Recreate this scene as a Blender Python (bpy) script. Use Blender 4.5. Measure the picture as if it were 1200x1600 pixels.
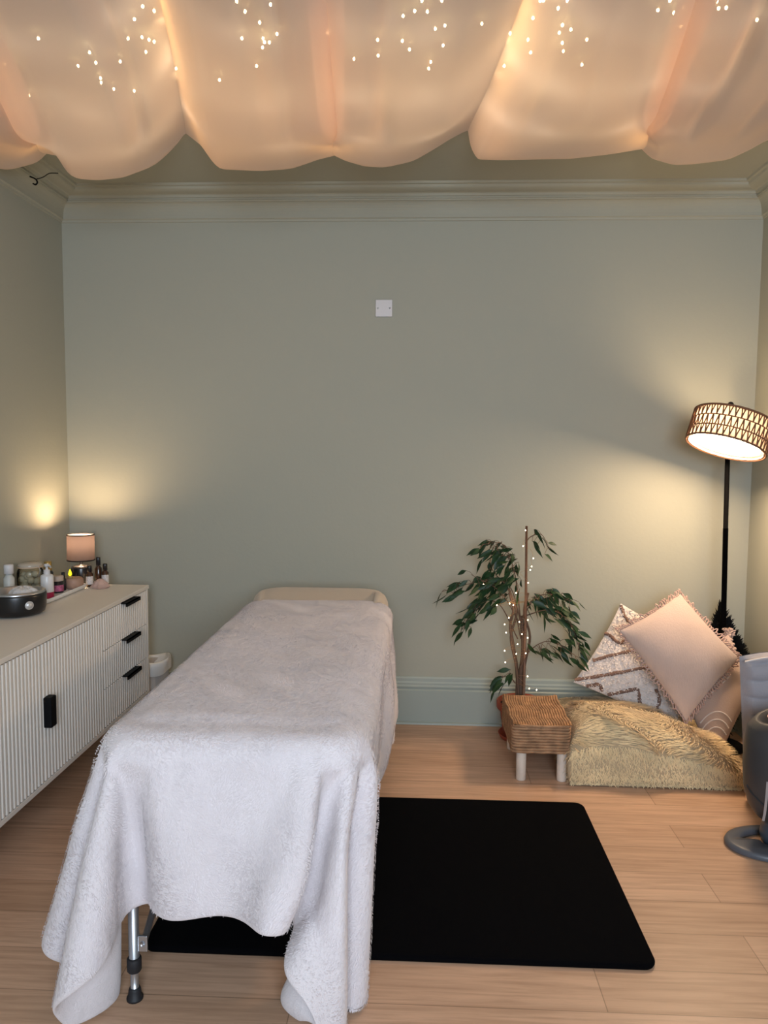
import bpy, math, random
import numpy as np
from mathutils import Matrix, Vector

for o in list(bpy.data.objects):
    bpy.data.objects.remove(o)
SC = bpy.context.scene
COL = SC.collection
PI = math.pi
rnd = random.Random(7)

# ------------------------------------------------------------------ camera
cam = bpy.data.cameras.new('camera')
cam_o = bpy.data.objects.new('camera', cam)
COL.objects.link(cam_o)
RIGHT, DOWN, FWD = (0.99897, 0.04481, 0.00767), (0.01130, -0.08131, -0.99662), (-0.04403, 0.99568, -0.08174)
cam_o.matrix_world = Matrix(((RIGHT[0], -DOWN[0], -FWD[0], 0.0), (RIGHT[1], -DOWN[1], -FWD[1], 0.0),
                             (RIGHT[2], -DOWN[2], -FWD[2], 1.42), (0, 0, 0, 1)))
cam.sensor_fit = 'VERTICAL'
cam.sensor_height = 36
cam.lens = 36 * 1200 / 1600
cam.clip_start = .05
SC.camera = cam_o

# ------------------------------------------------------------------ light and exposure
world = bpy.data.worlds.new('world')
SC.world = world
world.use_nodes = True
world.node_tree.nodes['Background'].inputs[0].default_value = (.72, .85, 1, 1)
world.node_tree.nodes['Background'].inputs[1].default_value = 1.0
vs = SC.view_settings
vs.view_transform = 'Standard'
vs.look = 'None'
vs.gamma = 1
vs.use_curve_mapping = False
vs.exposure = 0.0
SC.cycles.use_denoising = True
SC.cycles.max_bounces = 8
SC.cycles.transparent_max_bounces = 16
SC.cycles.sample_clamp_indirect = 3.0

def lamp(name, kind, loc, energy, col, size=.03, parent=None, rot=None, size_y=None):
    l = bpy.data.lights.new(name, kind)
    l.energy = energy
    l.color = col
    if kind == 'AREA':
        l.shape = 'RECTANGLE'
        l.size = size
        l.size_y = size_y or size
    else:
        l.shadow_soft_size = size
    o = bpy.data.objects.new(name, l)
    COL.objects.link(o)
    o.location = loc
    if rot:
        o.rotation_euler = rot
    if parent:
        o.parent = parent
    return o

WINDOW_W, FLOOR_LAMP_W, TABLE_LAMP_W, FAIRY_W = 124, 74, 12, .52
WARM = (1, .72, .44)
# daylight coming in through the window opening in the wall behind the viewer
lamp('window_daylight', 'AREA', (.35, -1.66, 1.82), WINDOW_W, (.72, .84, 1), 1.5, rot=(PI / 2, 0, 0), size_y=1.45)

# ------------------------------------------------------------------ materials
def mat(name, col, rough=.6, bump=None, var=None, metal=0, spec=.5, sheen=0, emit=None, trans=0, alpha=1, coat=0):
    """bump=(scale, strength, distance[, (sx,sy,sz)]), var=(scale, amount)"""
    m = bpy.data.materials.new(name)
    m.use_nodes = True
    nt = m.node_tree
    b = nt.nodes['Principled BSDF']
    I = b.inputs
    I['Base Color'].default_value = (*col, 1)
    I['Roughness'].default_value = rough
    I['Metallic'].default_value = metal
    I['Specular IOR Level'].default_value = spec
    I['Sheen Weight'].default_value = sheen
    I['Transmission Weight'].default_value = trans
    I['Coat Weight'].default_value = coat
    I['Alpha'].default_value = alpha
    if emit:
        I['Emission Color'].default_value = (*emit[0], 1)
        I['Emission Strength'].default_value = emit[1]
    if bump or var:
        tc = nt.nodes.new('ShaderNodeTexCoord')
    if bump:
        mp = nt.nodes.new('ShaderNodeMapping')
        nt.links.new(tc.outputs['Object'], mp.inputs[0])
        if len(bump) > 3:
            mp.inputs['Scale'].default_value = bump[3]
        n = nt.nodes.new('ShaderNodeTexNoise')
        n.inputs['Scale'].default_value = bump[0]
        n.inputs['Detail'].default_value = 4
        nt.links.new(mp.outputs[0], n.inputs['Vector'])
        bp = nt.nodes.new('ShaderNodeBump')
        bp.inputs['Strength'].default_value = bump[1]
        bp.inputs['Distance'].default_value = bump[2]
        nt.links.new(n.outputs['Fac'], bp.inputs['Height'])
        nt.links.new(bp.outputs[0], I['Normal'])
    if var:
        n2 = nt.nodes.new('ShaderNodeTexNoise')
        n2.inputs['Scale'].default_value = var[0]
        n2.inputs['Detail'].default_value = 5
        nt.links.new(tc.outputs['Object'], n2.inputs['Vector'])
        rp = nt.nodes.new('ShaderNodeValToRGB')
        rp.color_ramp.elements[0].position = .3
        rp.color_ramp.elements[1].position = .7
        lo = [max(0, c * (1 - var[1])) for c in col]
        hi = [min(1, c * (1 + var[1])) for c in col]
        rp.color_ramp.elements[0].color = (*lo, 1)
        rp.color_ramp.elements[1].color = (*hi, 1)
        nt.links.new(n2.outputs['Fac'], rp.inputs[0])
        nt.links.new(rp.outputs[0], I['Base Color'])
    return m

SAGE = (.375, .374, .308)
M_wall = mat('sage_wall_paint', SAGE, .75, (60, .06, .01), spec=.25)
M_trim = mat('sage_trim_paint', (.33, .37, .33), .45, (30, .04, .01), spec=.4)
M_white = mat('white_plastic', (.62, .6, .6), .4)
M_black = mat('black_metal', (.005, .005, .006), .6, spec=.12)
M_steel = mat('brushed_aluminium', (.55, .57, .6), .35, metal=.9)
M_rubber = mat('black_rubber', (.012, .013, .016), .6)

def floor_material():
    m = mat('oak_laminate', (.4, .25, .15), .42, spec=.4)
    nt = m.node_tree
    b = nt.nodes['Principled BSDF']
    L = nt.links.new
    tc = nt.nodes.new('ShaderNodeTexCoord')
    mp = nt.nodes.new('ShaderNodeMapping')
    mp.inputs['Location'].default_value = (.31, -1.862 % .167, 0)
    L(tc.outputs['Object'], mp.inputs[0])
    br = nt.nodes.new('ShaderNodeTexBrick')
    br.offset = .37
    br.inputs['Scale'].default_value = 1
    br.inputs['Brick Width'].default_value = 1.28
    br.inputs['Row Height'].default_value = .167
    br.inputs['Mortar Size'].default_value = .0016
    br.inputs['Mortar Smooth'].default_value = .3
    br.inputs['Color1'].default_value = (.60, .385, .26, 1)
    br.inputs['Color2'].default_value = (.52, .325, .21, 1)
    br.inputs['Mortar'].default_value = (.32, .20, .125, 1)
    L(mp.outputs[0], br.inputs['Vector'])
    m2 = nt.nodes.new('ShaderNodeMapping')
    m2.inputs['Scale'].default_value = (1.3, 22, 1)
    L(tc.outputs['Object'], m2.inputs[0])
    n = nt.nodes.new('ShaderNodeTexNoise')
    n.inputs['Scale'].default_value = 2.2
    n.inputs['Detail'].default_value = 7
    n.inputs['Roughness'].default_value = .62
    n.inputs['Distortion'].default_value = .6
    L(m2.outputs[0], n.inputs['Vector'])
    rp = nt.nodes.new('ShaderNodeValToRGB')
    rp.color_ramp.elements[0].position = .3
    rp.color_ramp.elements[0].color = (.76, .73, .70, 1)
    rp.color_ramp.elements[1].position = .62
    rp.color_ramp.elements[1].color = (1.08, 1.08, 1.08, 1)
    L(n.outputs['Fac'], rp.inputs[0])
    mx = nt.nodes.new('ShaderNodeMix')
    mx.data_type = 'RGBA'
    mx.blend_type = 'MULTIPLY'
    mx.inputs[0].default_value = 1
    L(br.outputs['Color'], mx.inputs[6])
    L(rp.outputs[0], mx.inputs[7])
    L(mx.outputs[2], b.inputs['Base Color'])
    bp = nt.nodes.new('ShaderNodeBump')
    bp.inputs['Strength'].default_value = .15
    bp.inputs['Distance'].default_value = .002
    L(n.outputs['Fac'], bp.inputs['Height'])
    L(bp.outputs[0], b.inputs['Normal'])
    return m

def fabric_sheer():
    m = bpy.data.materials.new('sheer_voile')
    m.use_nodes = True
    nt = m.node_tree
    nt.nodes.remove(nt.nodes['Principled BSDF'])
    L = nt.links.new
    out = nt.nodes['Material Output']
    d = nt.nodes.new('ShaderNodeBsdfDiffuse')
    d.inputs[0].default_value = (.94, .84, .82, 1)
    t = nt.nodes.new('ShaderNodeBsdfTranslucent')
    t.inputs[0].default_value = (.97, .78, .66, 1)
    x = nt.nodes.new('ShaderNodeBsdfTransparent')
    x.inputs[0].default_value = (1, .93, .84, 1)
    a = nt.nodes.new('ShaderNodeMixShader')
    a.inputs[0].default_value = .5
    L(d.outputs[0], a.inputs[1])
    L(t.outputs[0], a.inputs[2])
    c = nt.nodes.new('ShaderNodeMixShader')
    lw = nt.nodes.new('ShaderNodeLayerWeight')      # thin cloth: the steeper the look along it, the more threads in the way
    lw.inputs[0].default_value = .35
    mr = nt.nodes.new('ShaderNodeMapRange')
    mr.inputs[3].default_value = .70
    mr.inputs[4].default_value = .97
    L(lw.outputs['Facing'], mr.inputs[0])
    L(mr.outputs[0], c.inputs[0])
    L(x.outputs[0], c.inputs[1])
    L(a.outputs[0], c.inputs[2])
    L(c.outputs[0], out.inputs['Surface'])
    return m

def glassy(name, col, mixf=.22, rough=.05):
    """thin glass wall: mostly clear, some gloss"""
    m = bpy.data.materials.new(name)
    m.use_nodes = True
    nt = m.node_tree
    nt.nodes.remove(nt.nodes['Principled BSDF'])
    L = nt.links.new
    x = nt.nodes.new('ShaderNodeBsdfTransparent')
    x.inputs[0].default_value = (*col, 1)
    g = nt.nodes.new('ShaderNodeBsdfGlossy')
    g.inputs[0].default_value = (.9, .9, .9, 1)
    g.inputs['Roughness'].default_value = rough
    lw = nt.nodes.new('ShaderNodeLayerWeight')
    lw.inputs[0].default_value = mixf
    c = nt.nodes.new('ShaderNodeMixShader')
    L(lw.outputs['Fresnel'], c.inputs[0])
    L(x.outputs[0], c.inputs[1])
    L(g.outputs[0], c.inputs[2])
    L(c.outputs[0], nt.nodes['Material Output'].inputs['Surface'])
    return m

# ------------------------------------------------------------------ mesh helpers
class MB:
    def __init__(s):
        s.v = []
        s.f = []
    def add(s, vs_, fs):
        n = len(s.v)
        s.v += [tuple(map(float, p)) for p in vs_]
        s.f += [tuple(i + n for i in f) for f in fs]
        return s
    def box(s, x0, x1, y0, y1, z0, z1):
        return s.add([(x0, y0, z0), (x1, y0, z0), (x1, y1, z0), (x0, y1, z0), (x0, y0, z1), (x1, y0, z1), (x1, y1, z1), (x0, y1, z1)],
                     [(0, 3, 2, 1), (4, 5, 6, 7), (0, 1, 5, 4), (1, 2, 6, 5), (2, 3, 7, 6), (3, 0, 4, 7)])
    def grid(s, P, flip=False, closed_u=False):
        """P[j][i]"""
        ny, nx = len(P), len(P[0])
        fs = []
        for j in range(ny - 1):
            for i in range(nx if closed_u else nx - 1):
                k = (i + 1) % nx
                f = (j * nx + i, j * nx + k, (j + 1) * nx + k, (j + 1) * nx + i)
                fs.append(f[::-1] if flip else f)
        return s.add([p for r in P for p in r], fs)
    def lathe(s, prof, c=(0, 0, 0), n=32, sx=1, sy=1, mtx=None):
        P = []
        for r, z in prof:
            row = []
            for k in range(n):
                a = 2 * PI * k / n
                p = Vector((r * sx * math.cos(a), r * sy * math.sin(a), z))
                if mtx is not None:
                    p = mtx @ p
                row.append((p[0] + c[0], p[1] + c[1], p[2] + c[2]))
            P.append(row)
        return s.grid(P, closed_u=True)
    def tube(s, pts, r, n=8, cap=True):
        pts = [Vector(p) for p in pts]
        rs = r if isinstance(r, (list, tuple)) else [r] * len(pts)
        P = []
        up = None
        for i, p in enumerate(pts):
            d = (pts[min(i + 1, len(pts) - 1)] - pts[max(i - 1, 0)])
            d = d.normalized() if d.length > 1e-9 else Vector((0, 0, 1))
            if up is None:
                up = Vector((0, 0, 1)) if abs(d.z) < .9 else Vector((1, 0, 0))
            u = d.cross(up)
            u = u.normalized() if u.length > 1e-6 else d.orthogonal().normalized()
            w = u.cross(d).normalized()
            up = w
            P.append([tuple(p + (u * math.cos(2 * PI * k / n) + w * math.sin(2 * PI * k / n)) * rs[i]) for k in range(n)])
        b = len(s.v)
        s.grid(P, closed_u=True)
        if cap:
            s.f.append(tuple(b + k for k in range(n)))
            e = b + (len(pts) - 1) * n
            s.f.append(tuple(e + k for k in range(n))[::-1])
        return s
    def ball(s, c, r, n=10, m=6, sz=1):
        return s.lathe([(max(r * math.sin(PI * k / m), 1e-5), -r * sz * math.cos(PI * k / m)) for k in range(m + 1)], c, n)
    def build(s, name, m, parent=None, smooth=True, bevel=0, sub=0, solid=0, loc=None):
        me = bpy.data.meshes.new(name)
        me.from_pydata(s.v, [], s.f)
        me.validate()
        if smooth:
            me.polygons.foreach_set('use_smooth', [True] * len(me.polygons))
        me.materials.append(m)
        o = bpy.data.objects.new(name, me)
        COL.objects.link(o)
        if parent is not None:
            o.parent = parent
            ploc = Vector(parent.get('base', (0, 0, 0)))
            me.transform(Matrix.Translation(-ploc))
            o['base'] = tuple(ploc)
        elif loc is not None:
            me.transform(Matrix.Translation(-Vector(loc)))
            o.location = loc
            o['base'] = tuple(loc)
        if bevel:
            b = o.modifiers.new('bevel', 'BEVEL')
            b.width = bevel
            b.segments = 3
            b.limit_method = 'ANGLE'
            b.angle_limit = .6
            if smooth:
                w = o.modifiers.new('wn', 'WEIGHTED_NORMAL')
        if solid:
            q = o.modifiers.new('solid', 'SOLIDIFY')
            q.thickness = solid
            q.offset = 0
        if sub:
            q = o.modifiers.new('sub', 'SUBSURF')
            q.levels = q.render_levels = sub
        return o

def thing(name, label, cat, loc, group=None):
    o = bpy.data.objects.new(name, None)
    COL.objects.link(o)
    o.location = loc
    o.empty_display_size = .05
    o['base'] = tuple(map(float, loc))
    return tag(o, label, cat, group)

def tag(o, label, cat, group=None):
    o['label'] = label
    o['category'] = cat
    if group:
        o['group'] = group
    return o

def struct(o, label=None):
    o['kind'] = 'structure'
    return o

def smooth_path(pts, n=8):
    """Catmull-Rom through pts"""
    P = [Vector(p) for p in pts]
    P = [P[0] * 2 - P[1]] + P + [P[-1] * 2 - P[-2]]
    out = []
    for i in range(1, len(P) - 2):
        for k in range(n):
            t = k / n
            a, b, c, d = P[i - 1], P[i], P[i + 1], P[i + 2]
            out.append(.5 * ((2 * b) + (c - a) * t + (2 * a - 5 * b + 4 * c - d) * t * t + (3 * b - a - 3 * c + d) * t ** 3))
    out.append(P[-2])
    return out

def sm(a, b, x):
    t = min(1, max(0, (x - a) / (b - a)))
    return t * t * (3 - 2 * t)

# ------------------------------------------------------------------ room
XL, XR, YB, YF, ZC = -1.815, 1.66, 3.91, -1.75, 2.69
struct(MB().box(XL - .1, XR + .1, YF - .1, YB + .1, -.12, 0).build('floor', floor_material(), smooth=False))
struct(MB().box(XL - .1, XR + .1, YF - .1, YB + .1, ZC, ZC + .1).build('ceiling', M_wall, smooth=False))
struct(MB().box(XL - .1, XR + .1, YB, YB + .12, 0, ZC).build('wall_back', M_wall, smooth=False))
struct(MB().box(XL - .12, XL, YF, YB, 0, ZC).build('wall_left', M_wall, smooth=False))
struct(MB().box(XR, XR + .12, YF, YB, 0, ZC).build('wall_right', M_wall, smooth=False))
wf = MB()
wx0, wx1, wz0, wz1 = -.45, 1.15, 1.05, 2.60
wf.box(XL, wx0, YF - .12, YF, 0, ZC).box(wx1, XR, YF - .12, YF, 0, ZC).box(wx0, wx1, YF - .12, YF, 0, wz0).box(wx0, wx1, YF - .12, YF, wz1, ZC)
struct(wf.build('wall_front', M_wall, smooth=False))
w1 = MB()
for a, b, c, d in ((wx0, wx0 + .05, wz0, wz1), (wx1 - .05, wx1, wz0, wz1), (wx0, wx1, wz0, wz0 + .05), (wx0, wx1, wz1 - .05, wz1), (wx0, wx1, 1.80, 1.84)):
    w1.box(a, b, YF - .09, YF - .04, c, d)
struct(w1.build('window_1', mat('window_white', (.8, .8, .8), .4), smooth=False))

def sweep(prof, axis, a, b, base, sgn):
    """moulding: prof = [(out from wall, z)], run along X ('x') or Y ('y')"""
    P = []
    for t in (a, b):
        P.append([((t, base + sgn * o, z) if axis == 'x' else (base + sgn * o, t, z)) for o, z in prof])
    return MB().grid(P)

SK = [(0, .245), (.008, .246), (.012, .238), (.013, .222), (.017, .214), (.017, .205), (.021, .198), (.021, .192), (.018, .188), (.018, .182), (.024, .176), (.024, .012), (.034, .010), (.036, 0)]
struct(sweep(SK, 'x', XL, XR, YB, -1).build('baseboard_back', M_trim, smooth=False))
struct(sweep(SK, 'y', YF, YB, XL, 1).build('baseboard_left', M_trim, smooth=False))
struct(sweep(SK, 'y', YF, YB, XR, -1).build('baseboard_right', M_trim, smooth=False))
CO = [(0, 2.545), (.006, 2.546), (.008, 2.556), (.016, 2.560)]
CO += [(.016 + .040 * (1 - math.cos(t)), 2.560 + .070 * math.sin(t)) for t in np.linspace(0, PI / 2, 8)[1:]]
CO += [(.058, 2.636), (.064, 2.636), (.064, 2.645), (.070, 2.645), (.074, 2.655), (.082, 2.658)]
CO += [(.082 + .05 * math.sin(t), 2.658 + .014 * (1 - math.cos(t))) for t in np.linspace(0, PI / 2, 6)[1:]]
CO += [(.134, 2.678), (.146, 2.680), (.148, ZC)]
struct(sweep(CO, 'x', XL, XR, YB, -1).build('trim_1', M_wall, smooth=False))
struct(sweep(CO, 'y', YF, YB, XL, 1).build('trim_2', M_wall, smooth=False))
struct(sweep(CO, 'y', YF, YB, XR, -1).build('trim_3', M_wall, smooth=False))

# small hook on the left cornice
hk = thing('ceiling_hook', 'tiny dark hook with a short end of cord screwed into the left cornice', 'hook', (-1.73, 3.42, 2.60))
MB().tube(smooth_path([(-1.725, 3.42, 2.605), (-1.70, 3.42, 2.594), (-1.692, 3.42, 2.580), (-1.70, 3.42, 2.570), (-1.712, 3.42, 2.575)], 5), .0035, 6).build('hook', M_black, hk)
MB().tube(smooth_path([(-1.700, 3.42, 2.592), (-1.67, 3.43, 2.605), (-1.65, 3.45, 2.628), (-1.62, 3.47, 2.635)], 5), .002, 5).build('cord', M_black, hk)

# blank wall plate
pl = thing('wall_plate', 'small square white blank plate screwed high on the back wall', 'switch plate', (-.181, YB - .005, 2.121))
MB().box(-.223, -.139, YB - .010, YB, 2.079, 2.163).build('plate', M_white, pl, bevel=.003)
for sx in (-.030, .030):
    MB().lathe([(.0001, .002), (.004, .0015), (.0045, 0)], (-.181 + sx, YB - .010, 2.121), 10, mtx=Matrix.Rotation(PI / 2, 3, 'X')).build('screw', M_steel, pl)

# ------------------------------------------------------------------ sheer ceiling drape
HEM = [(-1.93, 2.615), (-1.766, 2.583), (-1.655, 2.613), (-1.599, 2.651), (-1.523, 2.638), (-1.461, 2.544), (-1.357, 2.535), (-1.249, 2.545), (-1.14, 2.59), (-1.044, 2.664), (-0.976, 2.714), (-0.918, 2.671), (-0.857, 2.58), (-0.684, 2.569), (-0.551, 2.578), (-0.445, 2.615), (-0.365, 2.632), (-0.326, 2.612), (-0.247, 2.586), (-0.168, 2.58), (-0.05, 2.607), (0.105, 2.686), (0.185, 2.714), (0.202, 2.66), (0.231, 2.612), (0.34, 2.608), (0.624, 2.611), (0.777, 2.627), (0.904, 2.646), (0.956, 2.608), (1.046, 2.58), (1.134, 2.584), (1.26, 2.6), (1.346, 2.642), (1.383, 2.666), (1.456, 2.69), (1.50, 2.66), (1.58, 2.60), (1.66, 2.60)]
RIDGE = [(-2.12, -1.66), (-1.599, -1.234), (-.976, -.711), (-.365, -.261), (.185, .301), (.904, .723), (1.456, 1.20), (1.80, 1.62)]   # X at the hem (Y 3.25) and at Y 2.22
HY = 3.15
K_ = HY / 3.25
HEM = [(x * K_, 1.42 + (z - 1.42) * K_) for x, z in HEM]
RIDGE = [(a * K_, b * K_) for a, b in RIDGE]
PLEATS = [[(.5, .02, .05)], [(.24, .030, .025), (.70, -.02, .05), (.79, .075, .022)], [(.19, .045, .025), (.55, .014, .06), (.75, .022, .02)],
          [(.30, .035, .022), (.7, -.012, .06)], [(.22, .05, .022), (.45, -.014, .07), (.80, .035, .03)], [(.26, .055, .028), (.62, .055, .03), (.8, -.01, .05)], [(.4, .03, .05)]]
def drape():
    hx = np.array([h[0] for h in HEM])
    hz = np.array([h[1] for h in HEM])
    rows = []
    cols = []
    for k in range(len(RIDGE) - 1):
        n = 30
        for i in range(n):
            # columns crowd towards the ridges, where the cloth turns up steeply
            s = i / n
            cols.append((k, .5 - .5 * math.cos(PI * s)))
    cols.append((len(RIDGE) - 2, 1.0))
    NV = 66
    for j in range(NV + 1):
        v = j / NV
        Y = HY - 2.75 * v ** 1.15
        row = []
        for k, s in cols:
            f = (HY - Y) / 1.0
            xa, xb = [RIDGE[q][0] + (RIDGE[q][1] - RIDGE[q][0]) * f / (1 + .12 * f) for q in (k, k + 1)]
            Xh = RIDGE[k][0] + (RIDGE[k + 1][0] - RIDGE[k][0]) * s
            X = xa + (xb - xa) * s
            zh = float(np.interp(Xh, hx, hz))
            # inside the swag
            rz = [2.65, 2.642, 2.652, 2.64, 2.652, 2.645, 2.648, 2.645]
            top = rz[k] + (rz[k + 1] - rz[k]) * s
            sag = [.15, .17, .15, .13, .12, .14, .14][k]
            wid = xb - xa
            d0, d1 = s * wid, (1 - s) * wid
            w0, w1 = ((.030, .085) if k % 2 else (.080, .028))       # one wall of every tuck is steep, the other slopes
            sh = (1 - math.exp(-(d0 / w0) ** 1.4)) * (1 - math.exp(-(d1 / w1) ** 1.4)) * (.80 + .20 * math.sin(PI * s))
            wr = 0
            for c_, a_, b_ in PLEATS[k]:
                wr += a_ * math.exp(-abs(s - c_ - .05 * math.sin(Y * 1.6 + k)) / b_)
            wr *= sh * sm(.05, .5, HY - Y)
            zi = top - sag * sh + wr - .012 * math.sin(Y * 2 + k) * sh
            w = sm(0, .45, HY - Y)
            z = zh * (1 - w) + zi * w
            # a sideways lean of the steep ridge walls, so the tucks overlap a little
            lean = .075 * math.exp(-((s - (.06 if k % 2 else .94)) / .07) ** 2) * sm(.0, .3, HY - Y)
            X += lean * (1 if k % 2 else -1) * -1
            X += .015 * math.sin(Y * 5 + k * 1.7) * math.sin(PI * s)
            row.append((max(XL + .012, min(XR - .012, X)), Y, min(z, ZC - .006)))
        rows.append(row)
    back = []
    for t in (1, .8, .6, .4, .25, .12):     # the cloth rounds up behind the swag bottoms to the ceiling
        row = []
        for p in rows[0]:
            g = min(1, max(.02, (2.668 - p[2]) / .10))
            z = p[2] + (ZC - .010 - p[2]) * (1 - math.cos(t * PI / 2)) * g
            row.append((p[0], HY + .16 * g * math.sin(t * PI / 2), z))
        back.append(row)
    return MB().grid(back + rows)
dr = drape().build('ceiling_drape', fabric_sheer(), sub=1)
tag(dr, 'sheer peach white fabric swagged across the ceiling over the twinkling lights', 'drape')

M_bulb = mat('fairy_bulb', (1, .8, .5), .4, emit=((1, .76, .42), 55))
M_wire = mat('copper_wire', (.5, .3, .14), .4, metal=.6)
FAIRY = [
 ([(-1.354, 2.543), (-1.34, 2.564), (-1.392, 2.769), (-1.168, 2.393)], 'far left edge, over the leftmost swag'),
 ([(-1.121, 2.562), (-1.047, 2.479), (-1.054, 2.543), (-1.082, 2.646), (-1.093, 2.677), (-1.068, 2.724), (-1.002, 2.74), (-0.972, 2.538)], 'wide left swag, a falling scatter of eight'),
 ([(-0.836, 2.298), (-0.789, 2.235), (-0.764, 2.258), (-0.894, 2.401), (-0.849, 2.395), (-0.833, 2.41), (-0.821, 2.421), (-0.868, 2.481), (-0.806, 2.588), (-0.684, 2.67)], 'curled fold at the left'),
 ([(-0.518, 2.219), (-0.506, 2.269), (-0.476, 2.326), (-0.427, 2.237), (-0.484, 2.413), (-0.484, 2.435), (-0.496, 2.465), (-0.469, 2.436), (-0.437, 2.389), (-0.548, 2.411), (-0.539, 2.579)], 'tight cluster above the middle left swag'),
 ([(-0.278, 2.376), (-0.285, 2.39), (-0.219, 2.543), (-0.141, 2.525), (-0.138, 2.431)], 'sparse few beside the straight central fold'),
 ([(-0.058, 2.305), (-0.025, 2.281), (-0.005, 2.232), (0.035, 2.375), (0.063, 2.359), (0.061, 2.47), (-0.063, 2.44), (-0.042, 2.49), (0.025, 2.57), (0.019, 2.612), (0.011, 2.285), (0.05, 2.233)], 'a dozen over the wall plate'),
 ([(0.17, 2.352), (0.262, 2.602), (0.314, 2.327), (0.335, 2.52), (0.316, 2.444), (0.321, 2.242), (0.33, 2.242), (0.258, 2.407)], 'string along the broad orange fold'),
 ([(0.377, 2.28), (0.395, 2.244), (0.405, 2.366), (0.403, 2.407), (0.434, 2.391), (0.423, 2.466), (0.435, 2.515), (0.493, 2.449), (0.51, 2.601)], 'cluster in the swag right of the broad orange fold'),
 ([(0.658, 2.298), (0.677, 2.253), (0.707, 2.313), (0.726, 2.291), (0.75, 2.383)], 'five beside the right hand orange fold'),
 ([(0.805, 2.272), (0.824, 2.294), (0.844, 2.292), (0.806, 2.26), (0.956, 2.356)], 'few at the top right corner'),
]
def bulb_mesh(r):
    return MB().ball((0, 0, 0), r, 10, 6, 1.25)
bulb0 = None
BZ = 2.670
KB = (BZ - 1.42) / 1.235
for pts, where in FAIRY:
    pts = [(a * KB, b * KB) for a, b in pts]
    cx, cy = sum(p[0] for p in pts) / len(pts), sum(p[1] for p in pts) / len(pts)
    t = thing('fairy_lights', 'warm fairy lights behind ceiling fabric, ' + where, 'string lights', (cx, cy, BZ), 'fairy lights above the ceiling fabric')
    path = []
    for a, b in pts:
        path.append((a, b, BZ + .003 + .003 * math.sin(a * 40)))
    path = [(path[0][0], path[0][1], ZC - .004)] + path + [(path[-1][0], path[-1][1], ZC - .004)]
    MB().tube(smooth_path(path, 4), .0006, 4).build('wire', M_wire, t)
    for a, b in pts:
        if bulb0 is None:
            ob = bulb0 = bulb_mesh(.0040).build('bulb', M_bulb)
            ob['base'] = (0.0, 0.0, 0.0)
        else:
            ob = bulb0.copy()
            COL.objects.link(ob)
        ob.parent = t
        ob.location = (a - cx, b - cy, 0)
    for gy in (2.85, 2.5, 2.1, 1.6):
        lamp('glow', 'POINT', (0, gy - cy, .005), FAIRY_W, (1, .90, .72), .12, parent=t)

# added strip lights with no visible source, turning these folds orange
for k, a, b in ((1, -1.55, -1.23), (2, -.835, -.70), (3, -.352, -.262), (4, .275, .300), (5, .835, .722)):
    t = [o for o in COL.objects if o.name.startswith('fairy_lights')][k * 2 - 1]
    l = lamp('added_fold_glow', 'AREA', (0, 0, 0), (.62, .46, .62, .42, .62)[k - 1], (1, .56, .20), .020, size_y=1.05)
    l.location = ((a + b) / 2, 2.62, 2.676)
    l.rotation_euler = (0, 0, math.atan2(a - b, -1.0) + PI / 2 + PI / 2)
    w_ = l.location - t.location
    l.parent = t
    l.location = w_

# ------------------------------------------------------------------ rug
M_rug = mat('black_pile', (.0022, .0022, .0032), .95, (900, .9, .004), spec=.06)
rg = MB()
def rounded_rect(x0, x1, y0, y1, r, n=6):
    out = []
    for cx, cy, a0 in ((x1 - r, y1 - r, 0), (x0 + r, y1 - r, 90), (x0 + r, y0 + r, 180), (x1 - r, y0 + r, 270)):
        for k in range(n + 1):
            a = math.radians(a0 + 90 * k / n)
            out.append((cx + r * math.cos(a), cy + r * math.sin(a)))
    return out
def slab(mb, ring_fn, zs):
    """stack of rings (inset, z) closed at both ends"""
    P = [[(x, y, z) for x, y in ring_fn(i)] for i, z in zs]
    b = len(mb.v)
    mb.grid(P, closed_u=True)
    n = len(P[0])
    mb.f.append(tuple(b + k for k in range(n))[::-1])
    e = b + (len(P) - 1) * n
    mb.f.append(tuple(e + k for k in range(n)))
    return mb
slab(rg, lambda i: rounded_rect(-.765 + i, .672 - i, 2.026 + i, 3.003 - i, .035), [(.002, 0.0005), (0, .006), (0, .012), (.004, .017), (.012, .018)])
tag(rg.build('rug', M_rug), 'black short pile rectangular rug lying under and beside the massage table', 'rug')

# ------------------------------------------------------------------ massage table
TX0, TX1, TY0, TY1 = -.755, -.135, 1.79, 3.62
mt = thing('massage_table', 'massage table with silver telescopic legs hidden under the plush blanket', 'massage table', (-.445, 2.69, 0))
pd = MB()
slab(pd, lambda i: rounded_rect(TX0 + i, TX1 - i, TY0 + i, TY1 - i, max(.13 - i, .02), 8), [(.008, .60), (0, .606), (0, .66), (.006, .678), (.02, .694), (.045, .702)])
pd.build('padded_top', mat('cream_vinyl', (.55, .48, .38), .5), mt)
fr = MB()
fr.box(TX0 + .03, TX0 + .06, TY0 + .06, TY1 - .06, .555, .600).box(TX1 - .06, TX1 - .03, TY0 + .06, TY1 - .06, .555, .600)
fr.box(TX0 + .06, TX1 - .06, TY0 + .06, TY0 + .09, .555, .600).box(TX0 + .06, TX1 - .06, TY1 - .09, TY1 - .06, .555, .600)
fr.build('frame', M_steel, mt, bevel=.004)
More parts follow.
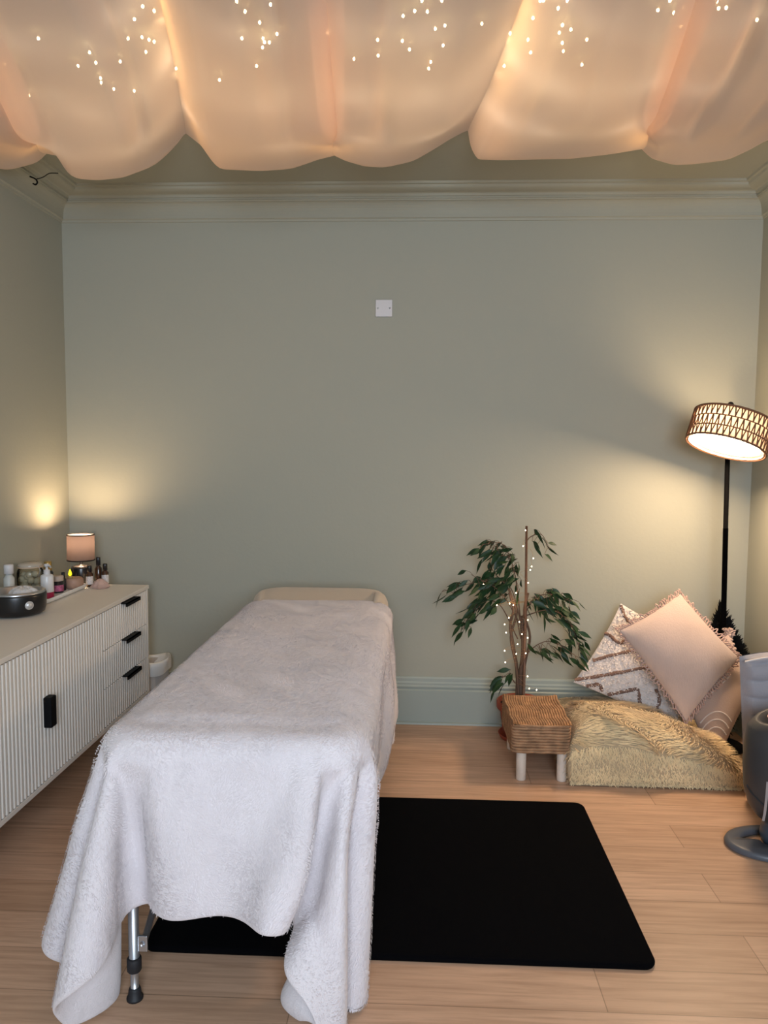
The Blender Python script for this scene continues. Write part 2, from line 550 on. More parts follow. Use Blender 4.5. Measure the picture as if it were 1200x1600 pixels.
for x, sx in ((-.716, 1), (-.174, -1)):
    for y, sy in ((1.845, 1), (3.50, -1)):
        lg = MB().tube([(x, y, .10), (x, y, .56)], .0135, 14).build('leg', M_steel, mt)
        MB().tube([(x, y, .02), (x, y, .11)], .0105, 14).build('inner_tube', M_steel, lg)
        MB().tube([(x, y, .076), (x, y, .080), (x, y, .110), (x, y, .114)], [.016, .0185, .0185, .016], 14).build('height_clamp', M_rubber, lg)
        MB().lathe([(.0001, 0), (.021, 0), (.021, .006), (.017, .009), (.0155, .026), (.013, .032), (.0001, .032)], (x, y, 0), 16).build('rubber_foot', M_rubber, lg)
        MB().box(x + (.012 if sx > 0 else -.036), x + (.036 if sx > 0 else -.012), y - .004, y + .004, .130, .172).build('bracket', M_steel, lg, bevel=.002)
        MB().tube([(x + sx * .024, y + .008 * sy, .150), (x + sx * .075, y + .40 * sy, .555)], .009, 10).build('brace', M_steel, mt)
        MB().tube([(x + sx * .024, y - .006, .152), (x + sx * .024, y + .02 * sy, .152)], .007, 10).build('bolt', M_steel, lg)
for y in (1.845, 3.50):
    MB().tube([(-.716, y, .52), (-.174, y, .52)], .010, 10).build('cross_bar', M_steel, mt)

# cream sheet over the head end of the table
def BUMP(y):
    return .052 * sm(3.37, 3.48, y)
def sheet():
    P = []
    n = 0
    base = rounded_rect(TX0, TX1, 2.35, TY1, .11, 10)
    # densify the ring
    ring = []
    for i in range(len(base)):
        a, b = Vector(base[i]), Vector(base[(i + 1) % len(base)])
        m = max(1, int((b - a).length / .03))
        for k in range(m):
            ring.append(a + (b - a) * k / m)
    c = Vector(((TX0 + TX1) / 2, 2.95))
    for f in (.05, .3, .6, .8):
        P.append([((p[0] - c[0]) * f + c[0], (p[1] - c[1]) * f + c[1], .712 + BUMP((p[1] - c[1]) * f + c[1]) * 1.0) for p in ring])
    for ins, z in ((.055, .713), (.03, .709), (.012, .698), (.0, .68), (-.004, .64)):
        P.append([(p[0] - (p[0] - c[0]) / (TX1 - c[0]) * ins, p[1] - ins * (1 if p[1] > 3.2 else 0), z + BUMP(p[1]) * (z - .63) / .083) for p in ring])
    for k in range(1, 9):
        t = k / 8
        row = []
        for i, p in enumerate(ring):
            far = sm(2.45, 3.2, p[1])
            drop = .03 + .50 * far
            side = 1 if p[0] > c[0] else -1
            wv = .012 * math.sin(i * .55) * t * far + .012 * t
            out = Vector(((p[0] - c[0]) / .32, (p[1] - 2.95) / .67 if p[1] > 3.45 else 0))
            if out.length > 0:
                out.normalize()
            row.append((p[0] + out[0] * (wv + .004), p[1] + out[1] * (wv + .004), .64 - drop * t))
        P.append(row)
    return MB().grid(P, closed_u=True, flip=True)
M_sheet = mat('cream_sheet', (.50, .415, .32), .85, (160, .25, .003), sheen=.2)
tag(sheet().build('bed_sheet', M_sheet, solid=.003), 'beige fitted sheet showing at the head end of the massage table', 'sheet')

# plush blanket
# quarter millimetres: each row starts at a point, then steps along the cloth
BLANKET_ROWS = [
[-3197,7088,49,-25,-50,2,-31,-47,1,-33,-44,2,-38,-41,1,-30,-50,24,-26,-51,92,-6,-63,92,10,-65,91,35,-65,89,58,-52,84,81,-29,76,89,-1,70,86,33,55,70,62,46,42,85,36,21,92,31,-5,94,27,-7,94,26,-17,93,26,5,95,28,17,95,28,67,72,30,99,6,35,77,-61,48,45,-86,25,46,-85,23,49,-82,17,71,-66,3,83,-49,0,96,-9,2,97,12,3,92,31,2,94,26,3,95,21,2,96,-10,3,89,-29,3,75,-51,6,66,-56,5,55,-63,7,52,-60,6,53,-56,6,81,-24,0,104,34,-9,34,90,-16,-52,90,-14,-63,84,-13,-54,83,-13,-25,90,-14,10,96,-18,55,76,-29,74,12,-43,50,-57,-50,15,-80,-48,-20,-85,-47,-24,-86,-45,-12,-85,-47,12,-80,-49,48,-72,-51,96,-53,-55,127,-24,-101,97,12,-397,59,43,-89,4,61,-2,-53,62,-1,-93,56,118,-118,62,-28,-42,73,-65,67,88,-30],
[-3138,7144,50,-23,-53,2,-31,-46,1,-30,-49,2,-44,-35,12,-29,-51,92,-39,-41,91,-15,-61,92,-12,-60,93,21,-67,91,36,-64,89,70,-44,81,82,-25,76,90,18,60,80,46,52,54,78,39,34,88,34,-5,94,26,5,96,28,-25,92,24,8,96,29,13,96,28,66,73,30,99,11,35,78,-60,42,47,-86,22,48,-84,19,48,-83,11,73,-64,2,86,-43,0,97,-8,3,96,16,2,91,34,3,95,25,2,95,22,2,97,-8,3,90,-25,3,77,-50,5,69,-52,5,55,-65,7,53,-61,7,62,-53,5,91,-23,0,110,35,-9,36,91,-16,-56,89,-14,-60,87,-13,-67,78,-13,-20,94,-15,20,95,-21,70,57,-34,79,-14,-47,51,-68,-50,20,-83,-48,-33,-87,-44,-7,-86,-47,-5,-84,-47,47,-74,-50,82,-60,-54,105,-30,-205,91,7,-464,67,39,-49,8,60,-2,-34,62,-1,-75,58,-2,-133,50,225,-152,55,-76,-77,68,-71,-7,75,-64],
[-3087,7205,52,-17,-57,1,-29,-48,2,-29,-50,1,-42,-37,91,-33,-49,91,-43,-38,91,-24,-55,93,-25,-55,93,2,-65,93,16,-67,91,52,-57,86,70,-43,80,90,-3,68,88,25,58,66,67,44,48,82,37,3,95,27,7,95,29,-26,93,24,8,96,28,10,97,28,64,74,30,100,15,34,80,-59,37,46,-86,16,50,-83,15,49,-83,8,77,-59,1,88,-40,1,97,-2,2,96,15,3,90,36,2,96,23,2,95,25,2,97,-5,3,91,-23,3,78,-50,5,71,-46,4,57,-66,8,57,-59,6,70,-54,5,100,-23,0,112,37,-9,35,91,-16,-57,89,-14,-61,87,-13,-70,78,-13,-13,96,-17,35,91,-24,81,32,-40,82,-34,-49,45,-78,-53,17,-85,-44,-29,-88,-44,2,-85,-47,21,-81,-48,72,-62,-90,85,-40,-278,92,3,-465,71,34,-69,16,59,-1,-26,62,-2,-65,58,-1,-93,52,214,-150,48,70,-151,54,-76,-84,61,-75,-27,66,-72],
[-3052,7274,53,-13,-58,1,-15,-57,2,-26,-52,79,-34,-46,92,-34,-48,91,-45,-35,92,-35,-48,92,-32,-50,93,-14,-61,93,-2,-64,92,31,-65,90,53,-56,85,81,-26,75,90,4,64,79,49,50,61,73,41,17,93,30,9,96,29,-25,92,24,6,97,28,8,97,28,63,77,31,99,18,32,81,-57,30,49,-85,12,52,-82,12,49,-83,3,79,-55,0,90,-36,2,97,-1,2,96,18,3,90,38,1,95,24,3,96,23,2,97,-5,2,93,-18,3,80,-43,5,74,-47,4,58,-64,8,60,-63,7,79,-50,4,105,-22,0,112,37,-9,33,92,-17,-57,87,-13,-68,84,-13,-60,85,-13,-3,97,-19,52,79,-29,89,6,-45,79,-52,-90,34,-84,-52,3,-87,-32,-14,-88,-30,19,-82,-63,48,-70,-130,76,-45,-291,91,-6,-422,74,30,-157,23,57,-1,-17,63,-2,-60,57,-1,-86,52,71,-98,51,304,-158,47,-32,-119,56,-76,-78,57,-76,-26,62,-75],
[-3037,7347,54,7,-62,2,-10,-60,67,-17,-57,92,-26,-52,91,-31,-50,92,-42,-41,92,-38,-44,93,-40,-43,92,-28,-53,93,-12,-61,92,2,-65,92,38,-62,88,62,-49,82,86,-14,71,88,23,58,72,60,46,35,89,33,15,94,30,-23,94,24,1,97,28,11,97,29,59,79,30,98,21,30,83,-55,24,48,-86,6,52,-82,7,55,-80,1,82,-51,1,92,-31,1,97,3,3,95,18,2,90,39,2,96,22,3,95,25,2,98,0,2,93,-20,3,85,-34,4,74,-48,4,60,-63,7,69,-58,7,82,-54,5,109,-23,0,108,39,-11,30,91,-24,-56,87,-4,-68,83,-13,-51,89,-14,13,95,-22,68,61,-34,90,-18,-87,66,-67,-112,22,-87,-49,-3,-87,-35,1,-87,-49,38,-75,-135,69,-53,-261,89,-13,-358,77,25,-268,29,55,-43,-11,62,-1,-58,57,-2,-79,51,-1,-85,51,317,-118,48,162,-131,52,-75,-83,59,-76,-48,60,-76,-10,64,-74],
[-3051,7418,55,23,-59,52,10,-61,94,-4,-61,92,-13,-60,93,-28,-52,92,-31,-51,93,-38,-44,92,-39,-44,93,-38,-44,92,-31,-51,92,-10,-62,92,10,-65,91,45,-59,86,71,-41,79,89,3,65,84,40,53,53,78,38,24,93,32,-18,95,25,-2,97,27,11,96,29,55,81,30,98,24,28,84,-52,16,51,-85,2,48,-85,1,62,-74,1,85,-47,0,93,-26,2,97,3,3,95,20,2,90,39,2,95,26,2,96,20,3,98,-1,2,94,-15,3,85,-34,3,78,-38,4,67,-58,6,75,-58,6,83,-58,7,109,-24,0,105,40,-17,25,92,-25,-52,86,0,-64,84,-11,-40,92,-15,31,89,-25,80,38,-59,83,-41,-122,53,-77,-104,6,-87,-49,1,-88,-59,23,-82,-104,62,-59,-221,87,-23,-285,78,19,-201,26,53,-152,0,61,-156,-48,57,-9,-68,54,-1,-86,49,221,-106,44,303,-112,53,16,-84,59,-77,-56,61,-76,-15,64,-77,15,63,-76],
[-3090,7477,101,46,-48,83,30,-58,93,12,-62,94,-4,-62,93,-10,-61,94,-26,-53,93,-30,-52,93,-41,-42,92,-39,-42,92,-34,-49,92,-30,-50,92,-7,-63,91,16,-65,90,54,-54,83,79,-27,75,89,17,60,70,63,46,38,88,34,0,96,27,-11,96,27,5,97,28,55,82,30,96,26,26,87,-49,9,52,-84,-3,53,-81,-3,63,-74,-2,86,-44,1,95,-20,2,97,7,3,95,18,2,91,35,2,92,36,2,98,12,3,98,4,2,94,-16,3,85,-36,3,83,-31,3,76,-47,5,75,-63,7,86,-57,6,109,-25,1,98,40,-14,21,93,-22,-48,86,-8,-58,85,-10,-24,95,-17,49,76,-34,87,12,-90,73,-59,-116,35,-83,-91,-2,-88,-62,19,-84,-99,50,-69,-165,81,-34,-219,74,14,-160,20,49,-152,4,61,-156,-25,57,-156,-64,53,-65,-91,43,185,-92,48,237,-90,55,123,-85,58,-18,-54,62,-76,-11,63,-78,18,57,-103,40,49,-205],
[-3154,7511,179,57,-33,84,46,-44,88,36,-54,95,23,-60,96,2,-63,95,-9,-61,94,-22,-56,93,-30,-52,92,-36,-45,92,-44,-39,92,-33,-48,91,-28,-52,91,-3,-63,91,23,-64,89,63,-47,81,86,-10,70,84,37,54,52,80,38,14,95,30,-12,95,26,8,97,29,47,86,26,96,25,19,90,-44,5,54,-81,-6,55,-80,-5,65,-72,-3,89,-37,1,96,-17,3,96,5,2,95,23,2,95,24,2,90,38,2,97,17,3,97,-2,2,95,-8,3,88,-30,3,83,-30,2,78,-50,5,85,-52,6,86,-58,7,106,-26,1,94,40,-10,17,93,-16,-51,85,-15,-44,88,-14,-4,96,-20,66,56,-43,89,-15,-87,56,-73,-99,22,-85,-91,5,-87,-84,41,-74,-130,73,-47,-164,66,7,-143,17,46,-152,4,61,-156,-8,56,-157,-50,52,-140,-87,43,41,-86,50,149,-85,53,142,-77,58,52,-45,63,-55,-7,60,-128,21,56,-205,45,42,-287,46,23,-2],
[-3230,7514,238,62,-13,96,59,-24,94,52,-37,92,40,-52,96,31,-57,97,8,-63,96,-5,-62,94,-19,-57,93,-29,-51,92,-35,-47,91,-41,-40,91,-33,-48,91,-27,-51,91,1,-64,91,32,-62,88,73,-36,78,89,8,64,70,63,42,32,90,26,-9,95,21,5,97,23,42,88,24,96,25,19,91,-39,6,54,-81,-6,61,-76,-4,67,-71,-2,93,-27,2,95,-18,2,96,14,2,96,16,2,91,35,2,94,28,2,97,13,3,97,-2,2,95,-5,3,89,-28,2,86,-25,3,80,-51,5,87,-49,5,90,-52,7,102,-27,1,92,40,-10,13,94,-17,-49,84,-14,-33,92,-15,20,90,-24,80,32,-40,83,-40,-49,36,-81,-92,15,-85,-94,28,-81,-105,64,-56,-129,59,-4,-135,16,41,-151,3,61,-157,-3,57,-159,-31,51,-156,-81,44,-72,-82,49,52,-83,52,103,-64,59,24,-31,62,-90,-1,58,-174,28,49,-278,45,31,-123,45,17,-1,41,8,-2],
[-3304,7483,276,59,1,106,59,-5,105,60,-15,101,56,-26,98,47,-44,99,37,-53,99,16,-61,96,1,-62,94,-12,-60,93,-30,-50,91,-33,-49,92,-41,-39,90,-31,-48,91,-26,-53,92,6,-63,90,43,-58,87,81,-23,59,85,36,44,52,79,31,3,96,22,1,96,22,36,89,24,96,27,19,92,-36,7,54,-81,-6,69,-68,-2,68,-69,-2,95,-20,2,96,-16,3,95,19,1,97,11,3,91,33,1,95,25,2,96,13,3,97,-1,2,95,-5,3,91,-20,2,88,-23,2,85,-46,5,89,-47,5,89,-51,6,99,-28,3,90,39,-10,10,94,-18,-48,86,-14,-17,94,-17,46,77,-29,88,5,-44,65,-62,-49,28,-81,-47,18,-84,-63,55,-64,-112,52,-19,-129,18,38,-150,2,60,-158,-3,58,-159,-20,49,-158,-70,43,-133,-76,50,-41,-75,54,18,-50,60,-41,-23,60,-120,7,55,-210,36,40,-297,45,23,-17,44,12,-1,39,0,-2,19,-9,-2],
[-3371,7434,313,54,13,112,55,11,111,58,2,108,60,-9,104,59,-18,103,53,-36,101,43,-47,101,25,-58,96,6,-61,95,-6,-61,93,-26,-52,91,-31,-50,92,-40,-39,90,-32,-48,92,-22,-53,92,11,-64,74,55,-52,67,87,1,54,72,60,36,21,93,24,0,95,22,32,91,23,94,26,20,93,-30,8,58,-78,-5,73,-65,-1,72,-65,-1,96,-14,2,96,-12,3,95,20,1,96,10,2,91,35,1,96,17,3,97,14,2,96,-3,3,95,-2,2,92,-20,2,91,-16,2,85,-47,5,90,-43,5,90,-44,6,96,-28,2,91,37,-10,6,94,-17,-42,88,-15,5,94,-21,67,56,-34,85,-23,-47,49,-73,-49,18,-84,-46,44,-70,-51,47,-33,-59,22,31,-139,2,60,-158,-5,59,-160,-18,47,-158,-53,45,-156,-69,51,-111,-66,55,-62,-38,60,-100,-13,58,-155,20,46,-230,39,28,-258,42,14,-54,32,0,-2,7,-9,-2,-8,-13,-1,-20,-10,-2],
[-3426,7369,357,54,12,110,50,17,110,50,16,111,53,11,111,56,3,108,59,-10,107,56,-24,104,49,-38,101,38,-51,99,12,-60,95,-4,-60,93,-17,-55,93,-29,-50,91,-37,-43,91,-32,-47,78,-21,-54,74,19,-63,72,69,-39,64,86,28,45,44,83,28,5,95,22,25,92,23,93,26,20,94,-25,9,63,-74,-3,74,-63,-1,77,-58,1,97,-7,1,97,-9,3,94,21,1,97,6,2,92,32,1,97,11,2,95,14,3,97,-2,2,95,-1,2,93,-13,2,92,-12,2,90,-35,3,90,-41,5,87,-47,7,94,-28,3,92,34,-10,1,95,-18,-31,90,-16,31,88,-25,81,30,-40,72,-49,-49,33,-78,-47,32,-76,-49,44,-46,-55,28,23,-68,2,59,-76,-8,59,-159,-20,47,-159,-36,49,-158,-61,51,-150,-55,56,-124,-25,59,-145,2,52,-178,29,35,-204,36,20,-181,18,4,-176,-1,-6,-98,-13,-11,-2,-17,-15,-2,-19,-16,-1,-12,-20,-2],
[-3481,7303,405,46,22,111,48,19,110,49,19,111,49,17,111,53,13,110,54,9,109,57,0,108,58,-13,106,54,-30,103,45,-42,101,24,-56,97,6,-60,94,-14,-57,93,-26,-52,80,-37,-43,73,-29,-49,74,-18,-56,74,28,-62,72,83,-16,57,69,60,35,18,93,24,17,93,22,94,25,20,95,-20,11,71,-66,-2,72,-64,-1,84,-49,2,96,2,1,97,-10,3,95,16,1,97,10,2,91,31,1,97,8,2,96,12,2,96,-3,2,96,0,2,94,-12,2,94,-8,2,93,-21,1,88,-41,5,84,-47,8,94,-27,4,93,30,-10,0,95,-18,-15,94,-18,56,72,-31,85,1,-45,55,-64,-49,28,-78,-47,41,-56,-53,37,10,-66,3,58,-74,-14,58,-76,-22,49,-92,-30,51,-158,-47,52,-157,-39,58,-158,-10,56,-164,15,44,-170,22,23,-172,9,11,-175,-4,-8,-179,-9,-13,-179,-9,-22,-182,-9,-16,-9,-4,-19,-2,5,-17,-2,19,-15,-1],
[-3534,7236,452,51,17,110,48,19,110,47,20,111,47,20,111,47,20,111,46,20,111,50,15,110,53,8,109,56,-2,108,56,-16,105,50,-32,103,36,-49,99,17,-58,87,-8,-59,75,-20,-54,74,-34,-46,74,-28,-50,74,-16,-57,74,44,-56,69,87,18,47,40,85,27,11,93,21,95,21,20,95,-15,12,82,-52,2,70,-66,-1,89,-38,3,95,16,-1,96,-15,5,96,10,1,97,11,1,92,27,0,97,-2,2,96,14,2,96,-5,2,96,5,2,95,-13,2,95,2,1,93,-19,2,91,-26,3,82,-52,10,95,-23,3,93,24,-9,-10,94,-18,19,92,-22,73,52,-37,79,-25,-48,36,-74,-48,41,-63,-51,47,-5,-63,6,56,-74,-19,58,-75,-25,53,-76,-30,50,-75,-34,55,-106,-20,58,-162,1,49,-167,9,32,-171,5,11,-176,-2,-2,-177,-5,-13,-181,-4,-16,-180,1,-15,-180,9,-15,-181,20,-16,-99,23,-16,-2,23,-17,-2,22,-11,-1],
[-3607,7195,502,52,15,110,49,17,110,49,18,110,48,19,111,48,17,110,48,18,111,48,18,110,48,17,110,51,13,110,53,8,109,56,-6,108,54,-20,102,44,-40,81,28,-53,79,3,-59,76,-12,-58,75,-32,-49,73,-25,-52,74,-13,-59,74,67,-40,63,69,61,35,11,93,21,96,13,20,95,-15,12,91,-33,6,72,-65,0,94,-22,4,93,23,-2,96,-18,5,97,4,1,96,12,2,93,26,-1,96,-4,2,97,11,2,96,-6,1,96,6,2,96,-12,2,96,3,2,95,-14,1,95,-14,1,82,-51,11,95,-19,2,94,17,-6,-3,95,-20,48,76,-28,76,35,-42,65,-45,-49,38,-71,-49,57,-22,-60,12,54,-73,-22,59,-76,-30,54,-76,-33,50,-74,-24,58,-76,-9,56,-78,5,39,-137,5,19,-174,3,1,-178,2,-9,-180,4,-18,-181,10,-18,-181,17,-17,-181,19,-14,-181,18,-15,-180,17,-10,-180,15,-6,-11,13,-2,-2,10,4,-2],
[-3690,7188,551,54,2,110,53,4,110,54,8,110,53,11,110,51,14,110,50,15,110,49,17,111,47,18,110,47,18,111,48,17,110,49,14,110,52,4,95,54,-7,86,51,-26,83,38,-45,81,15,-58,77,-3,-59,75,-25,-54,74,-20,-56,74,-7,-61,74,87,1,52,23,91,23,95,-1,16,92,-20,10,98,-10,14,79,-54,1,96,-6,5,93,25,-2,96,-7,2,96,-14,5,93,22,-1,96,5,1,97,-3,2,96,5,1,97,0,2,96,1,1,96,-5,2,97,-4,2,95,-12,2,97,7,0,83,-46,10,96,-5,-1,96,1,-2,17,90,-24,75,43,-38,75,38,-41,49,-64,-48,63,-40,-56,21,52,-74,-14,58,-77,-39,53,-75,-36,53,-74,-17,58,-77,1,50,-79,10,24,-83,10,6,-87,8,-10,-180,10,-16,-181,15,-16,-181,16,-16,-181,16,-11,-180,15,-7,-181,14,-1,-180,13,2,-181,12,5,-181,12,9,-101,9,13,-2,9,16,-2],
[-3761,7240,592,49,-9,113,50,-7,111,51,-5,112,52,-2,111,52,1,110,53,4,111,51,6,111,52,9,110,49,13,111,49,15,111,46,16,108,47,17,88,51,9,88,52,3,87,54,-12,85,45,-34,83,26,-54,78,9,-59,77,-15,-59,74,-11,-60,73,11,-66,73,56,69,34,91,-22,12,94,-21,8,97,-6,14,95,2,7,94,-8,8,95,11,-1,95,1,2,94,-13,4,95,9,0,96,1,1,96,1,1,96,1,2,97,-1,2,96,1,1,97,1,1,96,-1,2,97,2,1,96,1,1,92,-22,5,92,18,-15,87,-33,16,79,36,-39,79,37,-46,65,56,-32,56,-60,-50,15,53,-78,33,49,-73,-48,53,-75,-39,55,-75,-7,56,-78,12,37,-81,17,10,-84,16,-4,-85,14,-19,-86,17,-11,-134,17,-11,-180,16,-6,-180,16,-1,-181,15,4,-182,14,9,-182,13,12,-183,10,14,-185,4,20,-187,0,22,-180,-5,23,-1,-5,24,-2],
[-3790,7329,620,36,-16,116,39,-15,115,41,-16,115,44,-14,114,47,-13,114,48,-11,112,50,-8,113,52,-5,112,52,-1,111,51,2,111,51,6,98,50,11,88,49,11,88,45,19,88,50,9,88,52,2,86,50,-21,84,33,-47,81,21,-56,78,5,-66,76,-29,-60,69,65,-29,66,89,16,20,93,-16,18,98,-4,9,96,8,3,96,3,4,96,4,1,95,0,2,96,1,-1,96,1,2,96,0,0,96,0,0,97,0,1,96,0,1,96,0,1,96,1,0,96,1,2,96,0,3,96,-4,4,95,5,-5,96,-2,-3,95,-8,2,93,9,-25,87,15,-42,78,13,-48,20,54,-80,48,32,-70,-37,54,-75,-21,60,-75,5,49,-81,22,19,-83,22,-1,-86,18,-14,-85,20,-9,-86,20,-6,-85,20,0,-85,18,7,-180,14,13,-182,10,17,-185,5,20,-187,-1,23,-189,-5,23,-193,-11,22,-196,-11,22,-196,-12,21,-197,-12,21,-30,-12,21,-2],
[-3761,7422,631,31,-14,117,30,-15,118,31,-15,118,32,-16,118,33,-16,118,35,-17,117,37,-17,117,39,-17,116,42,-15,116,45,-13,114,46,-11,90,48,-7,90,50,-4,88,50,0,88,51,7,87,49,10,87,47,12,87,52,-4,86,3,-70,69,12,-60,88,29,-34,84,75,-22,61,85,-7,42,103,-5,15,94,5,4,95,5,-2,97,4,2,96,3,2,97,1,0,96,0,0,96,0,2,97,1,0,96,1,0,96,0,0,97,0,1,96,1,1,97,1,0,96,0,2,97,2,1,96,0,1,97,-1,3,97,-2,0,101,-5,-5,99,0,-11,92,7,-39,75,19,-58,51,33,-88,-16,49,-78,-3,70,-73,27,40,-82,31,4,-86,22,-10,-86,23,-4,-86,23,4,-86,19,11,-86,14,18,-87,7,21,-88,1,24,-144,-4,24,-191,-9,23,-193,-13,22,-196,-14,21,-199,-15,19,-199,-16,20,-201,-17,17,-202,-19,16,-203,-20,14,-46,-20,12,-2],
[-3695,7493,645,24,-8,116,24,-10,117,25,-12,117,25,-13,118,25,-14,119,26,-15,120,26,-15,121,27,-16,120,29,-18,120,30,-18,112,32,-18,95,34,-19,93,38,-18,91,42,-17,91,44,-15,89,49,-10,88,50,-6,87,50,1,86,40,3,79,12,-55,98,53,-22,83,83,-15,57,92,-1,29,98,2,12,101,3,3,96,3,3,97,3,-1,97,2,0,96,2,-1,97,1,0,97,2,-1,96,1,0,97,0,0,96,1,0,97,1,0,97,1,0,96,0,1,97,1,0,97,1,-1,97,1,-1,97,0,1,96,2,2,102,-6,-1,104,-3,-2,93,-6,-24,87,15,-52,66,21,-76,21,30,-103,2,66,-74,38,-9,-85,40,6,-86,22,15,-87,14,23,-88,6,26,-90,-2,27,-91,-9,26,-92,-12,24,-93,-17,22,-128,-19,19,-198,-20,17,-200,-21,15,-202,-22,13,-204,-23,11,-204,-24,9,-206,-24,8,-206,-24,8,-206,-22,9,-44,-16,16,-2],
[-3609,7534,654,24,-8,114,25,-11,114,24,-10,116,23,-9,117,23,-9,119,22,-10,120,23,-10,121,21,-11,122,22,-10,121,22,-12,114,22,-13,97,22,-13,96,22,-15,95,24,-17,95,26,-19,94,28,-20,93,33,-21,93,36,-22,92,39,-16,91,51,-10,98,70,-6,73,90,-7,47,99,2,16,100,6,4,100,4,-3,96,2,-3,97,2,2,97,2,-1,97,1,0,97,1,0,96,1,0,97,1,1,97,1,0,96,1,0,97,0,0,97,1,-1,96,1,0,97,1,0,97,1,-1,97,0,-1,97,1,0,97,0,0,98,2,0,92,11,6,114,-21,-8,93,-2,-37,70,18,-70,50,11,-85,41,20,-89,26,26,-93,15,30,-91,0,29,-94,-13,25,-95,-18,22,-96,-20,19,-95,-23,15,-96,-23,13,-96,-24,12,-125,-23,11,-201,-24,9,-203,-24,7,-203,-23,9,-205,-21,14,-204,-19,15,-206,-22,10,-207,-22,9,-207,-21,10,-43,-23,6,-2],
[-3521,7570,664,22,-1,116,24,-8,112,23,-9,114,22,-9,116,23,-9,117,22,-9,118,22,-9,120,22,-10,121,21,-10,120,21,-10,114,20,-10,97,20,-11,97,19,-11,96,19,-11,95,18,-11,96,18,-14,95,20,-15,95,47,-26,85,10,-7,100,31,-6,109,68,-6,74,92,-4,38,101,5,5,99,5,-6,98,2,1,96,0,6,97,1,4,97,2,0,97,1,1,96,1,-4,97,1,1,97,1,-2,96,1,1,97,1,-3,97,0,1,97,1,-3,96,1,2,97,1,-3,97,0,2,97,1,-2,97,1,0,97,1,-2,96,0,2,98,1,-2,101,-8,3,98,2,-22,80,9,-61,49,10,-88,-13,4,-104,27,31,-87,6,24,-96,-9,20,-97,-22,14,-98,-23,13,-97,-24,11,-98,-25,10,-96,-25,9,-96,-22,11,-123,-23,12,-201,-22,10,-203,-23,8,-204,-21,8,-205,-23,2,-207,-19,5,-209,-14,9,-208,-11,10,-207,-9,9,-38,-6,13,-2],
[-3432,7604,676,26,-13,106,23,-9,111,23,-9,113,23,-9,114,23,-8,117,22,-9,117,21,-8,120,22,-9,119,21,-9,121,21,-8,114,20,-9,97,19,-8,97,18,-8,96,17,-7,96,15,-6,96,15,-6,97,12,-4,97,5,1,97,-29,-3,96,36,-2,110,72,0,69,95,-2,35,101,-1,-3,94,1,16,97,1,4,96,2,2,97,0,5,97,2,-2,97,1,1,96,1,-1,97,1,-1,97,1,0,96,1,-3,97,0,-1,96,2,-3,97,0,0,97,1,-3,96,1,-1,97,1,0,97,1,-3,97,0,1,96,1,-3,97,1,-1,97,2,-5,99,-4,6,96,2,-24,85,5,-56,45,8,-89,6,3,-104,-55,2,-87,-8,7,-99,-14,8,-99,-24,9,-99,-24,8,-98,-23,8,-97,-23,8,-97,-21,8,-96,-18,8,-124,-17,9,-201,-14,9,-203,-13,9,-204,-11,10,-205,-9,11,-207,-6,14,-205,-5,15,-202,-5,8,-203,-5,7,-51,-5,7,-2],
[-3349,7652,700,23,-8,107,21,-6,108,23,-8,110,22,-9,111,22,-7,114,21,-8,115,21,-7,116,20,-7,118,20,-7,117,20,-7,112,17,-6,98,16,-5,98,13,-4,97,10,-2,96,7,-1,97,3,-1,96,-5,0,97,-26,1,93,-14,-2,100,40,-3,108,72,-2,68,93,0,35,98,-1,12,96,2,23,96,1,2,97,1,2,96,1,1,97,1,1,96,1,0,96,1,0,97,1,-1,96,1,-2,97,1,-2,96,1,-2,97,1,-2,96,1,-3,97,1,-3,96,1,-2,97,1,-2,96,1,-2,97,1,-2,96,1,-1,97,1,0,96,1,0,98,-1,-14,99,2,-21,83,4,-53,48,5,-89,7,4,-104,-64,2,-84,-26,3,-99,-25,4,-99,-28,4,-99,-25,4,-98,-23,5,-98,-19,5,-97,-17,6,-97,-15,6,-118,-13,7,-201,-11,7,-202,-10,7,-202,-9,6,-202,-10,6,-203,-10,5,-204,-9,8,-201,-9,8,-197,-11,9,-80,-11,10,-2],
[-3273,7710,733,25,-10,102,22,-7,105,21,-7,107,21,-5,109,19,-4,112,19,-5,112,17,-4,113,17,-4,114,16,-3,114,14,-4,109,11,-2,99,6,0,98,5,0,97,1,0,96,0,0,96,-3,0,96,-5,-1,96,-13,-1,96,-32,-1,95,38,-2,109,71,-1,69,94,-1,32,98,1,12,94,1,25,96,1,2,97,1,2,96,1,1,97,1,1,96,1,0,97,1,-1,96,1,-1,96,1,-1,97,1,-2,96,1,-2,97,1,-2,96,1,-3,97,1,-3,96,1,-2,97,0,-2,96,1,-2,97,1,-2,96,1,0,97,1,-1,96,1,0,97,0,-14,97,2,-21,85,4,-51,49,4,-87,6,4,-104,-62,3,-86,-33,3,-96,-29,3,-99,-32,2,-98,-29,3,-98,-25,2,-98,-21,3,-97,-18,3,-97,-16,4,-111,-15,4,-194,-13,5,-194,-13,5,-193,-12,5,-192,-10,8,-190,-13,7,-188,-14,8,-185,-15,7,-174,-16,6,-162,-17,6,-35],
